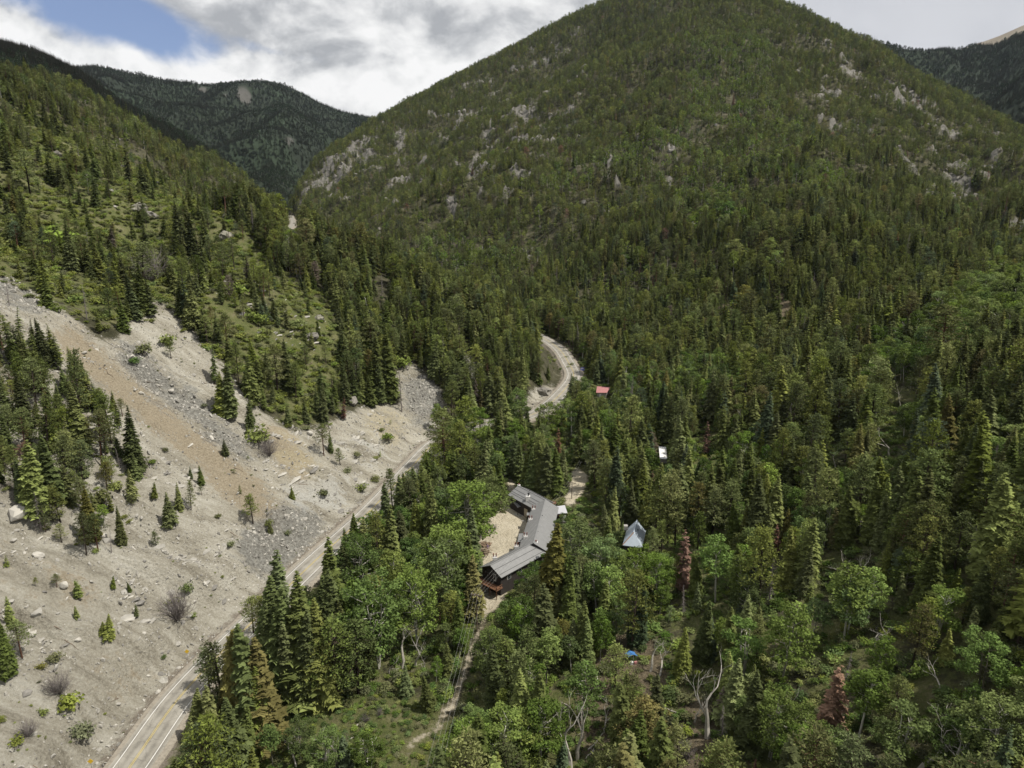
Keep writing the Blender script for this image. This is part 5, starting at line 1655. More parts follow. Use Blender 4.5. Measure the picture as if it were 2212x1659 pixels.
# forest cover on the far ranges
FP, FS, FR, FV = [], [], [], []
far_tints = ['dark', 'dark', 'olive', 'aspen']
for nm, GX, GY, GZ, A_, R_, D, rk in HILL_GRIDS:
    if nm == 'bare_summit':
        continue
    n_ = {1750: 26000, 2750: 22000, 3900: 55000, 3600: 36000}[D]
    a0, a1 = A_.min(), A_.max()
    aa = rng.uniform(max(a0, math.radians(-40)), min(a1, math.radians(40)), n_)
    r0_, r1_ = R_[0, 0], D + 30
    rr_ = np.sqrt(rng.uniform(r0_ ** 2, r1_ ** 2, n_))
    ia = (aa - a0) / (a1 - a0) * (A_.shape[1] - 1)
    ir = np.interp(rr_, R_[:, 0], np.arange(R_.shape[0]))
    i0, j0 = np.clip(ir.astype(int), 0, A_.shape[0] - 2), np.clip(ia.astype(int), 0, A_.shape[1] - 2)
    fa, fr = ia - j0, ir - i0
    zz = (GZ[i0, j0] * (1 - fa) + GZ[i0, j0 + 1] * fa) * (1 - fr) + (GZ[i0 + 1, j0] * (1 - fa) + GZ[i0 + 1, j0 + 1] * fa) * fr
    rkk = rk[i0, j0]
    x_, y_ = rr_ * np.sin(aa), rr_ * np.cos(aa)
    u1, v1, d1 = proj(x_, y_, zz)
    # hidden behind the nearer ground
    vis = (zz + 16 - CAMZ) / rr_ > lookup(TMAX, x_ * np.minimum(1, 2850 / rr_), y_ * np.minimum(1, 2850 / rr_)) - 0.004
    okk = vis & (u1 > -60) & (u1 < 2280) & (v1 > -30) & (rkk < 0.4)
    h_ = rng.normal(12 if D < 3000 else 13, 2.5, n_)
    FP.append(np.stack([x_, y_, zz - 0.5], 1)[okk])
    FS.append(np.stack([h_ * 1.35, h_ * 1.35, h_], 1)[okk])
    FR.append(np.stack([np.zeros(n_), np.zeros(n_), rng.uniform(0, 6.28, n_)], 1)[okk])
    gm = fbm(x_ / 260, y_ / 260, 3, 71) + 0.25 * rng.normal(0, 1, n_) + (0.35 if nm == 'forested_spur' else 0)
    FV.append(np.where(gm > 0.42, 2, rng.integers(0, 2, n_))[okk])
DARKF = foliage_mat("distant_needles_shade_tint", (0.038, 0.050, 0.031), 0.1, 0.1, 0.15)  # dark spruce-fir, with the cloud shade also put into its colour
DARKG = foliage_mat("distant_leaves_shade_tint", (0.038, 0.058, 0.031), 0.1, 0.1, 0.15)  # leaf colour lowered for the same cloud shade
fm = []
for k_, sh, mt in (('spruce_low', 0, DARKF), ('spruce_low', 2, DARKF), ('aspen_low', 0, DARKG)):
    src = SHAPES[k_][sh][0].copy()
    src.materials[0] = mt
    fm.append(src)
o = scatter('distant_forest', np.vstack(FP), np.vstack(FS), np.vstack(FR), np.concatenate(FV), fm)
tag(o, 'forest covering the far ranges, colour darkened for cloud shade')

# ------------------------------------------------------------------ scrub, undergrowth, rubble
def sow(name, x, y, size, meshes, label, up=1.0, sink=0.05, tilt=0.0, wide=1.0):
    z = ground(x, y) - size * sink
    n_ = len(x)
    rot = np.stack([rng.normal(0, tilt, n_), rng.normal(0, tilt, n_), rng.uniform(0, 6.28, n_)], 1) if tilt < 3 else rng.uniform(0, 6.28, (n_, 3))
    sc = np.stack([size * wide * rng.uniform(0.8, 1.25, n_), size * wide * rng.uniform(0.8, 1.25, n_), size * up], 1)
    o = scatter(name, np.stack([x, y, z], 1), sc, rot, rng.integers(0, len(meshes), n_), meshes)
    return tag(o, label)


def shrub_mesh(i, tint):
    m = SHAPES['shrub'][i][0].copy()
    m.materials[0] = TINT[tint]
    return m


def candidates(n_, x0, x1, y0, y1):
    x = rng.uniform(x0, x1, n_)
    y = rng.uniform(y0, y1, n_)
    z = ground(x, y)
    u, v, d = proj(x, y, z)
    ok = (u > -300) & (u < 2600) & (v > -40) & (v < 1850) & visible(x, y, z + 1, 3)
    return x[ok], y[ok], u[ok], v[ok], d[ok]


# scrub oak thickets on the canyon wall
x, y, u, v, d = candidates(95000, -620, 60, 120, 760)
m_ = sample(M_OAK, u, v)
nn = fbm(x / 14, y / 14, 3, 81) + 0.5 * fbm(x / 45, y / 45, 2, 83)
rdd, _, rss = road_dist(x, y)
ok = (rng.random(len(x)) < m_ * np.clip(0.78 + 0.9 * nn, 0.08, 1)) & (d < 760) & (rdd > 12) & (rss < 0)
sow('scrub_oak', x[ok], y[ok], np.clip(rng.normal(2.3, 0.8, ok.sum()), 0.7, 4.6), [shrub_mesh(0, 'oak'), shrub_mesh(1, 'oak'), shrub_mesh(2, 'sage'), shrub_mesh(0, 'lime'), shrub_mesh(1, 'olive'), shrub_mesh(2, 'oak')], 'thickets of scrub oak on the canyon wall', 0.85, 0.08, 0.1, 1.15)
# green undergrowth of the valley floor
x, y, u, v, d = candidates(90000, -70, 270, 70, 430)
rdd, _, rss = road_dist(x, y)
nn = fbm(x / 9, y / 9, 3, 85)
bad = np.maximum.reduce([sample(M_YARD, u, v) * 3, sample(M_PATH, u, v) * 2, sample(M_BROWN, u, v) * 0.45])
ok = (rss > 0) & (rdd > 7.5) & (rng.random(len(x)) < np.clip(0.42 + 0.8 * nn + 0.75 * sample(M_MEADOW, u, v), 0.03, 1) * np.clip(1 - bad, 0, 1)) & ~((np.abs(x - 3) < 13) & (np.abs(y - 205) < 30))
low = sample(M_MEADOW, u, v) > 0.3
sz = np.where(low[ok], rng.uniform(0.4, 1.5, ok.sum()), np.clip(rng.normal(1.6, 0.65, ok.sum()), 0.4, 3.6))
sow('undergrowth', x[ok], y[ok], sz, [shrub_mesh(0, 'aspen'), shrub_mesh(1, 'deep'), shrub_mesh(2, 'oak'), shrub_mesh(0, 'lime'), shrub_mesh(1, 'sage'), shrub_mesh(2, 'aspen')], 'green bushes and herbs under the valley trees', 0.85, 0.08, 0.1, 1.2)
# understorey on the mountain foot
x, y, u, v, d = candidates(26000, -150, 620, 400, 900)
ok = (rng.random(len(x)) < 0.5) & (v < 800)
sow('understorey', x[ok], y[ok], np.clip(rng.normal(1.8, 0.7, ok.sum()), 0.6, 3.5), [shrub_mesh(0, 'olive'), shrub_mesh(1, 'aspen'), shrub_mesh(2, 'sage')], 'low growth between the trees at the mountain foot', 0.8, 0.08, 0.1, 1.2)
# tufts on the scree
x, y, u, v, d = candidates(9000, -260, 0, 90, 380)
rdd, _, rss = road_dist(x, y)
TUFT = region([([(-20, 1500), (150, 1440), (280, 1560), (210, 1660), (-20, 1665)], 0.9), ([(400, 1210), (500, 1200), (560, 1280), (480, 1290), (420, 1270)], 0.8), ([(0, 680), (120, 760), (230, 860), (320, 960), (340, 1100), (200, 1230), (0, 1120)], 0.9), ([(600, 930), (900, 900), (880, 1000), (780, 1080), (640, 1050)], 0.18), ([(330, 1260), (480, 1300), (430, 1420), (380, 1380)], 0.25), ([(0, 590), (130, 660), (250, 740), (340, 660), (560, 860), (520, 960), (300, 830), (120, 720), (0, 700)], 0.35), ([(300, 1000), (560, 1000), (640, 1120), (520, 1200), (360, 1150)], 0.12)], 5)
nn = fbm(x / 5, y / 5, 2, 91)
ok = (rss <= 0) & (rdd > 5.5) & (rng.random(len(x)) < (0.02 + sample(TUFT, u, v)) * np.clip(0.55 + nn, 0, 1)) & (sample(M_SCREE, u, v) > 0.2)
ok |= (rss <= 0) & (rdd > 5.6) & (rdd < 8.2) & (rng.random(len(x)) < 0.30)
sow('scree_tufts', x[ok], y[ok], rng.uniform(0.3, 0.9, ok.sum()) * np.where(sample(M_ISLE, u[ok], v[ok]) > 0.3, rng.uniform(1, 2.6, ok.sum()), 1), [shrub_mesh(0, 'sage'), shrub_mesh(1, 'oak'), shrub_mesh(2, 'olive')], 'small plants rooted in the rubble', 0.7, 0.08, 0.15, 1.2)

STONE = plain("grey_scree_stone", (0.32, 0.305, 0.27), 0.95, 0.3, 1.2, 0.15, 0, 0.3)
STONE_W = plain("pale_stone", (0.40, 0.38, 0.335), 0.95, 0.25, 1.0, 0.15, 0, 0.3)
STONE_D = plain("dark_talus_stone", (0.19, 0.18, 0.162), 0.95, 0.3, 1.4, 0.15, 0, 0.3)
STONE_P = plain("weathered_crag", (0.205, 0.192, 0.168), 0.95, 0.35, 0.35, 0.15, 0, 0.5)
R_S = [rock_mesh(300 + i, 'stone', (STONE, STONE, STONE_W, STONE_D)[i], 1) for i in range(4)]
x, y, u, v, d = candidates(420000, -330, 40, 90, 420)
rdd, _, rss = road_dist(x, y)
m_ = sample(M_SCREE, u, v) * (d < 520)
tal = sample(M_TALUS, u, v)
tn = sample(M_TAN, u, v)
nn = fbm((x * 0.97 + y * 0.22) / 30, (y - 0.22 * x) / 7, 3, 95)
ok = (m_ > 0.3) & (rdd > 5.4) & (rss <= 0) & (rng.random(len(x)) < np.clip(0.30 + 0.7 * nn + 0.5 * tal - 0.35 * tn, 0.02, 1) * 0.75)
sz = np.clip(rng.lognormal(-0.95, 0.6, ok.sum()), 0.18, 1.9) * np.where(tal[ok] > 0.4, 1.25, 1.0)
sow('scree_rubble', x[ok], y[ok], sz, R_S, 'loose angular stones covering the scree', 0.8, -0.02, 9)
# broken crags among the trees
R_C = [rock_mesh(320 + i, 'crag', (STONE_P, STONE_D, STONE_P)[i], 2, 0.9, 0.05) for i in range(3)]
x, y, u, v, d = candidates(120000, -950, 1500, 350, 2500)
m_ = ragged(x, y, sample(M_ROCK, u, v), sample(M_BAND, u, v))
ok = (rng.random(len(x)) < np.where(m_ > 0.3, 0.22, 0.010)) & (d > 380)
sow('crag_rocks', x[ok], y[ok], np.clip(rng.lognormal(1.35, 0.5, ok.sum()), 1.2, 12) * np.where(m_[ok] > 0.3, 1.0, 0.75), R_C, 'broken crags showing between the mountain trees', 1.25, -0.05, 0.45)


# ------------------------------------------------------------------ shrubs, boulders, logs that can be told apart
def place(name, mesh, loc, scale, rot, label, cat, group=None):
    o = bpy.data.objects.new(name, mesh)
    o.location, o.scale, o.rotation_euler = loc, scale, rot
    COL.objects.link(o)
    return tag(o, label, cat, group)


def at_z(u, v, z):
    a, b, c = ray(u, v)
    t = (z - CAMZ) / c
    return Vector((a * t, b * t, z))


SHRUBS = [  # u, v, width px, tint, twiggy, label
    (180, 926, 26, 'sage', 0, 'dull shrub at the foot of the half-bare pine on the scree'), (358, 975, 12, 'sage', 0, 'small dull round shrub alone in the middle of the scree chute'), (328, 1002, 16, 'lime', 0, 'bright green low shrub just above the grey ledge stones'),
    (557, 958, 44, 'oak', 0, 'wide green shrub at the top edge of the yellow chute'), (582, 985, 30, 'sage', 1, 'grey leafless bush below the wide green shrub'), (547, 880, 20, 'oak', 0, 'small green bush beside the slim spruce above the chute'),
    (375, 1308, 22, 'oak', 0, 'green shrub with light patches above the grey thicket near the road'), (383, 1340, 46, 'sage', 1, 'large grey twiggy thicket on the lower scree'), (405, 1278, 26, 'lime', 0, 'rounded leafy bush right of the grey thicket'), (419, 1333, 14, 'lime', 0, 'small bright bush nearest the road verge below the thicket'),
    (353, 1423, 12, 'deep', 0, 'small dark green cushion alone on the gravel fan'), (120, 1428, 26, 'sage', 0, 'olive bush above the tall grey thicket in the corner'), (92, 1445, 18, 'yellow', 0, 'small yellowish bush by the lower spruce clump'), (128, 1500, 34, 'sage', 1, 'tall grey leafless thicket beside the leafy hedge'),
    (150, 1530, 44, 'oak', 0, 'leafy green hedge-like thicket leaning downslope'), (95, 1545, 18, 'oak', 0, 'small green bush below the yellowish one'), (180, 1590, 44, 'sage', 0, 'broad mixed grey and green bush above the road verge'), (62, 1590, 26, 'sage', 1, 'thin upright grey twigs in the bottom corner'), (36, 1610, 26, 'oak', 0, 'green bush at the left of the thin grey twigs'),
    (5, 1558, 16, 'oak', 0, 'little green bush cut by the picture edge'), (115, 1125, 24, 'sage', 0, 'low shrub under the island of trees'), (208, 1135, 26, 'lime', 0, 'bright shrub in the trees above the bare chute'), (246, 1060, 26, 'oak', 0, 'green shrub at the lower right of the tree island'), (222, 1085, 40, 'oak', 0, 'leafy shrub clump between the tree island and the chute'),
    (258, 1058, 16, 'sage', 0, 'small dull shrub downhill of the tall thin-topped spruce'), (310, 765, 32, 'sage', 0, 'dark shrub in the grey talus'), (292, 785, 20, 'deep', 0, 'green shrub at the top of the grey talus band'), (365, 745, 30, 'oak', 0, 'shrub on the rocky shoulder above the talus'), (440, 880, 12, 'sage', 0, 'tiny shrub in the talus below the big spruce'),
    (790, 790, 16, 'lime', 0, 'bright shrub under the spruces at the chute head'), (870, 795, 34, 'lime', 0, 'bright shrub at the head of the narrow talus chute'), (838, 950, 22, 'lime', 0, 'yellow-green bush on the pale slope above the road bend'), (824, 932, 12, 'oak', 0, 'small bush left of the yellow-green one'), (860, 870, 16, 'sage', 0, 'bush by the tall dead pole tree'),
    (772, 985, 14, 'sage', 0, 'dull shrub below the rusty little conifer'), (812, 992, 12, 'oak', 0, 'small shrub on the white rock face'), (750, 1022, 16, 'sage', 0, 'greyish shrub below the white rock face'), (812, 1040, 18, 'oak', 0, 'shrub on the cut bank beside the road'), (700, 1070, 20, 'sage', 0, 'shrub low on the pale slope near the guard of rocks'),
    (780, 1060, 22, 'oak', 0, 'shrub above the road edge by the straight'), (580, 1135, 16, 'oak', 0, 'small bush on the gravel left of the road straight'), (622, 1155, 14, 'sage', 0, 'pale bush on the talus fan'), (500, 1180, 16, 'sage', 0, 'small dull bush over the ledges'), (470, 1120, 14, 'oak', 0, 'small bush below the sapling cluster'),
    (640, 710, 30, 'oak', 0, 'leafy bush among conifers above the chute'), (560, 700, 34, 'lime', 0, 'bright thicket between spruces on the canyon wall'), (510, 640, 40, 'lime', 0, 'sunny scrub thicket high on the canyon wall'), (230, 640, 44, 'oak', 0, 'bright scrub patch above the scree edge'), (130, 540, 60, 'lime', 0, 'broad bright scrub patch on the canyon wall'), (330, 610, 44, 'sage', 1, 'grey dead scrub below the big outcrop'),
]
for i, (u, v, wpx, ti, tw, lab) in enumerate(SHRUBS):
    p = unproject(u, v)
    if p is None:
        continue
    d = proj(p[0], p[1], p[2])[2]
    s = wpx / F * d * 1.25
    if tw:
        o = place('bush', SHAPES['twigs'][i % 2][2], p - np.array([0, 0, 0.1]), (s * 1.25, s * 1.25, s * 1.5), (0, 0, i * 1.7), lab, 'bush', 'bushes on the scree slope')
    else:
        key = ('shrub_s', i % 3, ti)
        if key not in TINTED:
            TINTED[key] = shrub_mesh(i % 3, ti)
        o = place('shrub', TINTED[key], p - np.array([0, 0, 0.12 * s]), (s, s, s * 0.85), (0.05, 0.08, i * 1.7), lab, 'shrub', 'shrubs on the scree slope')

for u, v, hpx, lab in [(1860, 1668, 62, 'spiky grey leafless bush beside the pale aspen trunks at the bottom'), (740, 1445, 0, ''), (615, 1440, 0, ''), (790, 1560, 22, 'grey twiggy bush on the meadow'), (1480, 1640, 50, 'grey skeleton of a bush by the leaning bare trunk'), (820, 1545, 20, 'small grey twiggy bush near the pale logs')]:
    if hpx:
        p = unproject(u, v)
        s = hpx / F * proj(*p)[2] * 1.1
        place('bush', SHAPES['twigs'][0][2], p, (s * 0.8, s * 0.8, s), (0, 0, u), lab, 'bush', 'grey bushes in the valley')

B_M = [rock_mesh(340 + i, 'boulder', (STONE_W, STONE, STONE_W, STONE)[i], 2, 0.6) for i in range(4)]
LICHEN = plain("lichen_grey_rock", (0.215, 0.205, 0.165), 0.95, 0.5, 3.0, 0.15, 0, 0.6)
B_C = [rock_mesh(350 + i, 'outcrop', (LICHEN, STONE_P)[i % 2], 3, 0.7, 0.035) for i in range(4)]
BOULD = [(83, 1202, 26, 'big pale boulder below the left spruce clump'), (30, 1168, 14, 'small squarish boulder at the left edge of the scree'), (137, 1266, 24, 'pale boulder standing alone on the open scree'), (82, 1325, 26, 'long flat pale boulder on the lower scree'), (70, 1372, 20, 'low flat slab boulder under the long one'),
         (25, 1300, 14, 'pair of small stones at the left edge'), (222, 1160, 22, 'angular boulder under the island spruce'), (230, 1170, 24, 'flat pale boulder beside the angular one'), (168, 1383, 14, 'small boulder by the scattered rubble'), (385, 1392, 14, 'pale bluish boulder with a sapling on it'), (305, 850, 12, 'pale stone in the brown chute'), (291, 843, 10, 'tiny white stone in the brown chute'),
         (370, 845, 14, 'pale elongated stone high in the brown chute'), (182, 763, 12, 'white stone near the chute head'), (670, 937, 18, 'white boulder above the leaning pines'), (575, 1015, 10, 'small stone below the grey bush'), (300, 455, 42, 'large grey lichen-covered outcrop boulder on the canyon wall'), (330, 470, 30, 'second grey outcrop block below the lichen-covered one'),
         (240, 413, 14, 'pale rock among scrub left of the big outcrop'), (250, 448, 12, 'white rock above the scrub thicket'), (486, 515, 40, 'pale cracked crag in the trees of the canyon wall'), (490, 350, 22, 'pale crag on the canyon rim'), (530, 440, 24, 'small pale crag by the rim notch'), (672, 730, 34, 'grey crag between spruces on the canyon wall'), (690, 690, 26, 'pale crag above the grey one'),
         (755, 870, 36, 'white cracked crag above the pale slope'), (1780, 372, 30, 'pale crag on the mountain shoulder'), (2130, 370, 40, 'pale crag near the right ridge'), (790, 520, 46, 'pale cliff block above the river bend'), (1365, 655, 14, 'white stone block by the far road'), (40, 1110, 60, 'broad grey outcrop below the left trees'), (50, 1260, 10, 'small stone on the open scree'), (420, 1300, 10, 'stone among the ledges'),
         (256, 1522, 12, 'white stone on the gravel fan'), (320, 1460, 9, 'small white stone above the verge'), (1175, 850, 40, 'pale rock outcrop inside the road bend'), (1200, 880, 30, 'broken pale rock at the inner road bend')]
for i, (u, v, wpx, lab) in enumerate(BOULD):
    p = unproject(u, v)
    if p is None:
        continue
    s = wpx / F * proj(*p)[2]
    place('boulder', (B_C if v < 900 and wpx > 16 else B_M)[i % 4], p + np.array([0, 0, 0.08 * s]), (s * 0.9, s * 0.9, s * 1.1), (0.2 * math.sin(i * 3), 0.3 * math.cos(i * 2), i * 1.3), lab, 'boulder', 'boulders and crags')


def log_mesh(seed, L, r, mat, branches=3):
    t = TB(seed)
    q = t.r
    path = [np.array([x_, q.normal(0, 0.03 * L), 0]) for x_ in np.linspace(-L / 2, L / 2, 5)]
    t.tube(path, [r, r * 0.95, r * 0.8, r * 0.6, r * 0.35], 6, 1)
    for k_ in range(branches):
        o_ = path[q.integers(2, 5)]
        t.tube([o_, o_ + np.array([q.uniform(0.2, 0.9), q.normal(0, 0.7), q.uniform(0.1, 0.7)]) * L * 0.16], [r * 0.4, r * 0.15], 4, 1)
    m = t.mesh('log', [1])
    m.materials.append(mat)
    return m


def log_between(u0, v0, u1, v1, r, mat, lab, br=3, grp='fallen logs'):
    a, b = unproject(u0, v0), unproject(u1, v1)
    if a is None or b is None:
        return
    d = Vector(b) - Vector(a)
    r = r * 0.75
    o = bpy.data.objects.new('fallen_log', log_mesh(int(u0 * 7 + v0), d.length, r, mat, br))
    o.location = (Vector(a) + Vector(b)) / 2 + Vector((0, 0, r * 0.7))
    o.rotation_euler = d.to_track_quat('X', 'Z').to_euler()
    COL.objects.link(o)
    tag(o, lab, 'log', grp)


WOOD_B = plain("brown_log", (0.17, 0.135, 0.10), 0.95, 0.3, 5)
for a in [(242, 900, 275, 938, 0.16, WOOD_B, 'straight brown log lying down the scree above the tall spruce', 1), (118, 1353, 132, 1362, 0.16, WOOD_B, 'dark snapped log on the open lower scree', 3), (140, 1382, 168, 1403, 0.13, WOOD_B, 'thin dark log sliding toward the gravel fan', 2), (222, 793, 248, 820, 0.13, WOOD_B, 'thin log across the brown chute', 1),
          (315, 825, 330, 827, 0.16, WOOD_B, 'curved stick in the middle of the brown chute', 3), (497, 1150, 538, 1172, 0.13, WOOD_B, 'long thin log on the talus fan by the road', 0), (505, 1010, 524, 1018, 0.15, WOOD_B, 'dark branch on the pale slope', 3), (645, 1046, 690, 1048, 0.2, WOOD_B, 'dark dead branch over the pale rock ledge', 4), (825, 1098, 860, 1107, 0.2, WOOD_B, 'dark log at the rock foot beside the road', 2),
          (255, 1508, 240, 1516, 0.12, WOOD_B, 'dead branch beside the broad grey bush', 2), (70, 1655, 130, 1690, 0.12, WOOD_B, 'thin log in the bottom corner', 1), (770, 1568, 796, 1552, 0.2, BARK_DEAD, 'white fallen log on the meadow edge', 1), (735, 1610, 770, 1590, 0.2, BARK_DEAD, 'pale broken log under the small blue spruce', 2), (1290, 1480, 1282, 1430, 0.2, BARK_DEAD, 'short pale log upright in the brown clearing', 1),
          (1270, 1620, 1310, 1580, 0.22, BARK_DEAD, 'long curved white fallen trunk in the clearing', 4), (1265, 1640, 1290, 1610, 0.18, BARK_DEAD, 'white fallen trunk below the curved one', 4), (1310, 1560, 1330, 1540, 0.18, BARK_DEAD, 'pale log beside the dark brush pile', 1), (1420, 1505, 1450, 1520, 0.2, BARK_DEAD, 'root end of a fallen pale tree by the bare aspens', 5), (1430, 1530, 1470, 1542, 0.16, BARK_DEAD, 'fallen pale trunk right of the brown clearing', 3),
          (1868, 1320, 1905, 1308, 0.16, BARK_DEAD, 'pale log between the white aspen trunks', 1), (1890, 1380, 1930, 1350, 0.2, BARK_DEAD, 'big pale fallen trunk under the bare crown', 2), (1810, 1640, 1828, 1600, 0.18, BARK_DEAD, 'pale log beside the spiky grey bush', 1), (1615, 1410, 1632, 1388, 0.13, BARK_DEAD, 'thin pale log in the shade of the pines', 1), (1665, 1420, 1690, 1412, 0.13, BARK_DEAD, 'thin pale log by the white aspen', 1),
          (2010, 380, 2030, 400, 0.2, BARK_DEAD, 'pale log on the right ridge scree', 1), (650, 800, 690, 770, 0.2, WOOD_B, 'grey leaning log at the talus head', 2), (440, 800, 480, 770, 0.2, WOOD_B, 'dark log resting by the spruce at the talus', 2), (440, 828, 478, 835, 0.25, WOOD_B, 'dark root mass under the talus spruce', 6), (1118, 870, 1130, 858, 0.2, WOOD_B, 'dark log on the grey scree above the road bend', 1),
          (1455, 1040, 1500, 1010, 0.2, BARK_GREY, 'grey fallen trunks at the small meadow', 2), (1640, 1030, 1680, 1000, 0.25, BARK_GREY, 'long grey fallen trunk on the brushy bank', 5)]:
    log_between(*a)

# ------------------------------------------------------------------ lodge
def wpart(mb, name, mat, root, label=None):
    """part whose vertices are already in world coordinates"""
    o = mb.build(name, mat, root)
    o.location = -Vector(root.location)
    if label:
        o['label'] = label
    return o


def sub(mb, name, mat, parent):
    return mb.build(name, mat, parent)


WALL = plain("dark_brown_siding", (0.040, 0.034, 0.030), 0.85, 0.25, 2.0)
ROOF = plain("grey_metal_roof", (0.185, 0.185, 0.182), 0.55, 0.14, 0.7, 0.4)
ROOF_L = plain("pale_metal_roof", (0.40, 0.40, 0.42), 0.5, 0.08, 0.7, 0.4)
RED_WOOD = plain("red_brown_stain", (0.15, 0.075, 0.042), 0.8, 0.25, 3.0)
WHITE_P = plain("white_stucco", (0.62, 0.61, 0.58), 0.85, 0.12, 2.0)
BRICK = plain("dark_red_brick", (0.16, 0.065, 0.05), 0.9, 0.3, 5.0)
DARKM = plain("black_metal", (0.02, 0.02, 0.02), 0.5, 0.2, 3.0)
RAIL = plain("dull_grey_rail", (0.09, 0.09, 0.09), 0.6, 0.2, 3.0)
GREYM = plain("light_grey_wood", (0.30, 0.285, 0.26), 0.85, 0.2, 3.0)
GLASS, gg = new_mat("window_glass")
finish(gg, (0.03, 0.035, 0.04), 0.08, 0.6)
CREAM = plain("cream_wall", (0.40, 0.34, 0.25), 0.85, 0.15, 2.0)

lodge = empty('lodge', (0, 203, 0.1), 0, 'long dark brown lodge of three zigzag wings under grey metal roofs', 'lodge')


def wing(a, b, hw, zr, ze, zb, rails=(), over=0.45):
    a, b = Vector(a), Vector(b)
    d = (b - a).normalized()
    n_ = Vector((d.y, -d.x))
    def P(al, la, z): q = a + d * al + n_ * la; return (q.x, q.y, z)
    L = (b - a).length
    k_ = (zr - ze) / hw
    wl = MB()
    vs = []
    for al in (0, L):
        vs += [P(al, -hw + .3, zb), P(al, hw - .3, zb), P(al, hw - .3, ze - 0.1), P(al, 0, zr - 0.35), P(al, -hw + .3, ze - 0.1)]
    wl.add(vs, [(0, 1, 2, 3, 4), (9, 8, 7, 6, 5), (1, 6, 7, 2), (5, 0, 4, 9), (2, 7, 8, 3), (3, 8, 9, 4), (0, 5, 6, 1)])
    wpart(wl, 'wall', WALL, lodge)
    t_ = 0.16
    for sd_ in (-1, 1):
        r_m = MB()
        e = hw + 0.35
        ze2 = zr - k_ * e
        top = [P(-over, 0, zr), P(L + over, 0, zr), P(L + over, sd_ * e, ze2), P(-over, sd_ * e, ze2)]
        bot = [(x_, y_, z_ - t_) for x_, y_, z_ in top]
        if sd_ > 0:
            r_m.hexa([bot[i_] for i_ in (3, 2, 1, 0)], [top[i_] for i_ in (3, 2, 1, 0)])
        else:
            r_m.hexa(bot, top)
        ro = wpart(r_m, 'roof', ROOF, lodge)
        for f_ in rails:
            g_ = MB()
            la = sd_ * hw * f_
            z_ = zr - k_ * abs(la) + 0.05
            g_.bar(P(-over + .1, la, z_), P(L + over - .1, la, z_), 0.09, 0.08)
            g_.build('snow_rail', RAIL, ro)
    rc = MB()
    rc.bar(P(-over, 0, zr + 0.03), P(L + over, 0, zr + 0.03), 0.34, 0.08)
    wpart(rc, 'ridge_cap', ROOF, lodge)
    return P, L


def cpx(cx_p, cy_p):     # pixel of the enlarged view of the lodge -> photo units
    return 1022.4 + cx_p * 0.14756, 1036.8 + cy_p * 0.14756


P_S, L_S = wing((-5.7, 176.6), (6.6, 189.8), 3.9, 8.0, 6.0, -2.5, (0.42, 0.86))
P_C, L_C = wing((6.3, 188.4), (11.1, 218.6), 4.1, 8.7, 6.3, -2.0, ())
P_N, L_N = wing((2.4, 233.2), (10.8, 221.8), 4.1, 7.6, 5.4, -1.5, (0.40, 0.66, 0.82))


def chimney(cp, z, kind):
    p = at_z(*cpx(*cp), z)
    m_ = MB()
    if kind == 'posts':
        m_.box(p + Vector((0, 0, 0.1)), (1.25, 1.0, 0.9))
        o = wpart(m_, 'chimney', WHITE_P, lodge)
        for s_ in (-1, 1):
            q = MB()
            q.box(p + Vector((s_ * 0.4, 0, 1.05)), (0.3, 0.35, 1.0))
            q.build('flue', BRICK, o)
    elif kind == 'big':
        m_.box(p + Vector((0, 0, 0.6)), (1.5, 1.3, 2.2))
        o = wpart(m_, 'chimney', WHITE_P, lodge, 'white block chimney on a brick shaft')
        q = MB()
        q.tube([p + Vector((0.2, 0, 1.7)), p + Vector((0.2, 0, 2.5))], 0.22, 7)
        q.tube([p + Vector((0.2, 0, 2.55)), p + Vector((0.2, 0, 2.75))], 0.4, 7)
        q.build('flue_pipe', DARKM, o)
        q = MB()
        q.box(p + Vector((-0.15, -0.2, -2.6)), (1.35, 1.2, 4.2))
        q.build('brick_shaft', BRICK, o)
    else:
        m_.box(p, (1.0, 1.0, 0.7))
        o = wpart(m_, 'chimney', WHITE_P, lodge)
        q = MB()
        q.box(p + Vector((0, 0, 0.6)), (0.4, 0.4, 0.6))
        q.build('flue', BRICK, o)


for cp, z, kd_ in [((315, 1148), 6.8, 'posts'), ((632, 985), 5.9, 'posts'), ((765, 838), 6.9, 'posts'), ((838, 588), 6.7, 'posts'), ((886, 440), 6.5, 'posts'), ((918, 922), 7.9, 'plain'), ((668, 85), 7.2, 'plain'), ((800, 300), 5.9, 'big')]:
    chimney(cp, z, kd_)
for cp, z in [((1010, 535), 8.2), ((945, 772), 8.1), ((820, 165), 7.2), ((385, 1258), 7.0)]:
    p = at_z(*cpx(*cp), z)
    wpart(MB().tube([p - Vector((0, 0, .3)), p + Vector((0, 0, 0.45))], 0.16, 6), 'vent_pipe', DARKM, lodge)


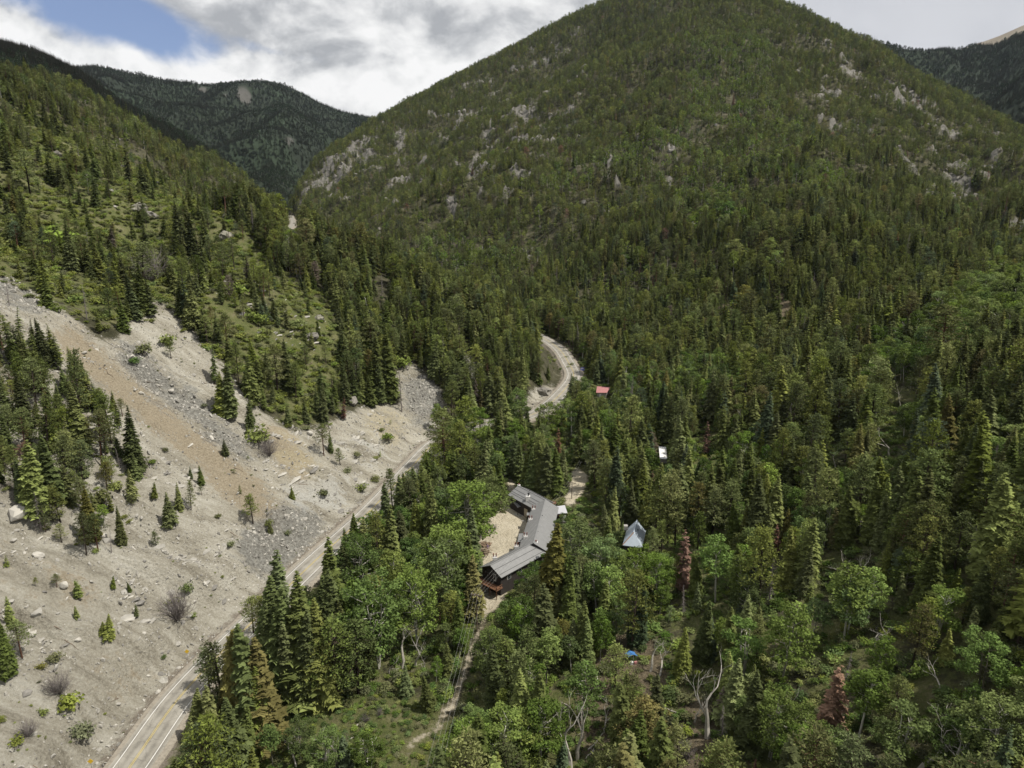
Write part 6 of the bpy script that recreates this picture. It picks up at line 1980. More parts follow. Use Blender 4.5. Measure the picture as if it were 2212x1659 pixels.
def slab_roof(corners, zs, name, mat, posts=0, wall=None, t_=0.14, wall_to=0.0):
    pts_ = [at_z(*cpx(*c_), z_) for c_, z_ in zip(corners, zs)]
    low = [p - Vector((0, 0, t_)) for p in pts_]
    a_, b_ = (pts_, low)
    n_ = (pts_[1] - pts_[0]).cross(pts_[2] - pts_[0])
    order = (0, 1, 2, 3) if n_.z > 0 else (3, 2, 1, 0)
    o = wpart(MB().hexa([low[i_] for i_ in order], [pts_[i_] for i_ in order]), name, mat, lodge)
    c_ = sum(pts_, Vector()) / 4
    if posts:
        for p in pts_[-posts:]:
            q = p + (c_ - p) * 0.12
            MB().bar((q.x, q.y, wall_to), (q.x, q.y, q.z - t_), 0.2).build('post', WALL, o)
    if wall:
        ins = [p + (c_ - p) * 0.14 for p in low]
        MB().hexa([Vector((ins[i_].x, ins[i_].y, wall_to)) for i_ in order], [ins[i_] for i_ in order]).build('side_wall', wall, o)
    return o, c_


slab_roof([(585, 330), (645, 318), (702, 382), (652, 402)], [3.6, 3.6, 3.2, 3.2], 'porch_roof', ROOF, 2, None)
slab_roof([(668, 785), (745, 780), (722, 900), (648, 906)], [5.5, 5.9, 5.9, 5.5], 'annex_roof', ROOF, 0, WALL)
slab_roof([(782, 475), (905, 470), (890, 512), (782, 518)], [5.3, 5.9, 5.9, 5.3], 'annex_roof', ROOF, 0, WALL)
o, c_ = slab_roof([(1225, 385), (1340, 368), (1378, 482), (1228, 495)], [5.2, 4.9, 4.9, 5.2], 'annex_roof', ROOF_L, 0, WALL)
p0_, p1_ = at_z(*cpx(1315, 505), 4.2), at_z(*cpx(1345, 505), 4.2)
MB().box(((p0_.x + p1_.x) / 2, (p0_.y + p1_.y) / 2 - 0.35, 2.9), (1.1, 0.12, 2.4)).build('door', WHITE_P, o)
# walls seen under the north wing eave: cream patch, windows
for al, z0_, z1_, mt, nm in [(8.2, 0.3, 3.2, CREAM, 'wall_panel'), (2.4, 2.6, 4.0, GLASS, 'window'), (4.6, 2.6, 4.0, GLASS, 'window')]:
    a_, b_ = Vector(P_N(al, 3.83, 0)), Vector(P_N(al + 1.8, 3.83, 0))
    wpart(MB().bar((a_.x, a_.y, (z0_ + z1_) / 2), (b_.x, b_.y, (z0_ + z1_) / 2), 0.1, z1_ - z0_), nm, mt, lodge)
for al in np.arange(3, 27, 4.0):
    a_, b_ = Vector(P_C(al, 3.84, 0)), Vector(P_C(al + 1.5, 3.84, 0))
    f_ = wpart(MB().bar((a_.x, a_.y, 4.4), (b_.x, b_.y, 4.4), 0.1, 1.5), 'window', WHITE_P, lodge)
    a2, b2 = Vector(P_C(al + .12, 3.9, 0)), Vector(P_C(al + 1.38, 3.9, 0))
    MB().bar((a2.x, a2.y, 4.4), (b2.x, b2.y, 4.4), 0.06, 1.26).build('pane', GLASS, f_)
    a_, b_ = Vector(P_C(al, -3.84, 0)), Vector(P_C(al + 1.5, -3.84, 0))
    f_ = wpart(MB().bar((a_.x, a_.y, 4.2), (b_.x, b_.y, 4.2), 0.1, 1.5), 'window', WHITE_P, lodge)
    a2, b2 = Vector(P_C(al + .12, -3.9, 0)), Vector(P_C(al + 1.38, -3.9, 0))
    MB().bar((a2.x, a2.y, 4.2), (b2.x, b2.y, 4.2), 0.06, 1.26).build('pane', GLASS, f_)
for al in np.arange(2.5, 16, 4.5):
    a_, b_ = Vector(P_S(al, 3.64, 0)), Vector(P_S(al + 1.5, 3.64, 0))
    f_ = wpart(MB().bar((a_.x, a_.y, 4.4), (b_.x, b_.y, 4.4), 0.1, 1.4), 'window', WHITE_P, lodge)
    a2, b2 = Vector(P_S(al + .12, 3.7, 0)), Vector(P_S(al + 1.38, 3.7, 0))
    MB().bar((a2.x, a2.y, 4.4), (b2.x, b2.y, 4.4), 0.06, 1.16).build('pane', GLASS, f_)
# gable door, windows, deck with rails
a_, b_ = Vector(P_S(-0.05, 0.95, 0)), Vector(P_S(-0.05, 1.85, 0))
dr = wpart(MB().bar((a_.x, a_.y, 4.65), (b_.x, b_.y, 4.65), 0.1, 2.1), 'door', WHITE_P, lodge)
a_, b_ = Vector(P_S(-0.11, 1.1, 0)), Vector(P_S(-0.11, 1.7, 0))
MB().bar((a_.x, a_.y, 4.75), (b_.x, b_.y, 4.75), 0.05, 1.5).build('pane', GLASS, dr)
for la in (-2.4, -0.9):
    a_, b_ = Vector(P_S(-0.04, la, 0)), Vector(P_S(-0.04, la + 0.8, 0))
    wpart(MB().bar((a_.x, a_.y, 5.2), (b_.x, b_.y, 5.2), 0.1, 1.0), 'window', GLASS, lodge)
dk = MB()
dk.hexa([P_S(-2.3, -3.9, 2.4), P_S(-2.3, 4.2, 2.4), P_S(0.2, 4.2, 2.4), P_S(0.2, -3.9, 2.4)][::-1][::-1], [P_S(-2.3, -3.9, 2.6), P_S(-2.3, 4.2, 2.6), P_S(0.2, 4.2, 2.6), P_S(0.2, -3.9, 2.6)])
deck = wpart(dk, 'deck', RED_WOOD, lodge, 'red-brown raised deck at the south gable')
for la in (-3.7, -1.1, 1.5, 4.0):
    MB().bar(P_S(-2.1, la, -3.0), P_S(-2.1, la, 3.65), 0.2).build('post', RED_WOOD, deck)
for z_ in (3.05, 3.6):
    MB().bar(P_S(-2.2, -3.9, z_), P_S(-2.2, 4.2, z_), 0.12, 0.12).build('rail', RED_WOOD, deck)
    MB().bar(P_S(-2.25, 4.15, z_), P_S(0, 4.15, z_), 0.12, 0.12).build('rail', RED_WOOD, deck)
    MB().bar(P_S(-2.25, -3.85, z_), P_S(0, -3.85, z_), 0.12, 0.12).build('rail', RED_WOOD, deck)
st = MB()
for s_ in (-4.3, -5.4):
    st.bar(P_S(-2.2, s_, 2.6), P_S(-7.0, s_, -0.4), 0.1, 0.3)
ramp_ = wpart(st, 'stair_stringer', RED_WOOD, lodge)
for k_ in range(9):
    f_ = k_ / 9
    MB().bar(P_S(-2.3 - 4.2 * f_, -5.4, 2.5 - 2.7 * f_), P_S(-2.3 - 4.2 * f_, -4.3, 2.5 - 2.7 * f_), 0.32, 0.06).build('tread', RED_WOOD, ramp_)
for s_ in (-4.3, -5.4):
    MB().bar(P_S(-2.2, s_, 3.6), P_S(-7.0, s_, 0.6), 0.1, 0.1).build('handrail', RED_WOOD, ramp_)
# orange stair between the centre wing and its pale annex
s0 = at_z(*cpx(1243, 475), 4.6)
s1 = at_z(*cpx(1243, 645), 0.6)
lnd = wpart(MB().box(s0 - Vector((0, 0.4, 0.1)), (1.5, 3.4, 0.18)), 'landing', RED_WOOD, lodge)
top_ = s0 - Vector((0, 2.0, 0))
for k_ in (-0.75, 0.75):
    MB().bar(top_ + Vector((k_, 0, 0)), s1 + Vector((k_, 0, 0)), 0.1, 0.3).build('stringer', RED_WOOD, lnd).location = (0, 0, 0)
    MB().bar(top_ + Vector((k_, 0, 1.0)), s1 + Vector((k_, 0, 1.0)), 0.08, 0.08).build('handrail', RED_WOOD, lnd)
for k_ in range(10):
    q = top_.lerp(s1, (k_ + 0.5) / 10)
    MB().box(q, (1.45, 0.28, 0.06)).build('tread', RED_WOOD, lnd)
# small red-brown porch at the far gable of the north wing
q = at_z(*cpx(1168, 335), 2.6)
pr = wpart(MB().box(q, (2.2, 1.8, 0.16)), 'porch_deck', RED_WOOD, lodge)
for s_ in (-1, 1):
    MB().bar(q + Vector((s_, -0.85, 0)), q + Vector((s_, -0.85, 1.0)), 0.1).build('post', RED_WOOD, pr)
MB().bar(q + Vector((-1.05, -0.85, 1.0)), q + Vector((1.05, -0.85, 1.0)), 0.1).build('rail', RED_WOOD, pr)

# yard things: brush piles, purple-flowered tuft, flat stones
DRY = foliage_mat("dry_brush", (0.17, 0.13, 0.085), 0.1)
PURP = foliage_mat("purple_cloth", (0.13, 0.10, 0.16), 0.1)
def pile(cp, s, lab, mat):
    m_ = SHAPES['shrub'][1][0].copy()
    m_.materials[0] = mat
    p = at_z(*cpx(*cp), 0.05)
    return place('brush_pile', m_, p, (s, s, s * 0.35), (0, 0, cp[0]), lab, 'brush pile', 'brush piles in the yard')
pile((160, 960), 4.2, 'dry brown brush heap on the left of the dirt yard', DRY)
pile((150, 1095), 5.0, 'wider dry brush heap nearer the south wing', DRY)
pile((440, 470), 2.6, 'small dry heap under the big cottonwood', DRY)
p = at_z(*cpx(208, 1010), 0.1)
sc_ = empty('lawn_ornament', p, 0, 'small mauve upright ornament beside the dry brush heap', 'ornament')
MB().tube([(0, 0, 0), (0, 0, 0.7), (0, 0, 1.2), (0, 0, 1.5)], [0.28, 0.34, 0.24, 0.1], 8).build('body', plain("mauve_paint", (0.22, 0.15, 0.24), 0.8, 0.3), sc_)
MB().tube([(0.5, 0, 0), (0.5, 0, 1.3)], [0.05, 0.05], 5).build('stake', GREYM, sc_)
for i, cp in enumerate([(655, 515), (700, 525), (625, 505), (740, 600)]):
    p = at_z(*cpx(*cp), 0.15)
    place('flagstone', B_M[i % 4], p, (1.7, 1.2, 0.4), (0, 0, i), ('flat pale flagstone by the north wing porch', 'second flat stone by the porch, nearer the centre wing', 'small flat stone at the yard corner of the porch', 'white stone beside the centre wing wall')[i], 'stone', 'stones along the lodge wall')

# ------------------------------------------------------------------ other cabins
BLUEROOF = plain("blue_grey_metal_roof", (0.36, 0.41, 0.46), 0.5, 0.08, 0.7, 0.4)
RUSTM = plain("rust_streak", (0.30, 0.15, 0.07), 0.9, 0.3, 4)
zc_ = 3.0
far_apex, near_apex = at_z(1375.8, 1123.4, zc_ + 6.2), at_z(1369.0, 1150.0, zc_ + 6.2)
d_ = Vector((near_apex.x - far_apex.x, near_apex.y - far_apex.y, 0))
d_.normalize()
n_ = Vector((-d_.y, d_.x, 0))
L_ = (near_apex - far_apex).length
cab = empty('cabin', (far_apex.x, far_apex.y, zc_ - 0.5), 0, 'small cabin with a bluish metal roof in the woods right of the lodge', 'cabin')
hw_ = 2.9
def Q(al, la, z): q_ = Vector((far_apex.x, far_apex.y, 0)) + d_ * al + n_ * la; return Vector((q_.x, q_.y, z))
zr_, ze_ = zc_ + 6.2, zc_ + 2.9
# walls, two main slopes and the hipped near end
w_ = MB().hexa([Q(0.5, -hw_ + .4, -1), Q(L_ + 2.2, -hw_ + .4, -1), Q(L_ + 2.2, hw_ - .4, -1), Q(0.5, hw_ - .4, -1)], [Q(0.5, -hw_ + .4, ze_ - .1), Q(L_ + 2.2, -hw_ + .4, ze_ - .1), Q(L_ + 2.2, hw_ - .4, ze_ - .1), Q(0.5, hw_ - .4, ze_ - .1)])
wpart(w_, 'wall', WALL, cab)
for s_ in (-1, 1):
    tp = [Q(0, 0, zr_), Q(L_, 0, zr_), Q(L_ + 2.6, s_ * hw_, ze_), Q(0, s_ * hw_, ze_)]
    if s_ > 0:
        tp = tp[::-1]
    if (tp[1] - tp[0]).cross(tp[2] - tp[0]).z < 0:
        tp = tp[::-1]
    wpart(MB().hexa([v_ - Vector((0, 0, .16)) for v_ in tp], tp), 'roof', BLUEROOF, cab)
a_, b_, c3 = Q(L_, 0, zr_), Q(L_ + 2.6, hw_, ze_), Q(L_ + 2.6, -hw_, ze_)
hm = MB()
hm.add([a_, b_, c3, a_ - Vector((0, 0, .16)), b_ - Vector((0, 0, .16)), c3 - Vector((0, 0, .16))], [(0, 2, 1), (3, 4, 5), (0, 1, 4, 3), (1, 2, 5, 4), (2, 0, 3, 5)])
wpart(hm, 'hip_roof', BLUEROOF, cab)
gm_ = MB()
gm_.add([Q(0.4, -hw_ + .4, ze_ - .1), Q(0.4, hw_ - .4, ze_ - .1), Q(0.4, 0, zr_ - .3)], [(0, 1, 2)])
wpart(gm_, 'gable', WALL, cab)
wpart(MB().bar(Q(L_ + .1, 0, zr_ + .05), Q(L_ + 2.5, -hw_ * .98, ze_ + .08), 0.22, 0.08), 'hip_cap', RUSTM, cab, 'rusty hip cap')
wpart(MB().bar(Q(0, 0, zr_ + .04), Q(L_, 0, zr_ + .04), 0.25, 0.08), 'ridge_cap', BLUEROOF, cab)
q = at_z(1351.5, 1139, zc_ + 4.6)
dm = MB().box(q, (1.2, 1.4, 1.3))
wpart(dm, 'chimney', GREYM, cab)
q = at_z(1378, 1146.5, zc_ + 5.2)
wpart(MB().tube([q - Vector((0, 0, .4)), q + Vector((0, 0, .6))], 0.14, 6), 'vent_pipe', DARKM, cab)

REDROOF = plain("faded_red_roof", (0.34, 0.155, 0.15), 0.7, 0.2, 1.2)
g0 = unproject(1300, 853)
cab2 = empty('cabin', g0, 0, 'small red-roofed cabin by the road bend', 'cabin')
zz = g0[2]
c0, c1, c2, c3_ = at_z(1290, 833.9, zz + 4.6), at_z(1318, 836.5, zz + 4.6), at_z(1311, 848.5, zz + 2.9), at_z(1287.5, 848.2, zz + 2.9)
tp = [c0, c1, c2, c3_]
if (tp[1] - tp[0]).cross(tp[2] - tp[0]).z < 0:
    tp = tp[::-1]
wpart(MB().hexa([v_ - Vector((0, 0, .15)) for v_ in tp], tp), 'roof', REDROOF, cab2)
bk = (c0 - c3_)
bk.z = 0
tp2 = [c0, c1, c1 + bk * 0.9 + Vector((0, 0, -1.7)), c0 + bk * 0.9 + Vector((0, 0, -1.7))]
if (tp2[1] - tp2[0]).cross(tp2[2] - tp2[0]).z < 0:
    tp2 = tp2[::-1]
wpart(MB().hexa([v_ - Vector((0, 0, .15)) for v_ in tp2], tp2), 'roof', REDROOF, cab2)
ins = [c3_.lerp(c1, .06), c2.lerp(c0, .06), (c1 + bk * .9).lerp(c3_, .06), (c0 + bk * .9).lerp(c2, .06)]
wpart(MB().hexa([(p.x, p.y, zz - 2) for p in ins], [(p.x, p.y, zz + 2.75) for p in ins]), 'wall', GREYM, cab2)
wpart(MB().box(ins[0].lerp(ins[1], .35) * 1.0 + Vector((0, -0.06, zz + 1.2 - ins[0].z)), (0.9, 0.08, 2.0)), 'door', WHITE_P, cab2)
for f_ in (0.12, 0.37, 0.62, 0.87):
    wpart(MB().bar(c0.lerp(c1, f_) + Vector((0, 0, .05)), c3_.lerp(c2, f_) + Vector((0, 0, .05)), 0.1, 0.06), 'roof_seam', REDROOF, cab2)

WHITEROOF = plain("white_trailer_roof", (0.72, 0.72, 0.72), 0.5, 0.08, 1.0)
g1 = unproject(1432, 990)
t0_, t1_ = at_z(1430.5, 962, g1[2] + 3.0), at_z(1433.5, 990, g1[2] + 3.0)
ax = (t0_ - t1_)
trl = empty('trailer', (t1_.x, t1_.y, g1[2]), math.atan2(ax.y, ax.x), 'long white-roofed trailer half hidden by conifers', 'trailer')
LT = min(ax.length, 14)
MB().box((LT / 2, 0, 1.6), (LT, 2.6, 2.2)).build('body', GREYM, trl)
MB().hexa([(-.1, -1.4, 2.7), (LT + .1, -1.4, 2.7), (LT + .1, 1.4, 2.7), (-.1, 1.4, 2.7)], [(-.1, -1.4, 2.8), (LT + .1, -1.4, 2.8), (LT + .1, 1.4, 2.8), (-.1, 1.4, 2.8)]).build('roof', WHITEROOF, trl)
for x_ in (1.5, 4.5, 7.5):
    MB().box((x_, -1.32, 1.8), (1.2, 0.08, 0.8)).build('window', GLASS, trl)
for x_ in (LT * .4, LT * .5):
    for s_ in (-1, 1):
        MB().tube([(x_, s_ * 1.0, .35), (x_, s_ * 1.25, .35)], .36, 10).build('wheel', DARKM, trl)

# blue tarp shelter
BLUET = plain("blue_tarp", (0.045, 0.15, 0.36), 0.5, 0.2, 2.5, 0.4)
g2 = unproject(1363, 1424)
trp = empty('tarp_shelter', g2, 0.25, 'blue tarp stretched over a small camp between the pines', 'tarp')
n_g = 7
V_, F_ = [], []
for i in range(n_g):
    for j in range(n_g):
        a_, b_ = i / (n_g - 1) - .5, j / (n_g - 1) - .5
        V_.append((a_ * 2.3, b_ * 2.0, 1.75 - 1.1 * abs(a_) - 0.12 * math.cos(b_ * 9) - 0.3 * b_))
for i in range(n_g - 1):
    for j in range(n_g - 1):
        F_.append((i * n_g + j, (i + 1) * n_g + j, (i + 1) * n_g + j + 1, i * n_g + j + 1))
m_ = MB()
m_.add(V_, F_)
o = m_.build('tarp', BLUET, trp)
so = o.modifiers.new('thick', 'SOLIDIFY')
so.thickness = 0.03
for s_ in (-1, 1):
    MB().tube([(0, s_ * 1.25, -.2), (0, s_ * 1.25, 1.75)], .05, 5).build('pole', GREYM, trp)
for i, (x_, y_, s_, mt, lab) in enumerate([(-0.2, -1.8, .55, WHITE_P, 'white box at the mouth of the blue tarp'), (0.7, -1.9, .45, REDROOF, 'red box beside the white one at the blue tarp')]):
    q = Vector(g2) + Vector((x_, y_, 0))
    o = empty('crate', (q.x, q.y, float(ground(q.x, q.y))), .3 * i, lab, 'box')
    MB().box((0, 0, s_ / 2), (s_ * 1.3, s_, s_)).build('body', mt, o)
    MB().box((0, 0, s_ + .03), (s_ * 1.36, s_ * 1.06, .07)).build('lid', mt, o)

# pale slab at the meadow edge
g3 = unproject(648, 1532)
sl_ = empty('slab', Vector(g3) + Vector((0, 0, .25)), -0.25, 'pale grey flat slab at the meadow edge under the spruces', 'slab')
MB().box((0, 0, 0), (2.0, 4.6, 0.35)).build('top', plain("pale_concrete", (0.36, 0.35, 0.33), 0.9, 0.15, 2), sl_)
MB().box((0, 0, -.4), (1.7, 4.2, 0.5)).build('base', GREYM, sl_)

# ------------------------------------------------------------------ power line
POLE = plain("weathered_pole", (0.13, 0.10, 0.075), 0.9, 0.25, 4)
pole_pts = []


def pole(u, v, vtop, ang, lab, arms=2):
    p = unproject(u, v)
    a, b, c = ray(u, vtop)
    h_ = CAMZ + c * (p[1] / b) - p[2]
    o = empty('utility_pole', p, ang, lab, 'utility pole')
    MB().tube([(0, 0, -.5), (0, 0, h_)], [.17, .11], 8).build('shaft', POLE, o)
    for k_ in range(arms):
        z_ = h_ - .35 - .0 * k_
        y_ = (-.17, .17)[k_ % 2]
        arm = MB().box((0, y_, z_), (3.0, .12, .16)).build('crossarm', POLE, o)
        for x_ in (-1.35, -.45, .45, 1.35):
            MB().tube([(x_, y_, z_ + .08), (x_, y_, z_ + .22), (x_, y_, z_ + .34)], [.05, .09, .05], 6).build('insulator', GREYM, arm)
    for s_ in (-1, 1):
        MB().bar((0, 0, h_ - 1.3), (s_ * 1.0, 0, h_ - .45), .06).build('brace', POLE, o)
    return Vector(p) + Vector((0, 0, h_)), o


top1, pole1 = pole(1030.6, 1364, 1283, -0.35, 'brown utility pole with double crossarm in the dirt below the lodge deck')
MB().tube([(.32, -.1, (top1.z - pole1.location.z) - 2.6), (.32, -.1, (top1.z - pole1.location.z) - 1.8)], .22, 8).build('transformer', DARKM, pole1)
top2, pole2 = pole(1235, 1077, 1041, -0.35, 'utility pole on the dirt clearing behind the lodge', 1)
top0 = Vector((-17.5, 60, 9.0))
top3 = Vector((52, 335, 16))
WIRE = plain("power_wire", (0.34, 0.335, 0.31), 0.5, 0.05, 1, 0.4)
for k_, off in enumerate((-1.35, -.45, .45, 1.35)):
    def end(t_, al=-0.35): return t_ + Vector((math.cos(al) * off, math.sin(al) * off, -.02))
    for a_, b_, lab in ((end(top0), end(top1), 'toward the camera'), (end(top1), end(top2), 'over the lodge deck'), (end(top2), end(top3), 'up the clearing behind the lodge')):
        if lab.startswith('up') and k_ > 1:
            continue
        pth = [a_.lerp(b_, t_) - Vector((0, 0, 3.0 * t_ * (1 - t_))) for t_ in np.linspace(0, 1, 12)]
        o = MB().tube(pth, .012, 4).build('power_wire', WIRE, None)
        tag(o, f'{("outer left", "inner left", "inner right", "outer right")[k_]} power wire running from the crossarm {lab}', 'wire', 'power wires')

# ------------------------------------------------------------------ signs
SIGNY = plain("yellow_sign", (0.62, 0.40, 0.03), 0.6, 0.1, 2)
SIGNB = plain("blue_sign", (0.16, 0.18, 0.52), 0.6, 0.1, 2)


def sign(u, v, lab, col, w_, h_, ph, cat='sign', diamond=False, rz=0.2):
    p = unproject(u, v)
    o = empty('road_sign', p, rz, lab, cat)
    MB().bar((0, 0, -.3), (0, 0, ph), .09).build('post', GREYM, o)
    if diamond:
        m_ = MB()
        a_ = w_ * .72
        f_ = [(0, -.06, ph - a_), (a_, -.06, ph), (0, -.06, ph + a_), (-a_, -.06, ph)]
        b_ = [(x_, -.02, z_) for x_, y_, z_ in f_]
        m_.hexa(b_, f_)
        m_.build('panel', col, o)
    else:
        MB().box((0, -.06, ph - h_ / 2), (w_, .05, h_)).build('panel', col, o)
    return o


sg = sign(406, 1424, 'small yellow sign on a post in the verge halfway up the scree', SIGNY, .75, .75, 2.1, 'sign', True)
sign(199, 1664, 'small yellow sign in the verge at the very bottom', SIGNY, .75, .75, 2.1, 'sign', True)
sb = sign(1258, 803, 'blue sign facing down the road at the bend', SIGNB, 2.2, 1.9, 2.6)
MB().box((0, -.10, 1.95), (1.5, .03, .5)).build('white_band', WHITE_P, sb)

# slabby ledges on the pale slope: flat stones stacked with the bedding
LEDGE = region([[(560, 930), (800, 915), (860, 960), (790, 1080), (620, 1095), (560, 1010)], [(250, 1185), (520, 1175), (545, 1290), (420, 1330), (300, 1300)], [(290, 1000), (380, 980), (420, 1040), (330, 1060)], [(180, 1290), (300, 1270), (330, 1400), (240, 1400)], [(0, 1090), (70, 1100), (60, 1200), (0, 1210)], [(90, 1380), (150, 1370), (160, 1440), (110, 1450)], [(480, 590), (660, 690), (700, 740), (640, 760), (540, 700)]], 5)
x, y, u, v, d = candidates(120000, -330, 40, 90, 420)
rdd, _, rss = road_dist(x, y)
bed = np.sin((y * 0.8 + x * 0.5 + ground(x, y) * 1.4) * 1.1 + 3 * fbm(x / 15, y / 15, 2, 121))
ok = (rdd > 6) & (rss <= 0) & (rng.random(len(x)) < sample(LEDGE, u, v) * np.clip(bed * 1.3, 0, 1) * np.clip(0.35 + 1.2 * fbm(x / 12, y / 12, 2, 125), 0, 1))
n_ = ok.sum()
sz = np.clip(rng.lognormal(-0.05, 0.55, n_), 0.4, 3.0)
Zl = ground(x[ok], y[ok])
o = scatter('ledge_stones', np.stack([x[ok], y[ok], Zl], 1), np.stack([sz * 1.7, sz * 0.8, sz * 0.7], 1), np.stack([rng.normal(0.25, 0.15, n_), rng.normal(-0.35, 0.15, n_), rng.normal(0.75, 0.35, n_)], 1), rng.integers(0, 4, n_), R_S)
tag(o, 'flat slabby stones standing out of the pale slope')

# ------------------------------------------------------------------ labels of the single trees
TWORD = dict(dark='dark green', olive='olive green', yellow='yellow-tinged', blue='blue-green', rust='rust-red dead', brown='grey-brown dying', aspen='mid green', lime='bright green', deep='deep green')
KWORD = dict(spruce='spruce', pine='pine', aspen='aspen', cottonwood='cottonwood', bare='bare white dead tree', barecon='bare grey dead conifer')
LAND = [('the lodge deck', P_S(-3.0, 0, 0)), ('the north wing of the lodge', P_N(5, 0, 0)), ('the middle of the lodge roof', P_C(14, 0, 0)), ('the south end of the lodge yard', at_z(*cpx(120, 1150), 0)), ('the bluish-roofed cabin', far_apex), ('the red-roofed cabin', g0), ('the white trailer roof', g1),
        ('the blue tarp shelter', g2), ('the utility pole by the lodge', top1), ('the pole behind the lodge', top2), ('the pale slab', g3), ('the upper yellow sign', sg.location), ('the blue road sign', sb.location)]
for u, v, nm in [(300, 455, 'the big lichen-covered outcrop'), (137, 1266, 'the pale boulder standing alone on the scree'), (82, 1325, 'the long flat boulder on the scree'), (83, 1202, 'the big boulder under the tree island'), (672, 730, 'the grey crag on the canyon wall'), (755, 870, 'the cracked crag above the pale slope'), (486, 515, 'the pale cracked crag'),
                 (380, 1333, 'the large grey thicket on the scree'), (557, 958, 'the wide shrub at the yellow chute'), (838, 950, 'the yellow-green bush above the road bend'), (690, 1200, 'the middle of the road straight'), (900, 1000, 'the road end of the straight'), (350, 1560, 'the road at the bottom edge'), (1175, 875, 'the inner road bend'), (1200, 745, 'the far road curve'),
                 (800, 1560, 'the grassy meadow'), (985, 1500, 'the middle of the dirt path'), (900, 1610, 'the near end of the dirt path'), (1300, 1600, 'the brown clearing with fallen trunks'), (1250, 1050, 'the clearing behind the lodge'), (1550, 1020, 'the small grassy gap right of the trailer'), (2100, 700, 'the head of the bright aspen draw'), (1900, 830, 'the lower end of the bright aspen draw'),
                 (1000, 800, 'the grey talus chute by the bend'), (910, 850, 'the narrow talus chute'), (300, 780, 'the grey talus band'), (60, 620, 'the top corner of the scree'), (420, 360, 'the notch in the canyon rim'), (1660, 660, 'the bare patch at the mountain foot')]:
    p = unproject(u, v)
    LAND.append((nm, p))
for i in np.where(THAND & np.isin(TT_, ['rust']) & single)[0]:
    pass
ORD = ['nearest to', 'second nearest to', 'third nearest to', 'fourth nearest to', 'fifth nearest to', 'sixth nearest to', 'seventh nearest to', 'eighth nearest to']
best = {}
for nm, p in LAND:
    if p is None:
        continue
    dist = np.hypot(TX_ - p[0], TY_ - p[1])
    for kd_ in KNAME:
        for ti in set(TT_[TK_ == kd_]):
            q = np.where((TK_ == kd_) & (TT_ == ti))[0]
            o_ = q[np.argsort(dist[q])[:8]]
            for r__, i in enumerate(o_):
                if dist[i] > 75:
                    break
                if single[i] and (i not in best or r__ < best[i][0]):
                    best[int(i)] = (r__, nm)
used_l = set()
POOL = {}
z_isle, z_scree, z_oak = sample(M_ISLE, tu0, tv0), sample(M_SCREE, tu0, tv0), sample(M_OAK, tu0, tv0)
_, _, t_side = road_dist(TX_, TY_)
for i, root in TREE_OBJ.items():
    kd_, ti = TK_[i], TT_[i]
    tw, kw = TWORD.get(ti, ''), KWORD[kd_]
    base = (tw + ' ' + kw).strip()
    d_ok = td0[i] < 520
    if t_side[i] <= 0 and TX_[i] < 0 and d_ok and z_isle[i] > .3:
        zone = 'in the island of trees on the scree'
    elif t_side[i] <= 0 and TX_[i] < 0 and d_ok and z_scree[i] > .4:
        zone = 'standing alone on the open scree'
    elif t_side[i] <= 0 and TX_[i] < 0 and z_oak[i] > .4:
        zone = 'among scrub oak on the canyon wall'
    elif t_side[i] <= 0 and TX_[i] < 0:
        zone = 'on the wooded spur of the canyon wall'
    elif TX_[i] < 2 and TY_[i] < 330:
        zone = 'between the highway and the lodge'
    elif tv0[i] > 1180:
        zone = 'in the mixed woods in front of the lodge'
    elif tv0[i] > 850:
        zone = 'in the mixed woods right of the lodge'
    elif tv0[i] > 600:
        zone = 'at the foot of the big mountain'
    else:
        zone = 'up on the flank of the big mountain'
    size = 'tall ' if TH_[i] > 23 else 'small ' if TH_[i] < 7 else ''
    root['category'] = KCAT[kd_]
    root['group'] = {'spruce': 'spruces', 'pine': 'pines', 'aspen': 'aspens', 'cottonwood': 'cottonwoods', 'bare': 'bare dead trees', 'barecon': 'bare dead conifers'}[kd_] + ' ' + zone
    lab = None
    if i in best:
        r__, nm = best[i]
        lab = f'{base} {ORD[r__]} {nm}'
        if lab in used_l:
            lab = None
    if lab is None:
        lab = f'{size}{base} {zone}'
        POOL.setdefault(lab, []).append((i, size, base, zone))
    else:
        used_l.add(lab)
    root['label'] = lab
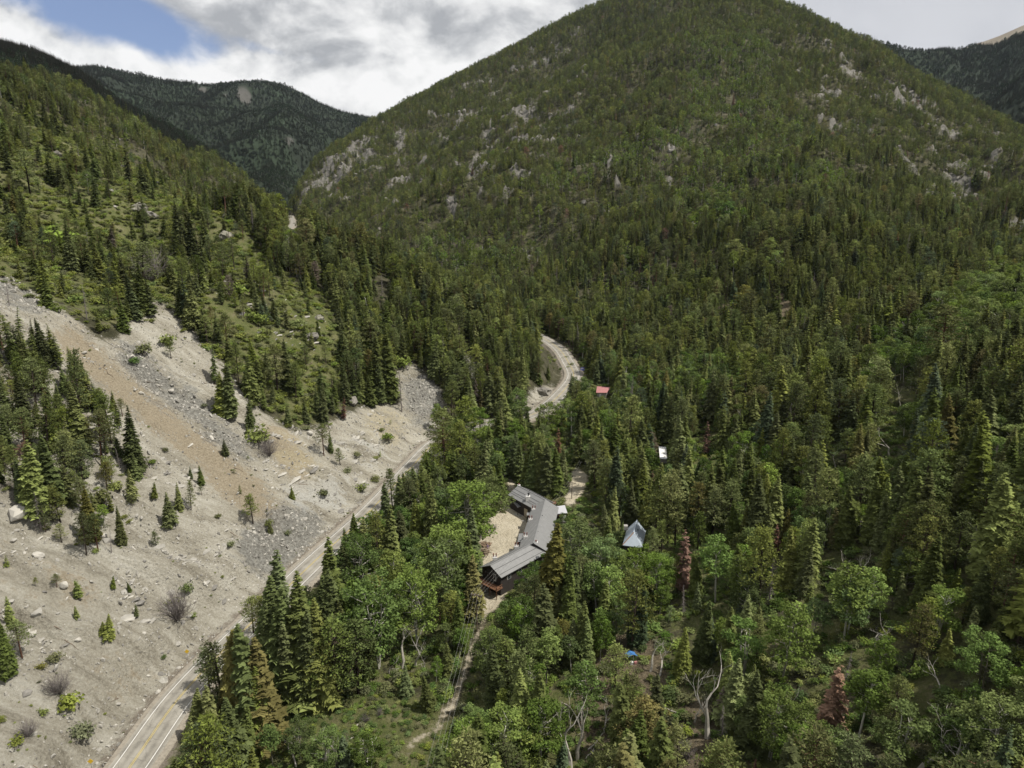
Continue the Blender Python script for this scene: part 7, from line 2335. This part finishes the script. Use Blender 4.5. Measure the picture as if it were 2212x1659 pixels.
# trees still alike: say which neighbour each stands by
SI = np.array(sorted(TREE_OBJ))
for lab0, rows in POOL.items():
    for i, size, base, zone in rows:
        dd = np.hypot(TX_[SI] - TX_[i], TY_[SI] - TY_[i])
        near_ = SI[np.argsort(dd)[1:9]]
        zs_ = {'in the island of trees on the scree': 'scree tree island', 'standing alone on the open scree': 'open scree', 'among scrub oak on the canyon wall': 'scrub oak slope', 'on the wooded spur of the canyon wall': 'wooded canyon spur', 'between the highway and the lodge': 'woods along the highway',
               'in the mixed woods in front of the lodge': 'woods below the lodge', 'in the mixed woods right of the lodge': 'woods right of the lodge', 'at the foot of the big mountain': 'mountain foot', 'up on the flank of the big mountain': 'mountain flank'}[zone]
        for j in near_:
            nb = (TWORD.get(TT_[j], '') + ' ' + KWORD[TK_[j]]).strip()
            rel = ('behind', 'in front of')[int(TY_[i] < TY_[j])] if abs(TY_[i] - TY_[j]) > abs(TX_[i] - TX_[j]) else ('right of', 'left of')[int(TX_[i] < TX_[j])]
            sz_ = 'tall ' if TH_[j] > 23 else 'small ' if TH_[j] < 7 else ''
            art = 'an' if (sz_ + nb)[0] in 'aeiou' else 'a'
            lab = f'{size}{base} {rel} {art} {sz_}{nb}, {zs_}'
            if len(lab.split()) > 16:
                art = 'an' if nb[0] in 'aeiou' else 'a'
                lab = f'{size}{base} {rel} {art} {nb}, {zs_}'
            if len(lab.split()) <= 16 and lab not in used_l:
                break
        used_l.add(lab)
        TREE_OBJ[i]['label'] = lab if len(lab.split()) <= 16 else lab0
print('unique tree labels', len({o_['label'] for o_ in TREE_OBJ.values()}), 'of', len(TREE_OBJ))

# ------------------------------------------------------------------ air
hz = bpy.data.materials.new("air_haze")
hz.use_nodes = True
g = NT(hz.node_tree)
out = g.n('ShaderNodeOutputMaterial')
pv = g.n('ShaderNodeVolumePrincipled')
pv.inputs['Color'].default_value = (0.72, 0.84, 1.0, 1)
pv.inputs['Density'].default_value = 1.3e-5
pv.inputs['Anisotropy'].default_value = 0.2
g.l(pv.outputs[0], out.inputs['Volume'])
zlo = float(min(TZ.min(), min(q[3].min() for q in HILL_GRIDS))) - 1.0
zhi = float(max(TZ.max(), max(q[3].max() for q in HILL_GRIDS))) + 25.0
haze = MB().box((0, 2700, (zlo + zhi) / 2), (12000, 7600, zhi - zlo)).build('haze', hz)
tag(haze, 'thin bluish mountain air', None, None, 'stuff')
